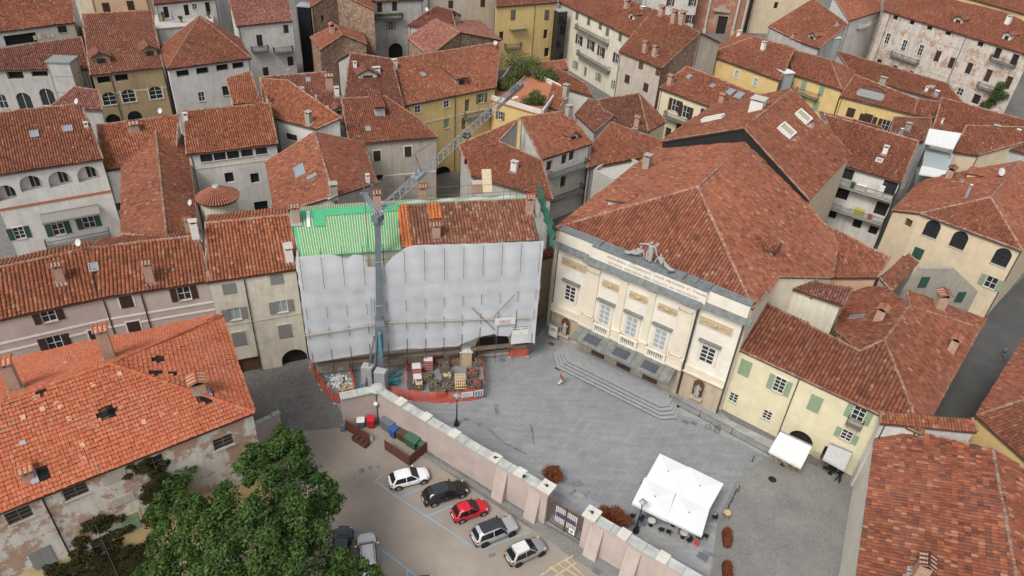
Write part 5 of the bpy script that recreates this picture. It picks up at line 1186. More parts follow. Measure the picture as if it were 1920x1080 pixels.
for s, sg in ((s_a, -1), (s_b, 1)):                           # returns on both ends
    V = []
    for i in range(13):
        for j in range(31):
            z = 2.2+(16.4-2.2)*j/30; V.append(SQ(s+sg*(.12*math.sin(i*.9+z*.8)+.05*math.sin(z*3)), 1.1-i*.25, z))
    q = np.array([[i*31+j, (i+1)*31+j, (i+1)*31+j+1, i*31+j+1] for i in range(12) for j in range(30)]); MB().raw(np.array(V), q, 0, None, True).build('netting', 'netting', SCF)
for k, s in enumerate(np.arange(.0, SL+.3, bay)):
    for o in (.25, 1.05): MB().tube([SQ(s, o, 0), SQ(s, o, 17.3)], .035, 6).build('pole', 'scaffold_steel', SCF)
    zz = fz(bs, s)
    # outer lashings that hold the netting: short exposed lengths of tube
    for a, b in ((zz-.2, zz+1.4), (6.4, 7.9), (9.2, 10.6), (13.0, 16.9)): MB().tube([SQ(s+.05*math.sin(a), 1.42, a), SQ(s, 1.36, b)], .03, 5).build('tie_tube', 'scaffold_steel', SCF)
for z in (2.1, 4.1, 6.1, 8.1, 10.1, 12.1, 14.1, 15.9):
    MB().tube([SQ(0, 1.02, z), SQ(SL+.2, 1.02, z)], .03, 5).build('ledger', 'scaffold_steel', SCF)
    if z < 15: MB().box(SQ(0, .28, z+.04), sD*SL, sN*.7, UP*.05).build('walkway', 'old_wood', SCF)
a, b = sq_hit(572, 630, 1.5), sq_hit(735, 604, 1.5); MB().tube([SQ(a[0], 1.5, a[1]), SQ(b[0], 1.5, b[1])], .07, 6).build('timber_rail', 'timber_pole', SCF)
a, b = sq_hit(722, 605, 1.5), sq_hit(993, 596, 1.5); MB().tube([SQ(a[0], 1.52, a[1]), SQ(b[0], 1.52, b[1])], .075, 6).build('timber_rail', 'timber_pole', SCF)
for (a, b) in (((885, 577), (927, 618)), ((925, 595), (965, 553))):
    a = sq_hit(*a, 1.55); b = sq_hit(*b, 1.55); MB().tube([SQ(a[0], 1.55, a[1]), SQ(b[0], 1.55, b[1])], .04, 6).build('brace', 'scaffold_steel', SCF)
def panel(px, o, name, mat, th=.03):
    q = [sq_hit(u, v, o) for u, v in px]; s0, s1 = min(x[0] for x in q), max(x[0] for x in q); z0, z1 = min(x[1] for x in q), max(x[1] for x in q)
    return MB().box(SQ(s0, o, z0), sD*(s1-s0), sN*th, UP*(z1-z0)).build(name, mat, SCF), s0, s1, z0, z1
plain('sign_red', (.5, .05, .05), .6); plain('sign_blue', (.06, .12, .28), .6)
o_, s0, s1, z0, z1 = panel([(928, 597), (966, 607)], 1.62, 'sign_board', 'white_sheet'); text_on('MILLA', SQ((s0+s1)/2, 1.66, z0+.36), sD, UP, .5, 'sign_red', SCF, align='CENTER'); text_on('IMPRESA EDILE', SQ((s0+s1)/2, 1.66, z0+.1), sD, UP, .2, 'shutter_grey', SCF, align='CENTER')
o_, s0, s1, z0, z1 = panel([(960, 613), (991, 642)], 1.3, 'net_screen', 'white_sheet'); MB().box(SQ(s0, 1.34, z1-.08), sD*(s1-s0), sN*.04, UP*.05).build('rail', 'scaffold_steel', SCF)
o_, s0, s1, z0, z1 = panel([(962, 616), (990, 626)], 1.37, 'notice_sheet', 'white_trim'); text_on('COMUNE - LAVORI 11', SQ((s0+s1)/2, 1.42, z1-.2), sD, UP, .2, 'iron', SCF, align='CENTER')
for i in range(7): MB().tube([SQ(SL-3+i*.75, -5.2-.02*i, 16), SQ(SL-3+i*.75, -5.2, 20.2)], .03, 5).build('pole', 'scaffold_steel', SCF)
for z in (17.2, 18.2, 19.2):
    MB().tube([SQ(8, -6.6, z+.8), SQ(SL+1.4, -6.6, z+.8)], .025, 5).build('guard_rail', 'scaffold_steel', SCF)
    MB().tube([SQ(SL+1.4, -6.6, z+.8), SQ(SL+1.3, .9, z-.6)], .025, 5).build('guard_rail', 'scaffold_steel', SCF)
plain('green_net', (.03, .16, .11), .9, var=.3)
m = MB(); V = []
for i in range(25):
    for j in range(9): f_ = i/24; V.append(SQ(SL+1.45+.12*math.sin(i*1.3+j), .9-7.5*f_, 15.4+2.6*f_+j*.28))
q = np.array([[i*9+j, (i+1)*9+j, (i+1)*9+j+1, i*9+j+1] for i in range(24) for j in range(8)]); m.raw(np.array(V), q, 0, None, True).build('green_safety_net', 'green_net', SCF)
m = MB(); V = []
for i in range(41):
    for j in range(7): f_ = i/40; V.append(SQ(7+(SL-6)*f_, -6.7+.15*math.sin(i*.9+j), 16.6+j*.3))
q = np.array([[i*7+j, (i+1)*7+j, (i+1)*7+j+1, i*7+j+1] for i in range(40) for j in range(6)]); m.raw(np.array(V), q, 0, None, True).build('netting', 'netting', SCF)
p_ = k0[(998, 372)]*.2+k0[(747, 384)]*.8
t = thing('plywood_sheet', 'pale plywood sheet propped on the ridge of the roof under repair', 'plywood sheet', P(912, 352, 18.6))
MB().box(P(923, 360, 18.4), sD*-1.1, -sN*1.3+UP*2.3, UP*.04+sN*.04).build('board', 'batten_wood', t)
t = thing('tile_pallet', 'pallet of red tiles hoisted onto the roof beside the plywood sheet', 'tile pallet', P(895, 352, 18.0))
MB().cbox(P(895, 360, 17.6), sD, sN, UP, 1.3, 1.1, 1.3).build('tile_stack', 'tile_worn' if False else 'chimney_brick', t)
# ================================================================ self-erecting tower crane
plain('crane_grey', (.15, .18, .2), .5, .2); plain('crane_blue', (.1, .33, .4), .5, .1); plain('crane_light', (.29, .32, .34), .5, .3); plain('ballast', (.33, .33, .33), .9, var=.2)
cb = P(712, 722); CR = thing('tower_crane', 'grey self-erecting tower crane with its lattice jib over the rooftops', 'crane', cb)
tz = 21.0
def top_at(u, v, z): return P(u, v, z)
mt = cb+UP*tz
hd = P(708, 402, tz); mt = hd
m = MB(); ax = (mt-cb); 
def sqtube(m, a, b, w, mat=0):
    d = nrm(b-a); x = nrm(np.cross(d, sN)); y = np.cross(d, x); m.box(a-x*w/2-y*w/2, x*w, y*w, b-a, mat)
lo = cb+(mt-cb)*.42
sqtube(m, cb+UP*.9, lo, .85); m.build('lower_mast', 'crane_grey', CR)
m = MB(); sqtube(m, lo-UP*.5, mt, .6); m.build('upper_mast', 'crane_grey', CR)
m = MB(); sqtube(m, lo-UP*.9, lo-UP*.1, 1.02); m.build('mast_collar', 'crane_light', CR)
for k in (.25, .5, .75): c_ = cb+(mt-cb)*k; MB().cbox(c_, sD, sN, UP, .68 if k > .4 else .95, .68 if k > .4 else .95, .12).build('mast_band', 'crane_light', CR)
jt = P(985, 152, 25.0); jd = nrm(jt-mt); js = nrm(np.cross(jd, UP)); ju = np.cross(js, jd); JL = np.linalg.norm(jt-mt)
m = MB(); n_ = int(JL/1.1); w_, hh = .48, .75
ch = [lambda x: mt+jd*x+js*w_, lambda x: mt+jd*x-js*w_, lambda x: mt+jd*x+ju*hh]
for c in ch: m.tube([c(.2), c(JL)], .045, 5)
for i in range(n_):
    x0, x1 = .2+i*(JL-.2)/n_, .2+(i+1)*(JL-.2)/n_; xm = (x0+x1)/2
    for c in ch[:2]: m.tube([c(x0), ch[2](xm)], .026, 4, cap=False).tube([ch[2](xm), c(x1)], .026, 4, cap=False)
    m.tube([ch[0](x0), ch[1](x0)], .026, 4, cap=False).tube([ch[0](x0), ch[1](x1)], .024, 4, cap=False)
m.build('jib', 'crane_light', CR)
m = MB(); m.cbox(mt-UP*.7, nrm([*jd[:2], 0]), js, UP, 1.1, .8, .7).cbox(mt-UP*1.0, sD, sN, UP, 1.0, 1.0, .3); m.build('slewing_head', 'crane_grey', CR)
bk = P(683, 362, tz+1.6); pk = mt+jd*7.5+ju*3.1
m = MB().tube([mt, bk], .11, 6).tube([mt+js*.5, bk+js*.3], .08, 6).tube([mt-js*.5, bk-js*.3], .08, 6).tube([bk-UP*1.5, bk+UP*2.2], .06, 5); m.cbox(bk-UP*.2, sD, sN, UP, .9, .3, .25); m.build('rear_strut', 'crane_grey', CR)
m = MB().tube([mt+jd*7.2, pk], .09, 5).tube([mt+jd*8.4, pk], .06, 5); m.build('jib_post', 'crane_light', CR)
m = MB().tube([bk+UP*.1, pk], .03, 4).tube([pk, ch[2](JL*.62)], .03, 4).tube([pk, ch[2](JL*.93)], .025, 4).tube([bk-UP*.3, cb+UP*3+sD*-.4], .025, 4).tube([bk-UP*.3, cb+UP*3.2+sD*.1], .025, 4); m.build('tie_cable', 'crane_grey', CR)
m = MB(); m.box(mt+jd*6.8-js*.45-ju*.05, js*.9, jd*1.8, ju*.5); m.build('jib_joint', 'crane_light', CR)
m = MB(); tx = mt+jd*JL*.52; m.box(tx-js*.4-ju*.35, jd*.9, js*.8, ju*.3); tr_ = m.build('trolley', 'iron', CR)
m = MB().tube([tx+jd*.4-ju*.35, tx+jd*.4-UP*3.2], .02, 4).cbox(tx+jd*.4-UP*3.8, sD, sN, UP, .3, .2, .6); m.build('hook', 'iron', tr_)
p_ = ch[0](JL*.80) if ch[0](1)[1] < ch[1](1)[1] else ch[1](JL*.80)
side = nrm(p_-(mt+jd*JL*.80)); tp0 = mt+jd*JL*.73+side*(w_+.06)+ju*.06
m = MB(); m.box(tp0, jd*JL*.22, ju*.55, side*.03); m.build('jib_banner', 'shutter_grey', CR)
text_on('ACORDA', tp0+side*.05+ju*.12, jd, ju, .55, 'white_sheet', CR)
m = MB(); m.cbox(cb+UP*.25, sD, sN, UP, 4.2, .45, .45).cbox(cb+UP*.25, sN, sD, UP, 4.2, .45, .448)
for x in (-1, 1):
    for y_ in (-1, 1): m.cbox(cb+sD*x*1.9*(y_ > 0)+sN*x*1.9*(y_ < 0), sD, sN, UP, .7, .7, .25)
m.build('base_frame', 'crane_blue', CR)
for dx, dy in ((.15, 1.25), (-1.2, .2)):
    for k in range(5): MB().cbox(cb+sD*dx+sN*dy+UP*(.72+k*.52), nrm(sD+sN*.5), nrm(sN-sD*.5), UP, 1.25, .95, .49).build('ballast_block', 'ballast', CR)
lo2 = cb+(mt-cb)*.33
for dx in (-.75, -.35): MB().tube([cb+sD*(dx*2.2)+sN*.8+UP*.7, lo2+sD*dx*.7+sN*.4], .1, 6).build('mast_strut', 'crane_grey', CR)
MB().tube([lo2-UP*2.6+sN*.75+sD*.1, lo2+UP*.6+sN*.7], .16, 8).build('hydraulic_ram', 'crane_blue', CR)
# ================================================================ garden wall, gate
plain('cap_stone', (.38, .385, .36), .85, var=.28, sc=1.1); plain('cap_pale', (.52, .5, .44), .85, var=.15, sc=2)
gA, gB = P(709, 788), P(885, 897); gD = nrm(gB-gA); gN = np.array([gD[1], -gD[0], 0])        # gN faces the car park
def GQ(s, o, z): return gA+gD*s+gN*o+UP*z
def gs(u, v, o=0):
    p = hitplane(u, v, GQ(0, o, 0), gN); return (p-gA).dot(gD), p[2]
GH = 4.2
w1 = nrm(P(648, 802)-gA); w1n = np.array([-w1[1], w1[0], 0]); w1n = w1n if w1n.dot(EYE-gA) > 0 else -w1n; w1L = np.linalg.norm(P(646, 802)-gA)
GW = thing('garden_wall', 'long rendered garden wall with stone slab coping between car park and piazza', 'wall', GQ(10, -.4, 0))
sg0, sg1 = gs(1022, 972)[0], gs(1090, 1006)[0]
m = MB(); m.prism([GQ(0, 0, 0), GQ(sg0-.9, 0, 0), GQ(sg0-.9, -.75, 0), GQ(-.4, -.75, 0)], UP*GH)
m.prism([GQ(0, 0, 0), gA+w1*w1L, gA+w1*w1L-w1n*.75, GQ(-.4, -.75, 0)], UP*(GH-.002)); m.build('wall_body', 'garden_wall', GW)
m = MB(); m.prism([GQ(sg1+.9, 0, 0), GQ(sg1+26, 0, 0), GQ(sg1+26, -.75, 0), GQ(sg1+.9, -.75, 0)], UP*GH); m.build('wall_body', 'garden_wall', GW)
m = MB()
for k, (a, b) in enumerate(((0.3, sg0-1.0), (sg1+1.0, sg1+26))):
    x = a
    while x < b:
        l_ = min(1.5+.5*random.random(), b-x); m.box(GQ(x+.02, .14, GH), gD*(l_-.04), -gN*.98, UP*(.13+.02*random.random())); x += l_
x = .3
while x < w1L: l_ = min(1.6, w1L-x+.1); m.box(gA+w1*(x+.02)+w1n*.14+UP*GH, w1*(l_-.04), -w1n*1.05, UP*.14); x += l_
m.lathe(GQ(-.15, -.4, GH), [(.85, 0), (.9, .1), (.55, .45), (.02, .6)], 8, smooth=False); m.build('coping', 'cap_stone', GW)
for u, v in ((757, 751), (800, 783), (853, 815), (925, 866), (972, 893), (1172, 1003), (1245, 1047)):
    s_, _ = gs(u, v, -.3); p = hitplane(u, v, GQ(0, 0, GH+.15), UP); s_ = (p-gA).dot(gD)
    MB().box(GQ(s_-.55, .2, GH+.12), gD*.95, -gN*1.1, UP*.17).build('coping_block', 'cap_pale', GW)
for u, v in ((938, 933), (1005, 975), (1110, 1030), (1180, 1070)):
    s_, _ = gs(u, v); s_ = s_ if u not in (1005, 1110) else (sg0-1.35 if u == 1005 else sg1+1.35)
    m = MB(); m.prism([GQ(s_-.65, 0, 0), GQ(s_-.65, .75, 0), GQ(s_-.65, .12, GH-.5), GQ(s_-.65, 0, GH-.5)], gD*1.3); m.build('buttress', 'garden_wall', GW)
MB().tube([GQ(.06, .08, 0), GQ(.06, .08, GH)], .05, 6).build('drainpipe', 'gutter_metal', GW)
for sc_s in (sg0-.9, sg1):
    m = MB(); m.box(GQ(sc_s, .1, 0), gD*.9, -gN*.95, UP*(GH+.25)); pr = m.build('gate_pier', 'garden_wall', GW)
    m = MB(); m.box(GQ(sc_s-.22, .3, GH+.25), gD*1.34, -gN*1.4, UP*.16); m.build('pier_cap', 'cap_pale', pr)
    m = MB(); m.cbox(GQ(sc_s+.45, -.4, GH+.41), gD, gN, UP, .18, .18, .2).tube([GQ(sc_s+.45, -.4, GH+.6), GQ(sc_s+.2, -.2, GH+.75)], .04, 5); m.build('floodlight', 'iron', pr)
for u, v in ((982, 895), (928, 860)):
    p = hitplane(u, v, GQ(0, 0, GH+.15), UP); MB().cbox(p, gD, gN, UP, .2, .2, .28).tube([p+UP*.2, p+gD*.3+UP*.4], .05, 5).build('floodlight', 'iron', GW)
plain('rusty_iron', (.12, .06, .045), .75, .2, var=.3)
GT = thing('iron_gate', 'rusty spiked double gate with a blue and white banner tied to its bars', 'gate', GQ((sg0+sg1)/2, -.3, 0))
for k in (0, 1):
    a = sg0+.05+k*(sg1-sg0)/2; w_ = (sg1-sg0)/2-.08; m = MB()
    for z, r_ in ((.2, .045), (1.7, .035), (1.95, .035), (3.1, .05), (3.3, .05)): m.tube([GQ(a, -.3, z), GQ(a+w_, -.3, z)], r_, 5)
    for x in (a, a+w_): m.tube([GQ(x, -.3, .05), GQ(x, -.3, 3.5)], .055, 6)
    for i in range(1, 10): x = a+w_*i/10; m.tube([GQ(x, -.3, .2), GQ(x, -.3, 3.45), GQ(x, -.3, 3.7)], [.02, .02, .004], 5)
    m.build('gate_leaf', 'rusty_iron', GT)
m = MB(); m.box(GQ(sg0+.8, -.42, .75), gD*(sg1-sg0-1.6), gN*.03, UP*2.2); bn = m.build('banner', 'white_sheet', GT)
m = MB(); m.box(GQ(sg0+.9, -.39, 1.6), gD*(sg1-sg0-1.8), gN*.012, UP*.55); m.build('banner_stripe', 'sign_blue', bn)
m = MB(); m.box(GQ((sg0+sg1)/2+.55, -.22, .5), gD*.6, gN*.03, UP*.75); ns = m.build('notice_sheet', 'white_trim', GT); m = MB().lathe(GQ((sg0+sg1)/2+.85, -.2, .85), [(.01, 0), (.16, .02), (.16, .2), (.01, .22)], 10).build('symbol', 'shutter_grey', ns)
sheet('kerb_pavement', [(790, 846), (880, 900), (1005, 975), (1100, 1030), (1240, 1110), (1180, 1110), (1070, 1045), (955, 957), (860, 896), (795, 858)], .02, 'cobbles_pale')
sheet('terrace_paving', [(800, 790), (856, 815), (985, 900), (1010, 905), (1150, 985), (1330, 1080), (1345, 980), (1200, 985), (1050, 905), (930, 855), (850, 800)], .012, 'terrace_slabs')
# ================================================================ painted lines
STZ = [.009]
def stripe(name, pts, w, mat):
    STZ[0] += .0012; z = STZ[0]; m = MB(); q = [P(u, v)+UP*z for u, v in pts]
    for a, b in zip(q[:-1], q[1:]):
        d = nrm(b-a); x = np.cross(UP, d)*w/2; m.quad(a-x, b-x, b+x, a+x)
    struct(m.build(name, mat))
for pts in ([(703, 901), (735, 925), (790, 962), (850, 1000), (885, 1025)], [(703, 901), (722, 888)], [(752, 932), (790, 915)], [(800, 968), (850, 948)], [(905, 1030), (992, 998)], [(882, 1024), (905, 1032)], [(652, 984), (646, 1035)], [(652, 984), (672, 996)],
            [(702, 1022), (740, 1048), (780, 1080)], [(712, 1028), (705, 1062)], [(764, 1068), (763, 1090)]): stripe('bay_marking', pts, .15, 'blue_paint')
for pts in ([(1013, 1080), (1045, 1058), (1075, 1042)], [(1035, 1085), (1080, 1055)], [(1060, 1050), (1095, 1080)], [(1030, 1062), (1075, 1095)], [(1045, 1057), (1090, 1085)]): stripe('bay_marking', pts, .16, 'yellow_paint')
# ================================================================ cars
plain('paint_white', (.74, .74, .74), .22, spec=.6, var=.02); plain('paint_black', (.008, .008, .009), .15, spec=.7, var=.1); plain('paint_red', (.48, .012, .02), .2, spec=.6, var=.03)
plain('paint_silver', (.42, .43, .44), .25, .35, spec=.6, var=.02); plain('paint_grey', (.3, .29, .285), .28, .3, spec=.6, var=.02); plain('paint_pearl', (.6, .58, .56), .3, spec=.5, var=.02); plain('paint_navy', (.03, .04, .055), .2, spec=.6)
plain('tyre_rubber', (.012, .012, .012), .8); plain('rim_alloy', (.36, .37, .38), .35, .7); plain('lamp_red', (.35, .012, .012), .25); plain('lamp_clear', (.34, .36, .38), .15); plain('trim_black', (.015, .015, .015), .6); plain('roof_glass_dark', (.03, .033, .038), .12, spec=.6)
def car(label, rw, fw, Ln, Wd, Ht, body, kind='hatch', roof=None, rim='rim_alloy', side=1, wb=None):
    """rw, fw: pixels where the rear and front wheel of the visible side meet the ground"""
    a, b = P(*rw), P(*fw); f = nrm(b-a); l = np.cross(UP, f)*side; wb = wb or Ln*.62
    c = (a+b)/2+l*(Wd/2-.08); t = thing('parked_car', label, 'car', c, 'cars parked in the bays')
    l = np.cross(UP, f)
    Q = lambda x, y, z: c+f*x+l*y+UP*z
    h = Ln/2; suv = kind in ('suv', 'van'); zb = Ht*.6; zh = Ht*(.56 if suv else .54)
    # x, half width, low z, shoulder z, deck z
    st = [(-h, .62, .32, Ht*.52, Ht*.55), (-h+.12, .84, .26, Ht*.56, Ht*.6), (-h*.72, .97, .24, zb, zb+.04), (-h*.2, 1.0, .22, zb, zb+.03), (h*.22, 1.0, .22, zb-.02, zb), (h*.42, .99, .22, zb-.05, zh+.06), (h*.74, .95, .24, zh-.08, zh), (h*.93, .82, .26, zh-.2, zh-.13), (h, .58, .34, zh-.34, zh-.26)]
    V = []; K = 12
    for x, w, z0, zs, zt in st:
        w *= Wd/2; mid = (z0+zs)/2
        ring = [(0, z0), (w*.8, z0), (w*.98, z0+.12), (w, mid), (w*.97, zs), (w*.72, zt), (0, zt+.03)]
        ring += [(-p[0], p[1]) for p in ring[-2:0:-1]]
        V += [Q(x, y, z) for y, z in ring]
    fs = [(i*K+k, i*K+(k+1) % K, (i+1)*K+(k+1) % K, (i+1)*K+k) for i in range(len(st)-1) for k in range(K)]
    mb = MB(); mb.add(V, fs, 0, True); mb.add(V[:K], [tuple(range(K))[::-1]], 0, True); mb.add(V[-K:], [tuple(range(K))], 0, True)
    o = mb.build('body', body, t); bm = bmesh.new(); bm.from_mesh(o.data); bmesh.ops.remove_doubles(bm, verts=bm.verts, dist=1e-4); bmesh.ops.recalc_face_normals(bm, faces=bm.faces); bm.to_mesh(o.data); bm.free()
    sb = o.modifiers.new('Subdivision', 'SUBSURF'); sb.levels = sb.render_levels = 2
    # cabin
    xr0 = -h*.93 if suv else -h*.9; xr1 = xr0+(.3 if suv else .42); xf0 = h*.42; xf1 = xf0-(.72 if not suv else .62)
    wb_, wr = Wd/2*.93, Wd/2*.74; zr = Ht
    nn = 5; lo, hi = [], []
    xs_lo = [xr0, -h*.45, 0, h*.25, xf0]; xs_hi = [xr1, -h*.42, -h*.1, xf1*.5, xf1]
    bow = [.95, 1, 1, .985, .9]; dz = [-.05, 0, .0, -.01, -.06]
    cv = []
    for i in range(nn):
        cv += [Q(xs_lo[i], wb_*bow[i], zb-.04), Q(xs_hi[i], wr*bow[i], zr+dz[i]-.05), Q(xs_hi[i], wr*bow[i]*.55, zr+dz[i]), Q(xs_hi[i], -wr*bow[i]*.55, zr+dz[i]), Q(xs_hi[i], -wr*bow[i], zr+dz[i]-.05), Q(xs_lo[i], -wb_*bow[i], zb-.04)]
    cf = [(i*6+k, i*6+k+1, (i+1)*6+k+1, (i+1)*6+k) for i in range(nn-1) for k in range(5)]+[(0, 1, 2, 3, 4, 5), tuple((nn-1)*6+k for k in range(6))[::-1]]
    mb = MB(); mb.add(cv, cf, 0, False); o = mb.build('cabin', body, t)
    bm = bmesh.new(); bm.from_mesh(o.data); bmesh.ops.recalc_face_normals(bm, faces=bm.faces); bmesh.ops.bevel(bm, geom=[e for e in bm.edges if e.calc_face_angle(0) > .3], offset=.07, segments=2, affect='EDGES'); bm.to_mesh(o.data); bm.free()
    for p_ in o.data.polygons: p_.use_smooth = True
    def gl(q, name, mat='car_glass', sh=.86, off=.022, par=t):
        q = [np.asarray(x, float) for x in q]; ce = sum(q)/4; n = nrm(np.cross(q[1]-q[0], q[2]-q[1])); n = n if n.dot(ce-Q(0, 0, zb*.8)) > 0 else -n
        MB().prism([ce+(x-ce)*sh+n*(off-.02) for x in q], n*.02).build(name, mat, par)
    gl([Q(xf0+.02, wb_*.88, zb), Q(xf0+.02, -wb_*.88, zb), Q(xf1+.02, -wr*.88, zr-.1), Q(xf1+.02, wr*.88, zr-.1)], 'windscreen', sh=.98, off=.03)
    gl([Q(xr0-.02, wb_*.88, zb+.02), Q(xr0-.02, -wb_*.88, zb+.02), Q(xr1-.02, -wr*.86, zr-.12), Q(xr1-.02, wr*.86, zr-.12)], 'rear_window', sh=.9, off=.03)
    for sg in (1, -1):
        gl([Q(-h*.2, sg*wb_, zb+.01), Q(xf0-.1, sg*wb_*.965, zb+.01), Q(xf1-.02, sg*wr*.95, zr-.07), Q(-h*.2, sg*wr, zr-.06)], 'side_window', sh=.97)
        gl([Q(xr0+.12, sg*wb_*.97, zb+.02), Q(-h*.22, sg*wb_, zb+.01), Q(-h*.22, sg*wr, zr-.06), Q(xr1+.06, sg*wr*.97, zr-.1)], 'side_window', sh=.95)
        MB().cbox(Q(xf0-.28, sg*(Wd/2+.08), zb), f, l, UP, .12, .2, .14).build('wing_mirror', body if kind != 'suv' else 'trim_black', t)
        MB().cbox(Q(-h*.1, sg*(Wd/2*.995), zb-.1), f, l, UP, .17, .03, .03).build('door_handle', 'rim_alloy', t)
        MB().cbox(Q(h-.36, sg*Wd*.34, zh-.2), nrm(f-l*sg*.6), nrm(l*sg+f*.6), UP, .16, .36, .13).build('headlight', 'lamp_clear', t)
        MB().cbox(Q(-h+.17, sg*Wd*.36, Ht*.46), nrm(f+l*sg*.35), nrm(l*sg-f*.35), UP, .14, .2, .15).build('tail_light', 'lamp_red', t)
        for x in (-wb/2, wb/2):
            rr = .32 if not suv else .36; wc = Q(x, sg*(Wd/2-.11), rr)
            MB().tube([wc-l*sg*.1, wc+l*sg*.115], rr*1.17, 18).build('wheel_arch', 'trim_black', t)
            w_ = MB().tube([wc-l*.11, wc+l*.11], rr, 18) if False else MB().tube([wc-l*sg*.1, wc+l*sg*.125], rr, 18); w_ = w_.build('wheel', 'tyre_rubber', t)
            rm = MB().tube([wc+l*sg*.1, wc+l*sg*.132], rr*.66, 14)
            rm.build('rim', rim, w_)
    rp = roof or body
    if roof:
        x0, x1 = (xr1+.3, xf1-.05) if kind != 'mini' else (-h*.05, xf1-.05)
        if kind == 'pearl': x0 = xr1+.05
        MB().prism([Q(x0, wr*.84, zr-.03), Q(x1, wr*.82, zr-.05), Q(x1, -wr*.82, zr-.05), Q(x0, -wr*.84, zr-.03)], UP*.055).build('roof_panel', roof, t)
    MB().cbox(Q(-h-.0, 0, Ht*.36), f, l, UP, .05, .5, .11).build('number_plate', 'white_trim', t)
    MB().cbox(Q(-h+.06, 0, .24), f, l, UP, .16, Wd*.78, .12).build('bumper', 'trim_black', t)
    if kind == 'van':
        for sg in (1, -1): MB().tube([Q(xr1+.1, sg*wr*.8, zr+.04), Q(xf1, sg*wr*.8, zr+.02)], .025, 5).build('roof_rail', 'trim_black', t)
        for i in range(4): MB().box(Q(xr1+.2, -wr*.55+i*wr*.33, zr-.005), f*(xf1-xr1-.5), l*.06, UP*.03).build('roof_rib', body, t)
    MB().tube([Q(xr1+.35, 0, zr), Q(xr1+.2, 0, zr+.16)], .012, 4).build('aerial', 'trim_black', t)
    return t
car('white hatchback parked nearest the rust-brown bin screen', (742, 921), (800, 906), 4.05, 1.74, 1.48, 'paint_white')
car('black estate car with a long dark glass roof', (812, 951), (869, 933), 4.6, 1.8, 1.47, 'paint_black', 'hatch', roof='roof_glass_dark')
car('small red city car with dark roof panel', (862, 983), (911, 966), 3.57, 1.63, 1.48, 'paint_red', 'mini', roof='roof_glass_dark')
car('silver crossover with black roof and wheels', (906, 1027), (963, 1004), 4.45, 1.85, 1.63, 'paint_silver', 'suv', roof='roof_glass_dark', rim='trim_black')
car('grey hatchback with pearly white roof nearest the yellow hatching', (969, 1064), (1018, 1041), 3.85, 1.72, 1.5, 'paint_grey', 'pearl', roof='paint_pearl', rim='trim_black')
car('dark navy car half hidden under the big tree', (652, 1075), (664, 990), 4.4, 1.8, 1.5, 'paint_navy', 'hatch')
car('pale grey van with roof rails beside the big tree', (712, 1080), (704, 1010), 4.4, 1.8, 1.78, 'paint_pearl', 'van')
car('dark car at the bottom edge of the car park', (818, 1160), (812, 1092), 4.3, 1.8, 1.5, 'paint_navy', 'hatch', roof='roof_glass_dark')
# ================================================================ bins and rust-brown screens
plain('corten', (.115, .045, .028), .8, var=.3, sc=4); plain('bin_red', (.45, .02, .03), .5); plain('bin_grey', (.13, .14, .16), .6); plain('bin_blue', (.03, .08, .26), .5); plain('bin_green', (.045, .11, .07), .6); plain('bin_brown', (.08, .045, .03), .7)
def yaw(a): return np.array([math.cos(a), math.sin(a), 0]), np.array([-math.sin(a), math.cos(a), 0])
ga = math.atan2(gD[1], gD[0])
t = thing('bin_screen', 'bent rust-brown steel screen with planter boxes by the garden wall corner', 'screen', P(668, 805))
q0, q1 = P(650, 806), P(693, 832); d_ = nrm(q1-q0); nn_ = np.array([d_[1], -d_[0], 0]); m = MB().box(q0, d_*np.linalg.norm(q1-q0), nn_*.06, UP*1.5); m.build('screen_panel', 'corten', t)
for k in range(3): c_ = q0+(q1-q0)*(.55+.2*k)+nn_*.45; mm_ = MB(); [mm_.cbox(c_+x, d_, nn_, UP, a, b, .55) for x, a, b in ((d_*.3, .05, .6), (-d_*.3, .05, .6), (nn_*.3, .55, .05), (-nn_*.3, .55, .05))]; mm_.cbox(c_, d_, nn_, UP, .55, .55, .3); mm_.build('planter_box', 'corten', t)
t = thing('bin_screen', 'L-shaped rust-brown steel screen enclosing the green dumpster', 'screen', P(760, 868))
q0, q1, q2 = P(722, 842), P(768, 873), P(800, 845)
for a, b in ((q0, q1), (q1, q2)): d_ = nrm(b-a); n_ = np.array([d_[1], -d_[0], 0]); MB().box(a, d_*np.linalg.norm(b-a), n_*.06, UP*1.4).build('screen_panel', 'corten', t)
def bin2(label, u, v, w, l, h, mat, lid, a=ga, slope=.12, name='wheelie_bin', n2=0):
    c = P(u, v); x, y = yaw(a); t = thing(name, label, 'bin', c, 'bins by the garden wall'); m = MB()
    m.prism([c-x*w*.42-y*l*.42+UP*.08, c+x*w*.42-y*l*.42+UP*.08, c+x*w*.42+y*l*.42+UP*.08, c-x*w*.42+y*l*.42+UP*.08], UP*.02)
    lo = [c+x*w*.42*i+y*l*.42*j+UP*.08 for i, j in ((-1, -1), (1, -1), (1, 1), (-1, 1))]; hi = [c+x*w*.5*i+y*l*.5*j+UP*h for i, j in ((-1, -1), (1, -1), (1, 1), (-1, 1))]
    m.add(lo+hi, [(0, 1, 5, 4), (1, 2, 6, 5), (2, 3, 7, 6), (3, 0, 4, 7)], 0); m.tube([hi[0], hi[1], hi[2], hi[3], hi[0]], .03, 5); m.build('bin_body', mat, t)
    m = MB(); q = [p+(p-c-UP*h)*.06 for p in hi]; q[2] = q[2]+UP*slope; q[3] = q[3]+UP*slope
    m.prism(q, UP*.06); m.build('lid', lid, t)
    for i in (-1, 1):
        wc = c+x*i*w*.4+y*l*.4+UP*.1; MB().tube([wc-x*.05, wc+x*.05], .1, 10).build('wheel', 'tyre_rubber', t)
    return t
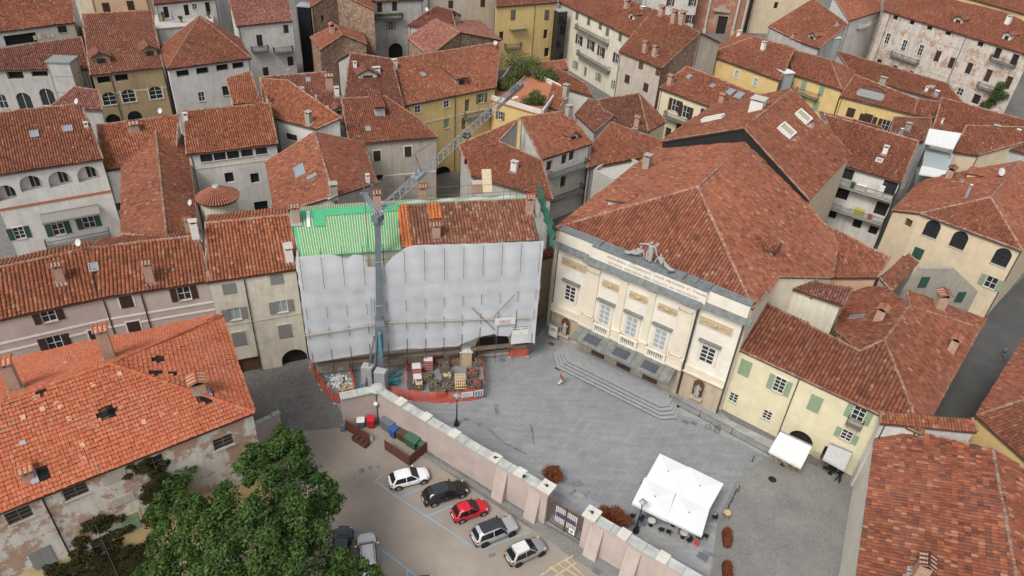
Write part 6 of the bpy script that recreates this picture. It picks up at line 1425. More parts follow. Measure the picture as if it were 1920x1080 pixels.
bin2('red wheelie bin standing by the wall corner', 696, 800, .75, .8, 1.15, 'bin_red', 'bin_red', ga+.6)
t_ = bin2('low dark bin with a white lid beside the red one', 677, 800, .8, .7, .95, 'bin_grey', 'white_sheet', ga+.75); 
bin2('narrow grey twin-door bin cabinet in the wall corner', 727, 806, 1.5, .8, 1.3, 'bin_grey', 'bin_grey', ga, .0, 'bin_cabinet')
bin2('blue recycling bin with open mouth beside the grey cabinet', 739, 818, .75, .8, 1.15, 'bin_blue', 'bin_blue')
bin2('brown food-waste bin left of the other brown one', 751, 822, .7, .75, 1.0, 'bin_brown', 'bin_brown'); bin2('brown food-waste bin touching the green dumpster', 760, 827, .7, .75, 1.0, 'bin_brown', 'bin_brown')
bin2('big green dumpster with a sloping lid', 774, 836, 1.5, 1.0, 1.15, 'bin_green', 'bin_green', ga, .2); bin2('small green bin in the angle of the L-shaped screen', 789, 843, .75, .7, .95, 'bin_green', 'bin_green')
t = thing('bollard', 'grey round bollard at the end of the short garden wall', 'bollard', P(644, 806)); MB().lathe(P(644, 806), [(.32, 0), (.32, .8), (.28, .9), (.02, .95)], 14).build('post', 'bin_grey', t)
t = thing('white_bucket', 'white plastic canister next to the bent rust-brown screen', 'canister', P(696, 826)); MB().lathe(P(696, 826), [(.18, 0), (.18, .55), (.08, .65), (.08, .72)], 12).build('drum', 'white_sheet', t)
t = thing('globe_lamp', 'round white wall lamp in the corner of the garden wall', 'lamp', GQ(.12, .25, 2.6)); MB().lathe(GQ(.15, .3, 2.5), [(.02, 0), (.2, .08), (.28, .28), (.2, .48), (.02, .56)], 14).build('globe', 'white_sheet', t)
# ================================================================ lamps
def lamp(label, u, v):
    c = P(u, v); t = thing('street_lamp', label, 'street lamp', c, 'black lamp posts along the garden wall')
    MB().lathe(c, [(.3, 0), (.32, .12), (.22, .2), (.24, .5), (.15, .62), (.11, .95), (.075, 1.1), (.06, 2.4), (.045, 3.7), (.09, 3.75), (.05, 3.85)], 12).build('post', 'iron', t)
    MB().lathe(c+UP*3.85, [(.1, 0), (.26, .5)], 4, smooth=False).build('lantern', 'curtain_glass', t)
    MB().lathe(c+UP*4.36, [(.44, -.02), (.42, .05), (.12, .22), (.02, .34)], 4, smooth=False).build('lantern_roof', 'lead_grey', t)
lamp('black lamp post by the orange site fence', 856, 797); lamp('black lamp post in front of the big white parasols', 1192, 997)
# ================================================================ parasols, tables, chairs
plain('parasol_cloth', (.64, .645, .65), .8, var=.02, sc=1)
def parasol(label, c4, z=2.75):
    q = [P(u, v, z) for u, v in c4]; c = sum(q)/4; t = thing('parasol', label, 'parasol', (c[0], c[1], 0), 'big white parasols on the piazza')
    ap = c+UP*.2; V = []; n = 8; m = MB()
    for i in range(4):
        a, b = q[i], q[(i+1) % 4]
        for k in range(n):
            p0, p1 = a+(b-a)*k/n, a+(b-a)*(k+1)/n
            for p in (0,): m.add([p0, p1, ap], [(0, 1, 2)]); m.add([p0, p1, p1-UP*.28, p0-UP*.28], [(0, 1, 2, 3)])
    m.build('canopy', 'parasol_cloth', t)
    MB().tube([np.array([c[0], c[1], 0]), ap+UP*.12], .04, 8).build('pole', 'galvanised', t); MB().lathe(ap-UP*.03, [(.09, 0), (.06, .1), (.01, .16)], 8).build('finial', 'shutter_grey', t)
    m = MB(); [m.tube([ap-UP*.06, x-UP*.02], .018, 4) for x in q]; m.build('ribs', 'galvanised', t); MB().cbox((c[0], c[1], 0), nrm(q[1]-q[0]), nrm(q[3]-q[0]), UP, .9, .9, .12).build('base', 'bin_grey', t)
parasol('white parasol farthest from the lamp post, towards the theatre', [(1237, 850), (1293, 877), (1267, 923), (1211, 897)], 2.75)
parasol('white parasol standing highest, towards the cobbled street', [(1292, 875), (1357, 907), (1331, 953), (1266, 922)], 2.83)
parasol('white parasol nearest the lamp post and red bush', [(1209, 895), (1267, 924), (1250, 975), (1185, 943)], 2.7)
parasol('white parasol over the red bag', [(1268, 925), (1331, 953), (1316, 1005), (1250, 974)], 2.75)
def chair(label, u, v, a, mat='iron', grp='cafe chairs round the parasols', sc=1):
    c = P(u, v); x, y = yaw(a); t = thing('cafe_chair', label, 'chair', c, grp)
    MB().cbox(c+UP*.43, x, y, UP, .42, .42, .04).build('seat', mat, t); m = MB().box(c-x*.2-y*.2+UP*.5, x*.4, -y*.04-UP*.0+y*.02, UP*.38); m.build('backrest', mat, t)
    for i in (-1, 1):
        for j in (-1, 1): MB().tube([c+x*i*.19+y*j*.19, c+x*i*.18+y*j*.18+UP*.45], .018, 5).build('leg', mat, t)
    return t
def table(label, u, v, r=.38, h=.73, top='cap_pale', grp='cafe tables under the parasols'):
    c = P(u, v); t = thing('cafe_table', label, 'table', c, grp); MB().lathe(c+UP*h, [(r, 0), (r, .035)], 18).build('table_top', top, t); MB().tube([c, c+UP*h], .035, 6).build('pedestal', 'iron', t); MB().lathe(c, [(.25, 0), (.22, .03), (.03, .06)], 12).build('foot', 'iron', t)
for lb, u, v, a in (('dark woven chair at the corner nearest the red bush', 1184, 972, .6), ('dark woven chair right behind the lamp post', 1200, 978, 2.2), ('dark chair half under the cloth below the parasol seam', 1238, 998, .3), ('dark chair beside the stacked tables', 1252, 1002, 1.2), ('dark chair left of the red bag', 1290, 1018, 2.0), ('dark chair behind the red bag', 1310, 1012, .5), ('dark chair peeking out on the far left edge of the parasols', 1203, 918, 2.9), ('dark chair on the street side of the parasols', 1338, 975, 1.5), ('dark chair at the street corner of the parasols', 1322, 1010, 1.0)): chair(lb, u, v, a)
for lb, u, v in (('round pale table under the parasol behind the lamp post', 1220, 985), ('round pale table beside the chair left of the red bag', 1280, 1008), ('round pale table half hidden under the middle seam', 1262, 985)): table(lb, u, v)
def bodyperson(label, base, d, n, h, skinm, cloth, legm, stride=.13, hair='brown_wood', bend=0):
    t = thing('person', label, 'person', base)
    def pp(x, y, z): return np.asarray(base)+(d*x+n*y+UP*z)*h
    V = [pp(0, 0, .52), pp(0, 0, .62), pp(.0, 0, .74), pp(.01, 0, .815), pp(.02, 0, .86), pp(.03, 0, .925), pp(.02, 0, .98)]; E = [(0, 1), (1, 2), (2, 3), (3, 4), (4, 5), (5, 6)]; R = [.085, .078, .092, .04, .036, .058, .04]
    def ch(st, pts):
        pr = st
        for p, r in pts: V.append(pp(*p)); R.append(r); E.append((pr, len(V)-1)); pr = len(V)-1
    ch(2, [((.0, .11, .79), .042), ((-.05, .15, .64), .034), ((.03, .16, .53), .026), ((.07, .155, .475), .022)]); ch(2, [((.0, -.11, .79), .042), ((.05, -.15, .65), .034), ((.12, -.14, .56), .026), ((.16, -.13, .52), .022)])
    ch(0, [((.03, .055, .46), .075), ((.09, .055, .28), .05), ((stride, .055, .06), .032), ((stride+.07, .055, .02), .024)]); ch(0, [((-.03, -.055, .46), .075), ((-.04, -.055, .28), .05), ((-stride-.02, -.055, .07), .032), ((-stride+.05, -.055, .02), .024)])
    skin('body', V, E, [r*h for r in R], skinm, t)
    V = [pp(0, 0, .5), pp(0, 0, .62), pp(0, 0, .74), pp(.01, 0, .82)]; E = [(0, 1), (1, 2), (2, 3)]; R = [.095, .092, .103, .055]
    ch(2, [((0, .115, .785), .055), ((-.05, .155, .64), .045), ((.02, .165, .55), .038)]); ch(2, [((0, -.115, .785), .055), ((.05, -.155, .65), .045), ((.11, -.145, .57), .038)])
    skin('jacket', V, E, [r*h for r in R], cloth, t)
    V = [pp(0, 0, .52)]; E = []; R = [.09]
    ch(0, [((.03, .055, .45), .085), ((.09, .055, .28), .06), ((stride, .055, .09), .045)]); ch(0, [((-.03, -.055, .45), .085), ((-.04, -.055, .28), .06), ((-stride-.02, -.055, .1), .045)])
    skin('trousers', V, E, [r*h for r in R], legm, t)
    V = [pp(.0, 0, .985), pp(-.035, 0, .945), pp(-.035, 0, .9)]; skin('hair', V, [(0, 1), (1, 2)], [x*h for x in (.045, .05, .035)], hair, t)
    for s_, x in ((1, stride+.03), (-1, -stride+.01)): MB().cbox(pp(x, s_*.055, .0), d, n, UP, .15*h, .055*h, .035*h).build('shoe', 'iron', t)
    # face and hands
    hd_ = pp(.03, 0, .93); m = MB()
    m.lathe(hd_+d*.056*h-UP*.01*h, [(.004*h, -.012*h), (.01*h, 0), (.003*h, .02*h)], 6); m.build('nose', skinm, t)
    for s_, wr, dr in ((1, pp(.07, .155, .475), nrm(d*.4-UP)), (-1, pp(.16, -.13, .52), nrm(d-UP*.7))):
        m = MB()
        for k in range(5): off = n*(k-2)*.009*h; m.tube([wr+off, wr+off+dr*(.03+.012*(2-abs(k-2)))*h, wr+off+dr*(.045+.015*(2-abs(k-2)))*h+d*.008*h], [.007*h, .006*h, .004*h], 5)
        m.build('fingers', skinm, t)
    return t
plain('skin', (.45, .27, .2), .6); plain('coat_rust', (.24, .07, .035), .85); plain('trousers_white', (.62, .6, .57), .85); plain('coat_navy', (.02, .03, .07), .85)
bodyperson('person in a rust-brown top and white trousers striding across the piazza', P(1051, 721), *yaw(math.radians(10)), 1.72, 'skin', 'coat_rust', 'trousers_white', .16)
t = thing('shopping_bag', 'red and white bag on the paving at the corner of the parasols', 'bag', P(1305, 1022)); m = MB().cbox(P(1305, 1022), gD, gN, UP, .4, .3, .55); m.build('bag_body', 'sign_red', t); MB().tube([P(1305, 1022, .55)-gD*.12, P(1305, 1022, .75), P(1305, 1022, .55)+gD*.12], .015, 5).build('bag_handle', 'white_sheet', t)
for lb, u, v, hh in (('slim black bollard nearest the railing end', 1410, 866, 1.0), ('slim black bollard in the middle of the row', 1377, 928, 1.0), ('slim black bollard behind the middle one', 1383, 922, 1.0), ('slim black bollard next to the wooden stool', 1365, 953, 1.0), ('slim black bollard between the middle one and the stool', 1371, 942, 1.0)):
    t = thing('bollard', lb, 'bollard', P(u, v), 'slim black bollards along the cobbled street'); MB().lathe(P(u, v), [(.07, 0), (.05, .08), (.04, .85), (.055, .9), (.02, 1.0)], 10).build('post', 'iron', t)
t = thing('bar_stool', 'wooden-topped stool standing alone on the pale paving strip', 'stool', P(1361, 970)); c = P(1361, 970); MB().lathe(c+UP*.68, [(.36, 0), (.36, .04)], 16).build('seat', 'raw_wood', t)
for i in range(4): x_ = math.pi/4+i*math.pi/2; MB().tube([c+np.array([.32*math.cos(x_), .32*math.sin(x_), 0]), c+np.array([.22*math.cos(x_), .22*math.sin(x_), .68])], .02, 5).build('leg', 'iron', t)
# ================================================================ railing, bicycle, awnings
RL = thing('ramp_railing', 'thin iron railing along the ramp beside the yellow house', 'railing', P(1340, 800))
rp = [P(u, v, .1) for u, v in ((1254, 752), (1310, 783), (1370, 815), (1440, 853))]; m = MB()
for a, b in zip(rp[:-1], rp[1:]):
    L_ = np.linalg.norm(b-a)
    for z in (.12, .95): m.tube([a+UP*z, b+UP*z], .025, 5)
    for x in np.arange(0, L_, .15): c = a+(b-a)*x/L_; m.tube([c+UP*.12, c+UP*.95], .011, 4, cap=False)
m.build('bars', 'iron', RL)
for a in rp: MB().tube([a-UP*.1, a+UP*1.05], .035, 6).build('post', 'iron', RL)
rk = thing('ramp_kerb', 'long pale stone kerb under the ramp railing', 'kerb', P(1340, 803)); m = MB()
for a, b in zip(rp[:-1], rp[1:]): d_ = nrm(b-a); n_ = np.array([d_[1], -d_[0], 0]); m.box(np.array([*a[:2], 0])-n_*.1, d_*np.linalg.norm(b-a), n_*.35, UP*.16)
m.build('kerb_stones', 'step_stone', rk)
bc = P(1335, 808); bd, bn = yaw(TA+math.pi); t = thing('bicycle', 'bicycle with a child seat leaning on the ramp railing', 'bicycle', bc)
for x in (-.52, .52):
    m = MB(); cc = bc+bd*x+UP*.34; m.tube([cc+.33*(bd*math.cos(a)+UP*math.sin(a)) for a in np.linspace(0, 2*math.pi, 17)], .022, 5); w_ = m.build('wheel', 'tyre_rubber', t)
    m = MB(); [m.tube([cc, cc+.32*(bd*math.cos(a)+UP*math.sin(a))], .006, 3) for a in np.linspace(0, 2*math.pi, 9)]; m.build('spokes', 'galvanised', w_)
b_ = lambda x, z: bc+bd*x+UP*z
MB().tube([b_(-.52, .34), b_(-.1, .32), b_(.38, .75), b_(.52, .34)], .022, 5).tube([b_(-.1, .32), b_(-.22, .8)], .02, 5).tube([b_(-.52, .34), b_(-.2, .72), b_(.36, .72)], .018, 5).build('frame', 'lead_grey', t)
MB().tube([b_(.38, .75), b_(.34, 1.0)], .018, 5).tube([b_(.34, 1.0)-bn*.28, b_(.36, 1.02), b_(.34, 1.0)+bn*.28], .016, 5).build('handlebar', 'iron', t); MB().cbox(b_(-.23, .82), bd, bn, UP, .26, .15, .06).build('saddle', 'iron', t); MB().cbox(b_(-.52, .75), bd, bn, UP, .35, .3, .45).build('child_seat', 'bin_grey', t)
def awning(label, c4, z4, mat, frame=True):
    q = [P(u, v, z) for (u, v), z in zip(c4, z4)]; t = thing('awning', label, 'awning', np.array([*(sum(q)/4)[:2], z4[0]])); m = MB(); m.prism(q, UP*.03); m.add([q[2], q[3], q[3]-UP*.2, q[2]-UP*.2], [(0, 1, 2, 3)]); m.build('fabric', mat, t)
    m = MB().tube([q[2]-UP*.02, q[3]-UP*.02], .03, 5).tube([q[0], q[3]-UP*.03], .025, 5).tube([q[1], q[2]-UP*.03], .025, 5); m.build('arms', 'galvanised', t); MB().tube([q[0]+UP*.06, q[1]+UP*.06], .09, 8).build('casing', 'shutter_grey', t)
awning('big white awning over the arched doorway of the yellow house', [(1463, 809), (1523, 837), (1502, 878), (1441, 846)], [2.9, 2.9, 2.3, 2.3], 'white_sheet'); awning('smaller grey awning over the shop window of the yellow house', [(1556, 832), (1598, 849), (1583, 882), (1543, 860)], [2.9, 2.9, 2.3, 2.3], 'awning_grey')
ha = HS['arc']; ra, rb_ = ha.hit(75, 403), ha.hit(183, 381)
if ra and rb_:
    n_ = ra[0]['n']; pa, pb = ra[3]+n_*.03, rb_[3]+n_*.03; pb[2] = pa[2]; t = thing('awning', 'long grey awning over the balcony of the arcaded white house', 'awning', pa); MB().prism([pa, pb, pb+n_*1.35-UP*.55, pa+n_*1.35-UP*.55], UP*.04).box(pa+n_*1.35-UP*.78, pb-pa, n_*.03, UP*.24).build('fabric', 'shutter_grey', t); MB().tube([pa+UP*.08, pb+UP*.08], .1, 8).build('casing', 'shutter_grey', t)
for lb, u, v, a in (('wooden chair left under the big white awning', 1455, 866, .4), ('wooden chair in the middle under the big white awning', 1472, 876, .4), ('wooden chair right under the big white awning', 1486, 880, .4)): chair(lb, u, v, a, 'raw_wood', 'wooden chairs under the awning')
table('round grey table among the wooden chairs under the awning', 1467, 872, .4, .73, 'cap_stone', None); table('dark table in front of the smaller grey awning', 1556, 888, .5, .73, 'iron', None); chair('black chair left of the grey awning shop', 1545, 882, 1.0, 'iron', None); chair('black chair beside the sandwich board', 1572, 893, 1.8, 'iron', None)
t = thing('sandwich_board', 'black folding board standing by the corner of the nearest house', 'sign board', P(1572, 898)); c = P(1570, 902); x_, y_ = yaw(.9)
for sg in (-1, 1): MB().add([c+x_*-.3+y_*sg*.25, c+x_*.3+y_*sg*.25, c+x_*.3+UP*1.0, c-x_*.3+UP*1.0, c+x_*-.3+y_*sg*.28, c+x_*.3+y_*sg*.28, c+x_*.3+y_*sg*.03+UP*1.0, c-x_*.3+y_*sg*.03+UP*1.0], [(0, 1, 2, 3), (7, 6, 5, 4), (0, 4, 5, 1), (3, 2, 6, 7), (1, 5, 6, 2), (0, 3, 7, 4)]).build('board', 'iron', t)
t = thing('trellis', 'wooden lattice screen between the two awnings', 'trellis', P(1530, 868)); a, b = P(1518, 872), P(1545, 862); a = P(1516, 868); b = P(1538, 878); d_ = b-a; m = MB()
for i in range(9): m.tube([a+d_*i/8, a+d_*i/8+UP*1.9], .02, 4)
for i in range(8): m.tube([a+UP*(.1+i*.25), b+UP*(.1+i*.25)], .02, 4)
m.build('lattice', 'old_wood', t)
# manholes and drain covers
def cover(label, u, v, w, l, mat='bin_grey', rnd=False):
    c = P(u, v); t = thing('drain_cover', label, 'drain cover', c); m = MB()
    if rnd: m.lathe(c+UP*.01, [(w, 0), (w, .02), (w*.85, .03)], 18)
    else:
        m.cbox(c+UP*.008, tD, tN, UP, w, l, .016)
        for i in range(5): m.cbox(c+tD*(i-2)*w/6+UP*.024, tD, tN, UP, w/12, l*.8, .012)
    m.build('grate', mat, t)
cover('round manhole cover on the cobbles before the white awning', 1448, 899, .42, 0, 'iron', True); cover('round manhole cover by the arch of the scaffolded house', 942, 676, .4, 0, 'bin_grey', True)
for lb, u, v, w in (('rusty square cover left of the steps', 1034, 645, .7), ('rusty square cover at the tip of the steps', 1046, 691, .7), ('square cover left of the pair beyond the steps', 1285, 791, .8), ('square cover right of the pair beyond the steps', 1301, 794, .7), ('dark grating near the lower lamp post', 1204, 980, .9), ('dark grating at the lower end of the terrace', 1318, 1044, 1.0), ('dark drain grating in the left alley', 560, 744, .8), ('pale drain grating in the left alley', 570, 743, .8), ('brown square cover in the car park near the yellow hatching', 1119, 1071, .8)): cover(lb, u, v, w, w*.75, 'corten' if 'rusty' in lb else 'bin_grey')
# ================================================================ building site at the foot of the scaffold
m_, t_, b_n = nt('fence_mesh'); b_n.inputs['Base Color'].default_value = (.62, .1, .05, 1); tp = N(t_, 'ShaderNodeBsdfTransparent'); mx = N(t_, 'ShaderNodeMixShader'); mx.inputs[0].default_value = .28
L(t_, b_n.outputs[0], mx.inputs[1]); L(t_, tp.outputs[0], mx.inputs[2]); L(t_, mx.outputs[0], t_.nodes['Material Output'].inputs[0]); L(t_, ramp(t_, noise(t_, wpos(t_), 1.2, 5), [(.3, (.6, .05, .03)), (.7, (.62, .16, .09))]), b_n.inputs['Base Color'])
def sitefence(label, pts, h=1.5, solid=False):
    q = [P(u, v) for u, v in pts]; t = thing('site_fence', label, 'site fence', sum(q)/len(q), 'orange plastic site fences')
    V = []; nz = 5; cnt = 0
    for a, b in zip(q[:-1], q[1:]):
        n_ = max(2, int(np.linalg.norm(b-a)/.35)); d_ = nrm(b-a); nn_ = np.array([d_[1], -d_[0], 0])
        for i in range(n_+1):
            for j in range(nz+1): V.append(a+(b-a)*i/n_+nn_*(.07*math.sin(i*1.1+j*.6))+UP*(.03+(h-.12*math.sin(math.pi*(i/n_)))*j/nz))
            cnt += 1
    qd = np.array([[i*(nz+1)+j, (i+1)*(nz+1)+j, (i+1)*(nz+1)+j+1, i*(nz+1)+j+1] for i in range(cnt-1) for j in range(nz)]); MB().raw(np.array(V), qd, 0, None, True).build('mesh_panel', 'fence_mesh', t)
    for p in q: MB().tube([p, p+UP*(h+.2)], .03, 5).build('post', 'corten', t); MB().cbox(p, tD, tN, UP, .4, .3, .12).build('foot_block', 'ballast', t)
    return t
sitefence('orange site fence running down the left side of the yard', [(583, 690), (600, 722), (628, 757), (648, 752), (690, 742)]); f2 = sitefence('orange site fence along the front of the yard with safety notices', [(735, 745), (770, 752), (838, 757), (906, 748), (908, 718), (902, 668)], 1.7)
sitefence('orange site fence hung behind the crane base', [(655, 688), (700, 672), (757, 672), (763, 700), (765, 735)], 1.7); sitefence('orange site fence wrapped round the right scaffold foot', [(955, 660), (955, 670), (990, 668), (990, 656)], 1.3); sitefence('orange site fence between rubble heap and crane', [(655, 688), (661, 715), (668, 738)], 1.5)
a, b = P(838, 757), P(906, 748); d_ = nrm(b-a); n_ = np.array([d_[1], -d_[0], 0]); n_ = n_ if n_.dot(EYE-a) > 0 else -n_; Lf = np.linalg.norm(b-a)
o1 = MB().box(a+d_*Lf*.38+n_*.16+UP*.75, d_*1.35, n_*.02, UP*.8).build('safety_notice', 'white_sheet', f2); o2 = MB().box(a+d_*Lf*.38+d_*1.5+n_*.16+UP*.6, d_*1.0, n_*.02, UP*1.0).build('safety_notice', 'white_sheet', f2)
m = MB()
for i in range(3):
    for j in range(3): m.lathe(a+d_*(Lf*.38+1.68+i*.3)+n_*.19+UP*(.72+j*.3), [(.0, -.01), (.09, 0), (.09, .15), (0, .16)], 8)
m.build('pictogram', 'sign_blue', o2)
for i in range(4): MB().box(a+d_*(Lf*.38+.1)+n_*.182+UP*(.85+i*.16), d_*(1.1-.2*(i % 2)), n_*.004, UP*.05).build('text_line', 'shutter_grey', o1)
plain('brick_pack', (.3, .08, .07), .7, var=.3, sc=6); plain('pack_white', (.6, .55, .55), .5)
x_, y_ = yaw(TA+.75)
def crate(label, u, v, w=1.15, l=.95, h=.75, fill=None, z=0.0, a=.25, mat='old_wood'):
    c = P(u, v, z) if z == 0 else P(u, v, 0)+UP*0; c = P(u, v, 0); c[2] = z; x, y = yaw(a); t = thing('wooden_crate', label, 'crate', c, 'wooden crates in the building yard')
    for i, (p, dx, dy) in enumerate(((c-x*w/2-y*l/2, x*w, y*.04), (c-x*w/2+y*l/2, x*w, y*.04), (c-x*w/2-y*l/2, x*.04, y*l), (c+x*w/2, x*.04, y*(l+.04)))):
        m = MB(); [m.box(p+UP*(.12+k*h/4), dx, dy, UP*(h/4-.03)) for k in range(4)]; m.build('side', mat, t)
    MB().cbox(c, x, y, UP, w*.9, l*.9, .12).build('base', mat, t)
    if fill:
        m = MB(); rr = random.Random(u)
        for k in range(18): p = c+x*rr.uniform(-.42, .42)*w+y*rr.uniform(-.42, .42)*l+UP*(h*.62+rr.uniform(0, .22)); d1 = nrm([rr.uniform(-1, 1), rr.uniform(-1, 1), rr.uniform(-.25, .25)]); d2 = nrm(np.cross(d1, UP)); m.cbox(p, d1, d2, UP, rr.uniform(.25, .55), .14, .1)
        m.build('contents', fill, t)
for lb, u, v, h, fl in (('crate with offcut boards sticking out at the left end of the front row', 783, 729, .9, 'batten_wood'), ('empty dark crate second in the front row', 814, 729, .9, 'old_wood'), ('crate of broken tiles in the middle of the front row', 843, 731, .8, 'old_wood'), ('crate carrying the slatted yellow pallet', 868, 730, .8, 'brick_pack'), ('crate of brick rubble at the right end of the front row', 891, 727, .9, 'brick_pack'), ('empty tall crate behind the middle of the row', 833, 695, 1.0, 'old_wood'), ('crate full of yellow sand in the second row', 838, 711, .7, 'batten_wood'), ('crate heaped with red bricks in the second row', 884, 706, .9, 'brick_pack')): crate(lb, u, v, h=h, fill=fl)
def pack(label, u, v, a, n=5, w=1.15, l=1.0):
    c = P(u, v); x, y = yaw(a); t = thing('brick_pallet', label, 'pallet', c, 'shrink-wrapped brick pallets')
    for i in (-1, 0, 1): MB().cbox(c+x*i*w*.38, x, y, UP, .1, l, .12).build('bearer', 'old_wood', t)
    for k in range(n): MB().cbox(c+UP*(.13+k*.26), x, y, UP, w*(1-.01*(k % 2)), l, .24).build('brick_layer', 'brick_pack', t)
    for k in range(n): MB().cbox(c+UP*(.36+k*.26), x, y, UP, w*.86, l*1.01, .026).build('strap', 'pack_white', t)
for lb, u, v, h, fl in (('crate of old roof tiles against the scaffold foot', 823, 680, .8, 'brick_pack'), ('crate of tile shards beside the peaked cabin', 852, 682, .8, 'brick_pack'), ('crate of grey rubble in the very front centre', 826, 742, .7, 'old_wood'), ('crate of broken bricks in the front right corner', 880, 740, .7, 'brick_pack'), ('crate of brown planks between the two brick pallets and the front row', 800, 714, .7, 'old_wood'), ('crate of rubble right of the peaked cabin', 893, 684, .8, 'old_wood')): crate(lb, u, v, h=h, fill=fl)
pack('wrapped pallet of red bricks with two white stripes', 781, 703, .2); pack('taller wrapped pallet of bricks with many white stripes', 803, 692, .15, 6); pack('low pallet of bare bricks behind the front crates', 783, 714, .2, 2)
t = thing('slatted_pallet', 'yellow slatted pallet leaning over the crates', 'pallet', P(868, 730)); c = P(863, 716, 1.0); x, y = yaw(.15); u_ = nrm(y+UP*.45); m = MB()
for i in range(6): m.box(c-x*.6+x*i*.22-u_*.9, x*.09, u_*1.9, np.cross(x, u_)*.03)
for i in range(6): m.box(c-x*.62-u_*.9+u_*i*.36+np.cross(x, u_)*.03, x*1.22, u_*.09, np.cross(x, u_)*.03)
m.build('slats', 'raw_wood', t)
t = thing('rubble_heap', 'heap of white plaster rubble and paper inside the left fence', 'heap', P(634, 718)); m = MB(); rr = random.Random(3)
for k in range(170):
    a = rr.uniform(0, 6.28); r_ = abs(rr.gauss(0, .75)); p = P(634, 716)+np.array([r_*math.cos(a)*1.2, r_*math.sin(a), max(0, .75-r_*.5)*rr.uniform(.2, 1)]); d1 = nrm([rr.uniform(-1, 1), rr.uniform(-1, 1), rr.uniform(-.6, .6)]); d2 = nrm(np.cross(d1, (0, .3, 1))); m.cbox(p, d1, d2, np.cross(d1, d2), rr.uniform(.12, .42), rr.uniform(.12, .3), rr.uniform(.04, .16))
m.build('rubble', 'white_sheet', t)
t = thing('timber_offcuts', 'loose brown boards lying beside the white rubble', 'boards', P(652, 735)); m = MB(); 
for k in range(14): p = P(650+rr.uniform(-10, 12), 733+rr.uniform(-5, 6))+UP*(.05+.03*k); d1 = nrm([rr.uniform(-1, 1), rr.uniform(-1, 1), .05]); m.cbox(p, d1, np.cross(UP, d1), UP, rr.uniform(.6, 1.3), .14, .04)
m.build('boards', 'raw_wood', t)
t = thing('cement_silo', 'white drum lying at the scaffold foot', 'drum', P(637, 688)); MB().tube([P(633, 690, .4), P(642, 688, .4)], .42, 12).build('drum', 'white_sheet', t)
t = thing('site_toilet', 'small brown cabin with a white peaked roof at the scaffold foot', 'cabin', P(873, 678)); c = P(873, 680); x, y = yaw(.1); MB().cbox(c, x, y, UP, 1.4, 1.2, 2.1).build('cabin_wall', 'relief_stone', t); m = MB(); m.prism([c-x*.8-y*.7+UP*2.1, c+x*.8-y*.7+UP*2.1, c-y*.7+UP*2.4], y*1.4); m.build('roof', 'white_sheet', t)
t = thing('blue_frame', 'turquoise steel frame lying beside the crane base', 'steel frame', P(735, 715)); c = P(735, 716); x, y = yaw(.9); MB().box(c+UP*.05, x*1.5, y*.1, UP*.6).box(c+UP*.05, x*.12, y*.8, UP*.3).box(c+x*1.0+UP*.06, x*.12, y*.9, UP*.5).build('frame', 'crane_blue', t)
# ================================================================ foliage
def leafmat(name, stops, tr=.25):
    m, t, b = nt(name); uv = N(t, 'ShaderNodeUVMap'); wn = N(t, 'ShaderNodeTexWhiteNoise', noise_dimensions='2D'); L(t, uv.outputs[0], wn.inputs['Vector'])
    cl = ramp(t, wn.outputs['Value'], stops); cl = mix(t, 1.0, cl, ramp(t, noise(t, wpos(t), .55, 4), [(.3, (.7, .75, .8)), (.7, (1.25, 1.2, 1.0))]), 'MULTIPLY'); L(t, cl, b.inputs['Base Color']); b.inputs['Roughness'].default_value = .65
    tl = N(t, 'ShaderNodeBsdfTranslucent'); L(t, cl, tl.inputs['Color']); mx = N(t, 'ShaderNodeMixShader'); mx.inputs[0].default_value = tr; L(t, b.outputs[0], mx.inputs[1]); L(t, tl.outputs[0], mx.inputs[2]); L(t, mx.outputs[0], t.nodes['Material Output'].inputs[0])
leafmat('leaf_green', [(0, (.022, .045, .013)), (.5, (.046, .092, .02)), (.85, (.075, .135, .028)), (1, (.125, .185, .04))]); leafmat('leaf_rust', [(0, (.1, .025, .012)), (.5, (.2, .05, .02)), (1, (.3, .11, .03))]); leafmat('leaf_vine', [(0, (.022, .032, .012)), (.5, (.045, .06, .018)), (.8, (.085, .042, .02)), (1, (.1, .075, .02))]); leafmat('leaf_olive', [(0, (.05, .07, .02)), (1, (.14, .17, .06))])
plain('bark', (.09, .07, .05), .9, var=.3)
def leaves(mb, cl, n, size, asp=.42, up=.5):
    """n leaf cards scattered through clumps cl = [(centre, radius)], denser towards the outside of each"""
    cl = [(np.asarray(c, float), r) for c, r in cl]; w = np.array([r**2 for _, r in cl]); w /= w.sum(); k = RNG.choice(len(cl), n, p=w)
    C = np.array([c for c, _ in cl])[k]; Rr = np.array([r for _, r in cl])[k]; d = RNG.normal(0, 1, (n, 3)); d /= np.linalg.norm(d, axis=1)[:, None]
    rad = Rr*(RNG.random(n)**.42)*(1+.12*RNG.normal(0, 1, n)); p = C+d*rad[:, None]*np.array([1, 1, .8])
    nn = d+RNG.normal(0, .55, (n, 3))+np.array([0, 0, up]); nn /= np.linalg.norm(nn, axis=1)[:, None]
    a = np.cross(nn, RNG.normal(0, 1, (n, 3))); a /= np.linalg.norm(a, axis=1)[:, None]; b = np.cross(nn, a); s = size*(.6+.8*RNG.random(n))[:, None]
    V = np.stack([p-a*s*.5, p+b*s*asp*.5+nn*s*.06, p+a*s*.5, p-b*s*asp*.5+nn*s*.06], 1).reshape(-1, 3); q = np.arange(4*n).reshape(-1, 4); uv = np.repeat(np.stack([RNG.integers(0, 999, n)+.5, RNG.integers(0, 999, n)+.5], 1), 4, 0); mb.raw(V, q, 0, uv, False)
TR = thing('leafy_tree', 'big bushy green tree between the derelict house and the car park', 'tree', (P(470, 1040, 8)[0], P(470, 1040, 8)[1], 0))
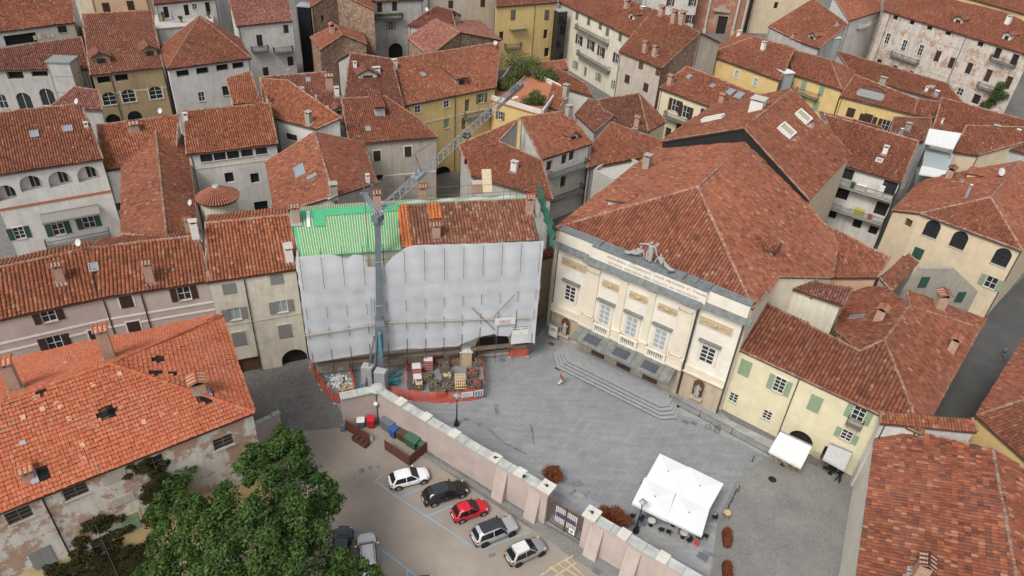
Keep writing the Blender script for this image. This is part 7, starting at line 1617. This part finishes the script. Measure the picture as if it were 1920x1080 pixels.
cl = [(545, 838, 11, 1.5), (510, 850, 10.5, 1.5), (475, 880, 10.5, 1.6), (560, 880, 10.5, 1.7), (598, 915, 9.5, 1.5), (520, 920, 11, 2.0), (345, 885, 9.5, 1.1), (320, 920, 9, 1.3), (305, 965, 8.5, 1.4), (360, 950, 9.5, 1.7), (430, 925, 9.5, 1.3), (420, 975, 10, 1.9), (480, 975, 11, 2.0), (550, 975, 10.5, 1.9), (605, 960, 8.5, 1.5), (590, 1010, 8.8, 1.6), (500, 1030, 10.5, 2.0), (430, 1030, 10, 1.9), (370, 1010, 9, 1.8), (310, 1020, 7.5, 1.5), (330, 1065, 7.5, 1.7), (400, 1075, 8.5, 1.9), (480, 1085, 9, 2.0), (560, 1060, 9, 1.8), (620, 1050, 7, 1.6), (660, 1070, 6, 1.5), (700, 1082, 5.5, 1.0), (640, 1100, 6.5, 1.8), (560, 1120, 8, 2.0), (450, 1130, 8, 2.2), (350, 1120, 7, 2.0), (280, 1085, 6, 1.4), (475, 850, 10, 1.0), (525, 815, 11, .9), (625, 940, 8.5, 1.0)]
CL = [(P(u, v, z), r*.92) for u, v, z, r in cl]; sub = []
for c, r in CL:
    for k in range(7): dd = nrm(RNG.normal(0, 1, 3)+np.array([0, 0, .35])); sub.append((c+dd*r*.75, r*RNG.uniform(.3, .5)))
m = MB(); leaves(m, sub, 60000, .34); leaves(m, CL, 14000, .34); m.build('crown', 'leaf_green', TR)
tb = np.array(ORG[TR.name]); m = MB(); m.tube([tb, tb+UP*2.5+gD*.1, tb+UP*5, tb+UP*8], [.42, .34, .26, .12], 9); m.build('trunk', 'bark', TR)
for c, r in CL[::3]: MB().tube([tb+UP*3.2, tb+UP*4.5+(c-tb-UP*4.5)*.5-UP*.3, c], [.16, .09, .03], 6).build('limb', 'bark', TR)
def bush(label, u, v, r, h, mat, n=1500, sz=.16, name='shrub', trunk=True, pot=None, z=0):
    c = P(u, v, z); t = thing(name, label, 'shrub', c); base = 0
    if pot:
        MB().lathe(c, [(pot*.7, 0), (pot, .5), (pot*1.05, .55), (pot*.9, .56)], 14).build('pot', 'terracotta', t); base = .5
    sub = [(c+UP*(base+h*.5)+RNG.normal(0, 1, 3)*np.array([r, r, h*.45])*.38, r*RNG.uniform(.35, .6)) for _ in range(14)]; m = MB(); leaves(m, sub, n, sz, .5); m.build('foliage', mat, t); MB().tube([c+UP*base*.8, c+UP*(base+h*.6)], .05, 6).build('stem', 'bark', t)
    return t
bush('rust-red round bush beside the lower gate pier', 1150, 984, 1.3, 2.5, 'leaf_rust', 5500, .17); bush('rust and green bush behind the upper gate pier', 1034, 902, 1.0, 2.4, 'leaf_rust', 3300, .17)
for lb, u, v in (('long rusty planter trough with brown shrub, upper of the two', 1361, 1005), ('long rusty planter trough with brown shrub, at the bottom edge', 1361, 1068)):
    c = P(u, v+8); t = thing('planter', lb, 'planter', c, 'rusty planters along the cobbled street'); x, y = yaw(1.45); m = MB(); m.prism([c+x*a+y*b for a, b in ((-.8, -.35), (.8, -.35), (.95, 0), (.8, .35), (-.8, .35), (-.95, 0))], UP*.6); m.build('trough', 'corten', t); m = MB(); leaves(m, [(c+x*k*.45+UP*.85, .42) for k in (-1, 0, 1)], 1500, .15, .5); m.build('foliage', 'leaf_rust', t)
def vine(label, pts, n, mat='leaf_vine', sz=.22):
    h = HS['ruin']; t = None; cl = []
    for u, v, r in pts:
        q = h.hit(u, v)
        if q is None: continue
        W, s_, z, p = q; t = t or thing('climbing_vine', label, 'climber', np.array([p[0], p[1], 0])); cl += [(p+W['n']*.12+RNG.normal(0, .55, 3)*r, r*RNG.uniform(.5, 1.0)) for _ in range(7)]
    if t is None: return
    m = MB(); leaves(m, cl, n, sz, .7, .1); V, q, a, uv, sm = m.arr[0]; o = (V-W['a']).dot(W['n']); V += np.outer(np.clip(np.abs(o)*.5, .03, .4)+.01*RNG.random(len(o))-o, W['n']); m.build('foliage', mat, t); MB().tube([np.array([*cl[0][0][:2], 0]), cl[0][0]], .04, 5).build('stem', 'bark', t)
vine('dark reddish creeper beside the vine-choked attic window', [(262, 880, .6), (282, 895, .7), (300, 880, .6), (285, 925, .7), (292, 950, .6), (285, 968, .5)], 6500)
vine('brown creeper arching over the lower window of the derelict house', [(165, 985, .6), (190, 980, .7), (212, 1000, .6), (150, 1010, .5), (215, 1020, .5), (148, 1030, .4)], 5500)
vine('dark ivy thicket along the foot of the derelict house', [(130, 1060, .8), (170, 1052, .8), (210, 1045, .8), (245, 1035, .9), (270, 1020, .8), (190, 1075, .9), (110, 1075, .8), (240, 1070, 1.0), (150, 1080, 1.0), (270, 1050, .9), (220, 1060, .9)], 15000)
# roof terrace plants
for lb, u, v, r, h in (('leafy shrub trained along the far edge of the roof terrace', 985, 136, 2.6, 2.0), ('shrub at the right corner of the roof terrace', 1030, 150, 1.5, 1.4), ('pale green potted shrub at the near edge of the roof terrace', 1006, 194, 1.1, 1.5), ('shrub hanging over the left edge of the roof terrace', 945, 168, 1.2, 1.2), ('shrub in the middle of the roof terrace', 965, 150, 1.0, 1.1)): bush(lb, u, v, r*1.6, h*1.4, 'leaf_olive', 4200, .3, 'terrace_shrub', z=12.0)
HS['s28'].late.append(('mesh', MB().tube([P(962, 185, 12.1), P(970, 183, 12.1)], .3, 8), 'planter', 'white_render'))
q = [P(1016, 214, 12), P(1049, 167, 12), P(964, 124, 12), P(919, 185, 12)]; m = MB()
for i in range(4): a, b = q[i-1], q[i]; m.box(a, b-a, nrm(np.cross(UP, b-a))*-.25, UP*.8)
HS['s28'].late.append(('mesh', m, 'parapet', 'plaster_white'))
# concrete parapet of the bare box
K_ = HS['s31'].K; q = [K_[k] for k in HS['s31'].F[0]]; m = MB()
for i in range(4): a, b = q[i-1], q[i]; m.box(a, b-a, nrm(np.cross(UP, b-a))*.25, UP*.7)
HS['s31'].late.append(('mesh', m, 'parapet', 'concrete'))
# round turret
tc = P(409, 372, 13.2); TU = thing('round_turret', 'round plastered turret with a conical tiled roof', 'turret', (tc[0], tc[1], 0)); R_ = 2.15; cxy = np.array([tc[0], tc[1], 0])
MB().lathe(cxy, [(R_, 0), (R_, 13.4)], 28).build('wall', 'plaster_cream', TU); m = MB(); m.lathe(cxy, [(R_+.35, 13.3), (R_+.35, 13.4), (.4, 14.7)], 28); V = []; nt_ = 44; plain('turret_tile', (.25, .1, .06), .9, var=.35, sc=2.5)
m2 = MB()
for k in range(nt_):
    a = 2*math.pi*k/nt_; dr = np.array([math.cos(a), math.sin(a), 0])
    for j in range(5): r0, r1 = R_+.4-j*.42, R_+.4-(j+1)*.42-.05; z0, z1 = 13.42+j*.265+.06, 13.42+(j+1)*.265+.05; m.tube([cxy+dr*r0+UP*z0, cxy+dr*max(r1, .35)+UP*z1], [.14*r0/2.5+.02, .12*max(r1, .35)/2.5+.02], 5, 1, cap=False)
m.build('roof', ['under_tile', 'turret_tile'], TU); MB().lathe(cxy, [(.45, 14.6), (.42, 15.05), (.3, 15.06)], 14).build('vent_cap', 'lead_grey', TU); fc = nrm(EYE-cxy-np.array([0, 0, EYE[2]])+np.array([4, 0, 0])); ee = np.cross(UP, fc); MB().cbox(cxy+fc*(R_+.0)+UP*11.2, ee, fc, UP, .75, .12, .8).build('window', 'curtain_glass', TU)
# white canopy shaft beside the balconies house
t = thing('light_shaft_canopy', 'white flat canopy over a steel lift shaft between roofs', 'canopy', P(1755, 290, 0)); q = [P(1733, 270, 13), P(1787, 281, 13), P(1802, 252, 13), P(1742, 243, 13)]; MB().prism(q, UP*.2).build('top_panel', 'white_sheet', t); q2 = [P(1728, 315, 11), P(1776, 323, 11), P(1788, 290, 11.5), P(1735, 277, 11.5)]; MB().prism(q2, UP*.1).build('glass_roof', 'curtain_glass', t)
[MB().tube([np.array([*x[:2], 0]), x], .09, 5).build('column', 'lead_grey', t) for x in q]; q3 = [P(1722, 328, 11), P(1768, 335, 11), P(1774, 323, 11), P(1727, 313, 11)]; MB().prism(q3, UP*.25).build('lower_panel', 'white_sheet', t); MB().prism([np.array([*x[:2], 0]) for x in q2], UP*8).build('shaft_wall', 'slate_grey', t)
# glass lifts and stair towers between the far houses
def shaft(label, u, v, w, l, z, mat, capm_='lead_grey', a=0.0):
    c = P(u, v, z); c[2] = 0; x, y = yaw(a); t = thing('lift_tower', label, 'lift tower', c, 'lift towers in the courtyards'); MB().cbox(c, x, y, UP, w, l, z).build('glazing', mat, t); m = MB()
    for i in (-1, 1):
        for j in (-1, 1): m.cbox(c+x*i*w/2+y*j*l/2, x, y, UP, .12, .12, z)
    for k in range(int(z/2.8)): 
        for j in (-1, 1): m.cbox(c+y*j*l/2+UP*(2.8*k+.4), x, y, UP, w, .1, .1); m.cbox(c+x*j*w/2+UP*(2.8*k+.4), x, y, UP, .1, l, .1)
    m.build('frame', 'lead_grey' if mat != 'car_glass' else 'iron', t); MB().cbox(c+UP*z, x, y, UP, w*1.15, l*1.15, .2).build('cap', capm_, t)
shaft('dark glass lift beside the ochre apartment house', 1052, 20, 2.2, 2.2, 14, 'car_glass', 'lead_grey', .5); shaft('tall dark stair tower between white and brick houses', 572, 10, 2.6, 3.0, 16, 'car_glass', 'lead_grey'); shaft('white capped lift cage on the yellow house corner', 1473, 134, 2.2, 2.6, 13, 'curtain_glass', 'white_sheet', .4); shaft('white capped lift cage behind the reddish roof', 1565, 70, 2.0, 2.0, 13, 'curtain_glass', 'white_sheet', .4); shaft('square grey tower with a flat slate top', 116, 112, 3.6, 3.2, 14, 'plaster_grey', 'slate_grey', .12)
# grey stone gable and white box beside the theatre
sg_ = MB(); zz = 9.0; a, b = P(1700, 545, 8.0), P(1834, 548, 8.0); d_ = nrm([*(b-a)[:2], 0]); n_ = np.array([d_[1], -d_[0], 0]); n_ = n_ if n_.dot(EYE-a) > 0 else -n_
GS = thing('stone_gable_house', 'grey rubble-stone gable wall with two dark shutters', 'house', np.array([*((a+b)/2)[:2], 0])); q = [hitplane(u, v, a, n_) for u, v in ((1697, 547), (1727, 503), (1790, 504), (1834, 547))]; q = [np.array([*q[0][:2], 0])]+q+[np.array([*q[3][:2], 0])]; MB().prism(q, -n_*.6).build('wall', 'old_stone', GS)
for u, v in ((1732, 529), (1800, 557)): p = hitplane(u, v, a, n_); MB().box(p-d_*.55-UP*.8+n_*.01, d_*1.1, n_*.05, UP*1.6).build('window', 'shutter_green', GS)
h = mk('box', 'cream stair-head block with a sloping tiled lid beside the theatre', [[(1478, 540, 12.2), (1580, 575, 12.2), (1598, 542), (1460, 518)]], 'plaster_cream', 'tile_pink', slope=.2, ov=.3, name='stair_head', cat='annex')
h.win(1520, 560, .3, .3, 'd', sh='dark_room')
# a rendered house wall beside the theatre alley
h = mk('alley', 'old brown rendered wall squeezed between scaffold and theatre', [[(1004, 492, 9), (1038, 480, 9), (1040, 462), (1012, 470)]], 'plaster_ochre', 'tile_brown', ov=.1)
# dishes and antennas
for lb, hk, u, v, az in (('white satellite dish on the ridge right of the pink house skylight', 'pink', 155, 472, -.3), ('white satellite dish beside the round turret', 's7', 362, 395, -.6), ('white satellite dish on the arcaded house ridge', 'arc', 150, 205, -.5), ('white satellite dish behind the reddish dormer roof', 's6', 305, 222, -.3), ('white satellite dish on the yellow courtyard house ridge', 's13', 928, 92, .1), ('large white dish on the beige corner house', 'beige', 1870, 335, .2), ('white dish on the roof behind the white canopy', 's40', 1858, 258, .2), ('white dish at the far long roof edge', 's20a', 1172, 12, -.2), ('white dish by the small brown roof near the top', 's14b', 800, 28, .1)):
    dish(u, v, HS[hk], lb, 12, .36 if 'large' not in lb else .55, az)

t = copy_tree([o for o in bpy.data.objects if o.name == 'bicycle'][0]); t.location = tuple(P(1880, 672)); t['label'] = 'bicycle parked beside the far house in the dark side street'; t.rotation_euler = (0, 0, 1.9)
def aerial(label, hk, u, v, h=2.6):
    q = HS[hk].rhit(u, v)
    if q is None: return
    p = q[0]; t = thing('tv_aerial', label, 'aerial', p, 'television aerials on the roofs'); MB().tube([p-UP*.2, p+UP*h], .025, 5).build('mast', 'galvanised', t); a = random.uniform(0, 3); x, y = yaw(a); m = MB().tube([p+UP*h-x*.7, p+UP*h+x*.7], .018, 4)
    for k in range(7): c = p+UP*h+x*(k-3)*.2; m.tube([c-y*.3, c+y*.3], .012, 3)
    m.build('antenna_bars', 'galvanised', t)
for lb, hk, u, v in (('television aerial on the lean-to roof over the tall arched windows', 't1b', 100, 95), ('television aerial on the rambling roof with two skylights', 's12a', 545, 160), ('television aerial on the reddish roof with the dormer hatch', 's37', 1470, 55), ('television aerial on the long low roof before the palace', 's39', 1660, 140), ('television aerial on the gallery house roof', 's20a', 1130, 20), ('television aerial on the white house with frosted roof', 's17', 530, 10), ('television aerial on the paired skylight house', 's24', 1300, 150), ('television aerial on the beige corner house', 'beige', 1790, 370), ('television aerial on the brick gabled house', 's14', 820, 60), ('television aerial on the small square roof by the sunken terrace', 'r1', 1740, 205)): aerial(lb, hk, u, v)

for lb, u, v, r_, h_ in (('bushy potted plant by the door of the roof terrace penthouse', 306, 40, .7, 1.8), ('small potted plant in the middle of the penthouse terrace', 340, 42, .45, .9), ('small potted plant at the right end of the penthouse terrace', 392, 34, .4, .9)): bush(lb, u, v, r_, h_, 'leaf_olive', 700, .22, 'pot_plant', pot=.3, z=12.5)
c = P(324, 42, 12.5); t = thing('folded_parasol', 'folded violet parasol on the penthouse terrace', 'parasol', c); MB().lathe(c+UP*.6, [(.32, 0), (.26, .6), (.12, 1.5), (.02, 1.9)], 10).build('folded_cloth', 'violet_cloth' if 'violet_cloth' in MATS else plain('violet_cloth', (.3, .25, .38), .8), t); MB().tube([c, c+UP*2.6], .03, 6).build('pole', 'galvanised', t)
h = HS['s15']; r = h.hit(728, 31)
if r:
    m = MB(); cc = r[3]+r[0]['n']*1.15; leaves(m, [(cc+r[0]['d']*x+UP*.7, .45) for x in np.arange(-2.8, 2.9, .7)], 1500, .2, .6); m.build('balcony_flowers', 'leaf_olive', h.root)
h = HS['s36']; cl = []
for u, v in ((1880, 160), (1874, 172), (1868, 182), (1860, 192), (1884, 178), (1850, 196)):
    r = h.hit(u, v)
    if r: cl.append((r[3]+r[0]['n']*.5, 1.2))
if cl: t = thing('climbing_plant', 'dark green creeper hanging down from the palace balcony', 'climber', cl[0][0]); m = MB(); leaves(m, cl, 2600, .35, .6); m.build('foliage', 'leaf_green', t)

a, b = P(486, 832), P(530, 808); d_ = nrm(b-a); n_ = np.array([d_[1], -d_[0], 0]); t = thing('yard_wall', 'short rough-topped pinkish wall at the corner of the derelict house', 'wall', a); MB().box(a-d_*1.2, b-a+d_*1.2, -n_*.45, UP*2.5).build('wall_body', 'garden_wall', t); m = MB(); x = -1.2
while x < np.linalg.norm(b-a): m.box(a+d_*x+n_*.05+UP*2.5, d_*.42, -n_*.55, UP*random.uniform(.06, .25)); x += .45
m.build('coping', 'cap_stone', t)
t = thing('slide', 'yellow plastic slide poking out behind the big tree', 'slide', P(488, 850)); a, b = P(484, 858, 1.6), P(494, 842, 2.3); MB().box(a, b-a, nrm(np.cross(b-a, UP))*.45, UP*.06).box(a, b-a, nrm(np.cross(b-a, UP))*.05, UP*.25).build('chute', 'slide_yellow' if 'slide_yellow' in MATS else plain('slide_yellow', (.6, .42, .02), .4), t); MB().tube([np.array([*b[:2], 0]), b], .04, 5).build('support', 'galvanised', t)
for h in HS.values(): h.done()
for l in LOG: print('LOG', l)
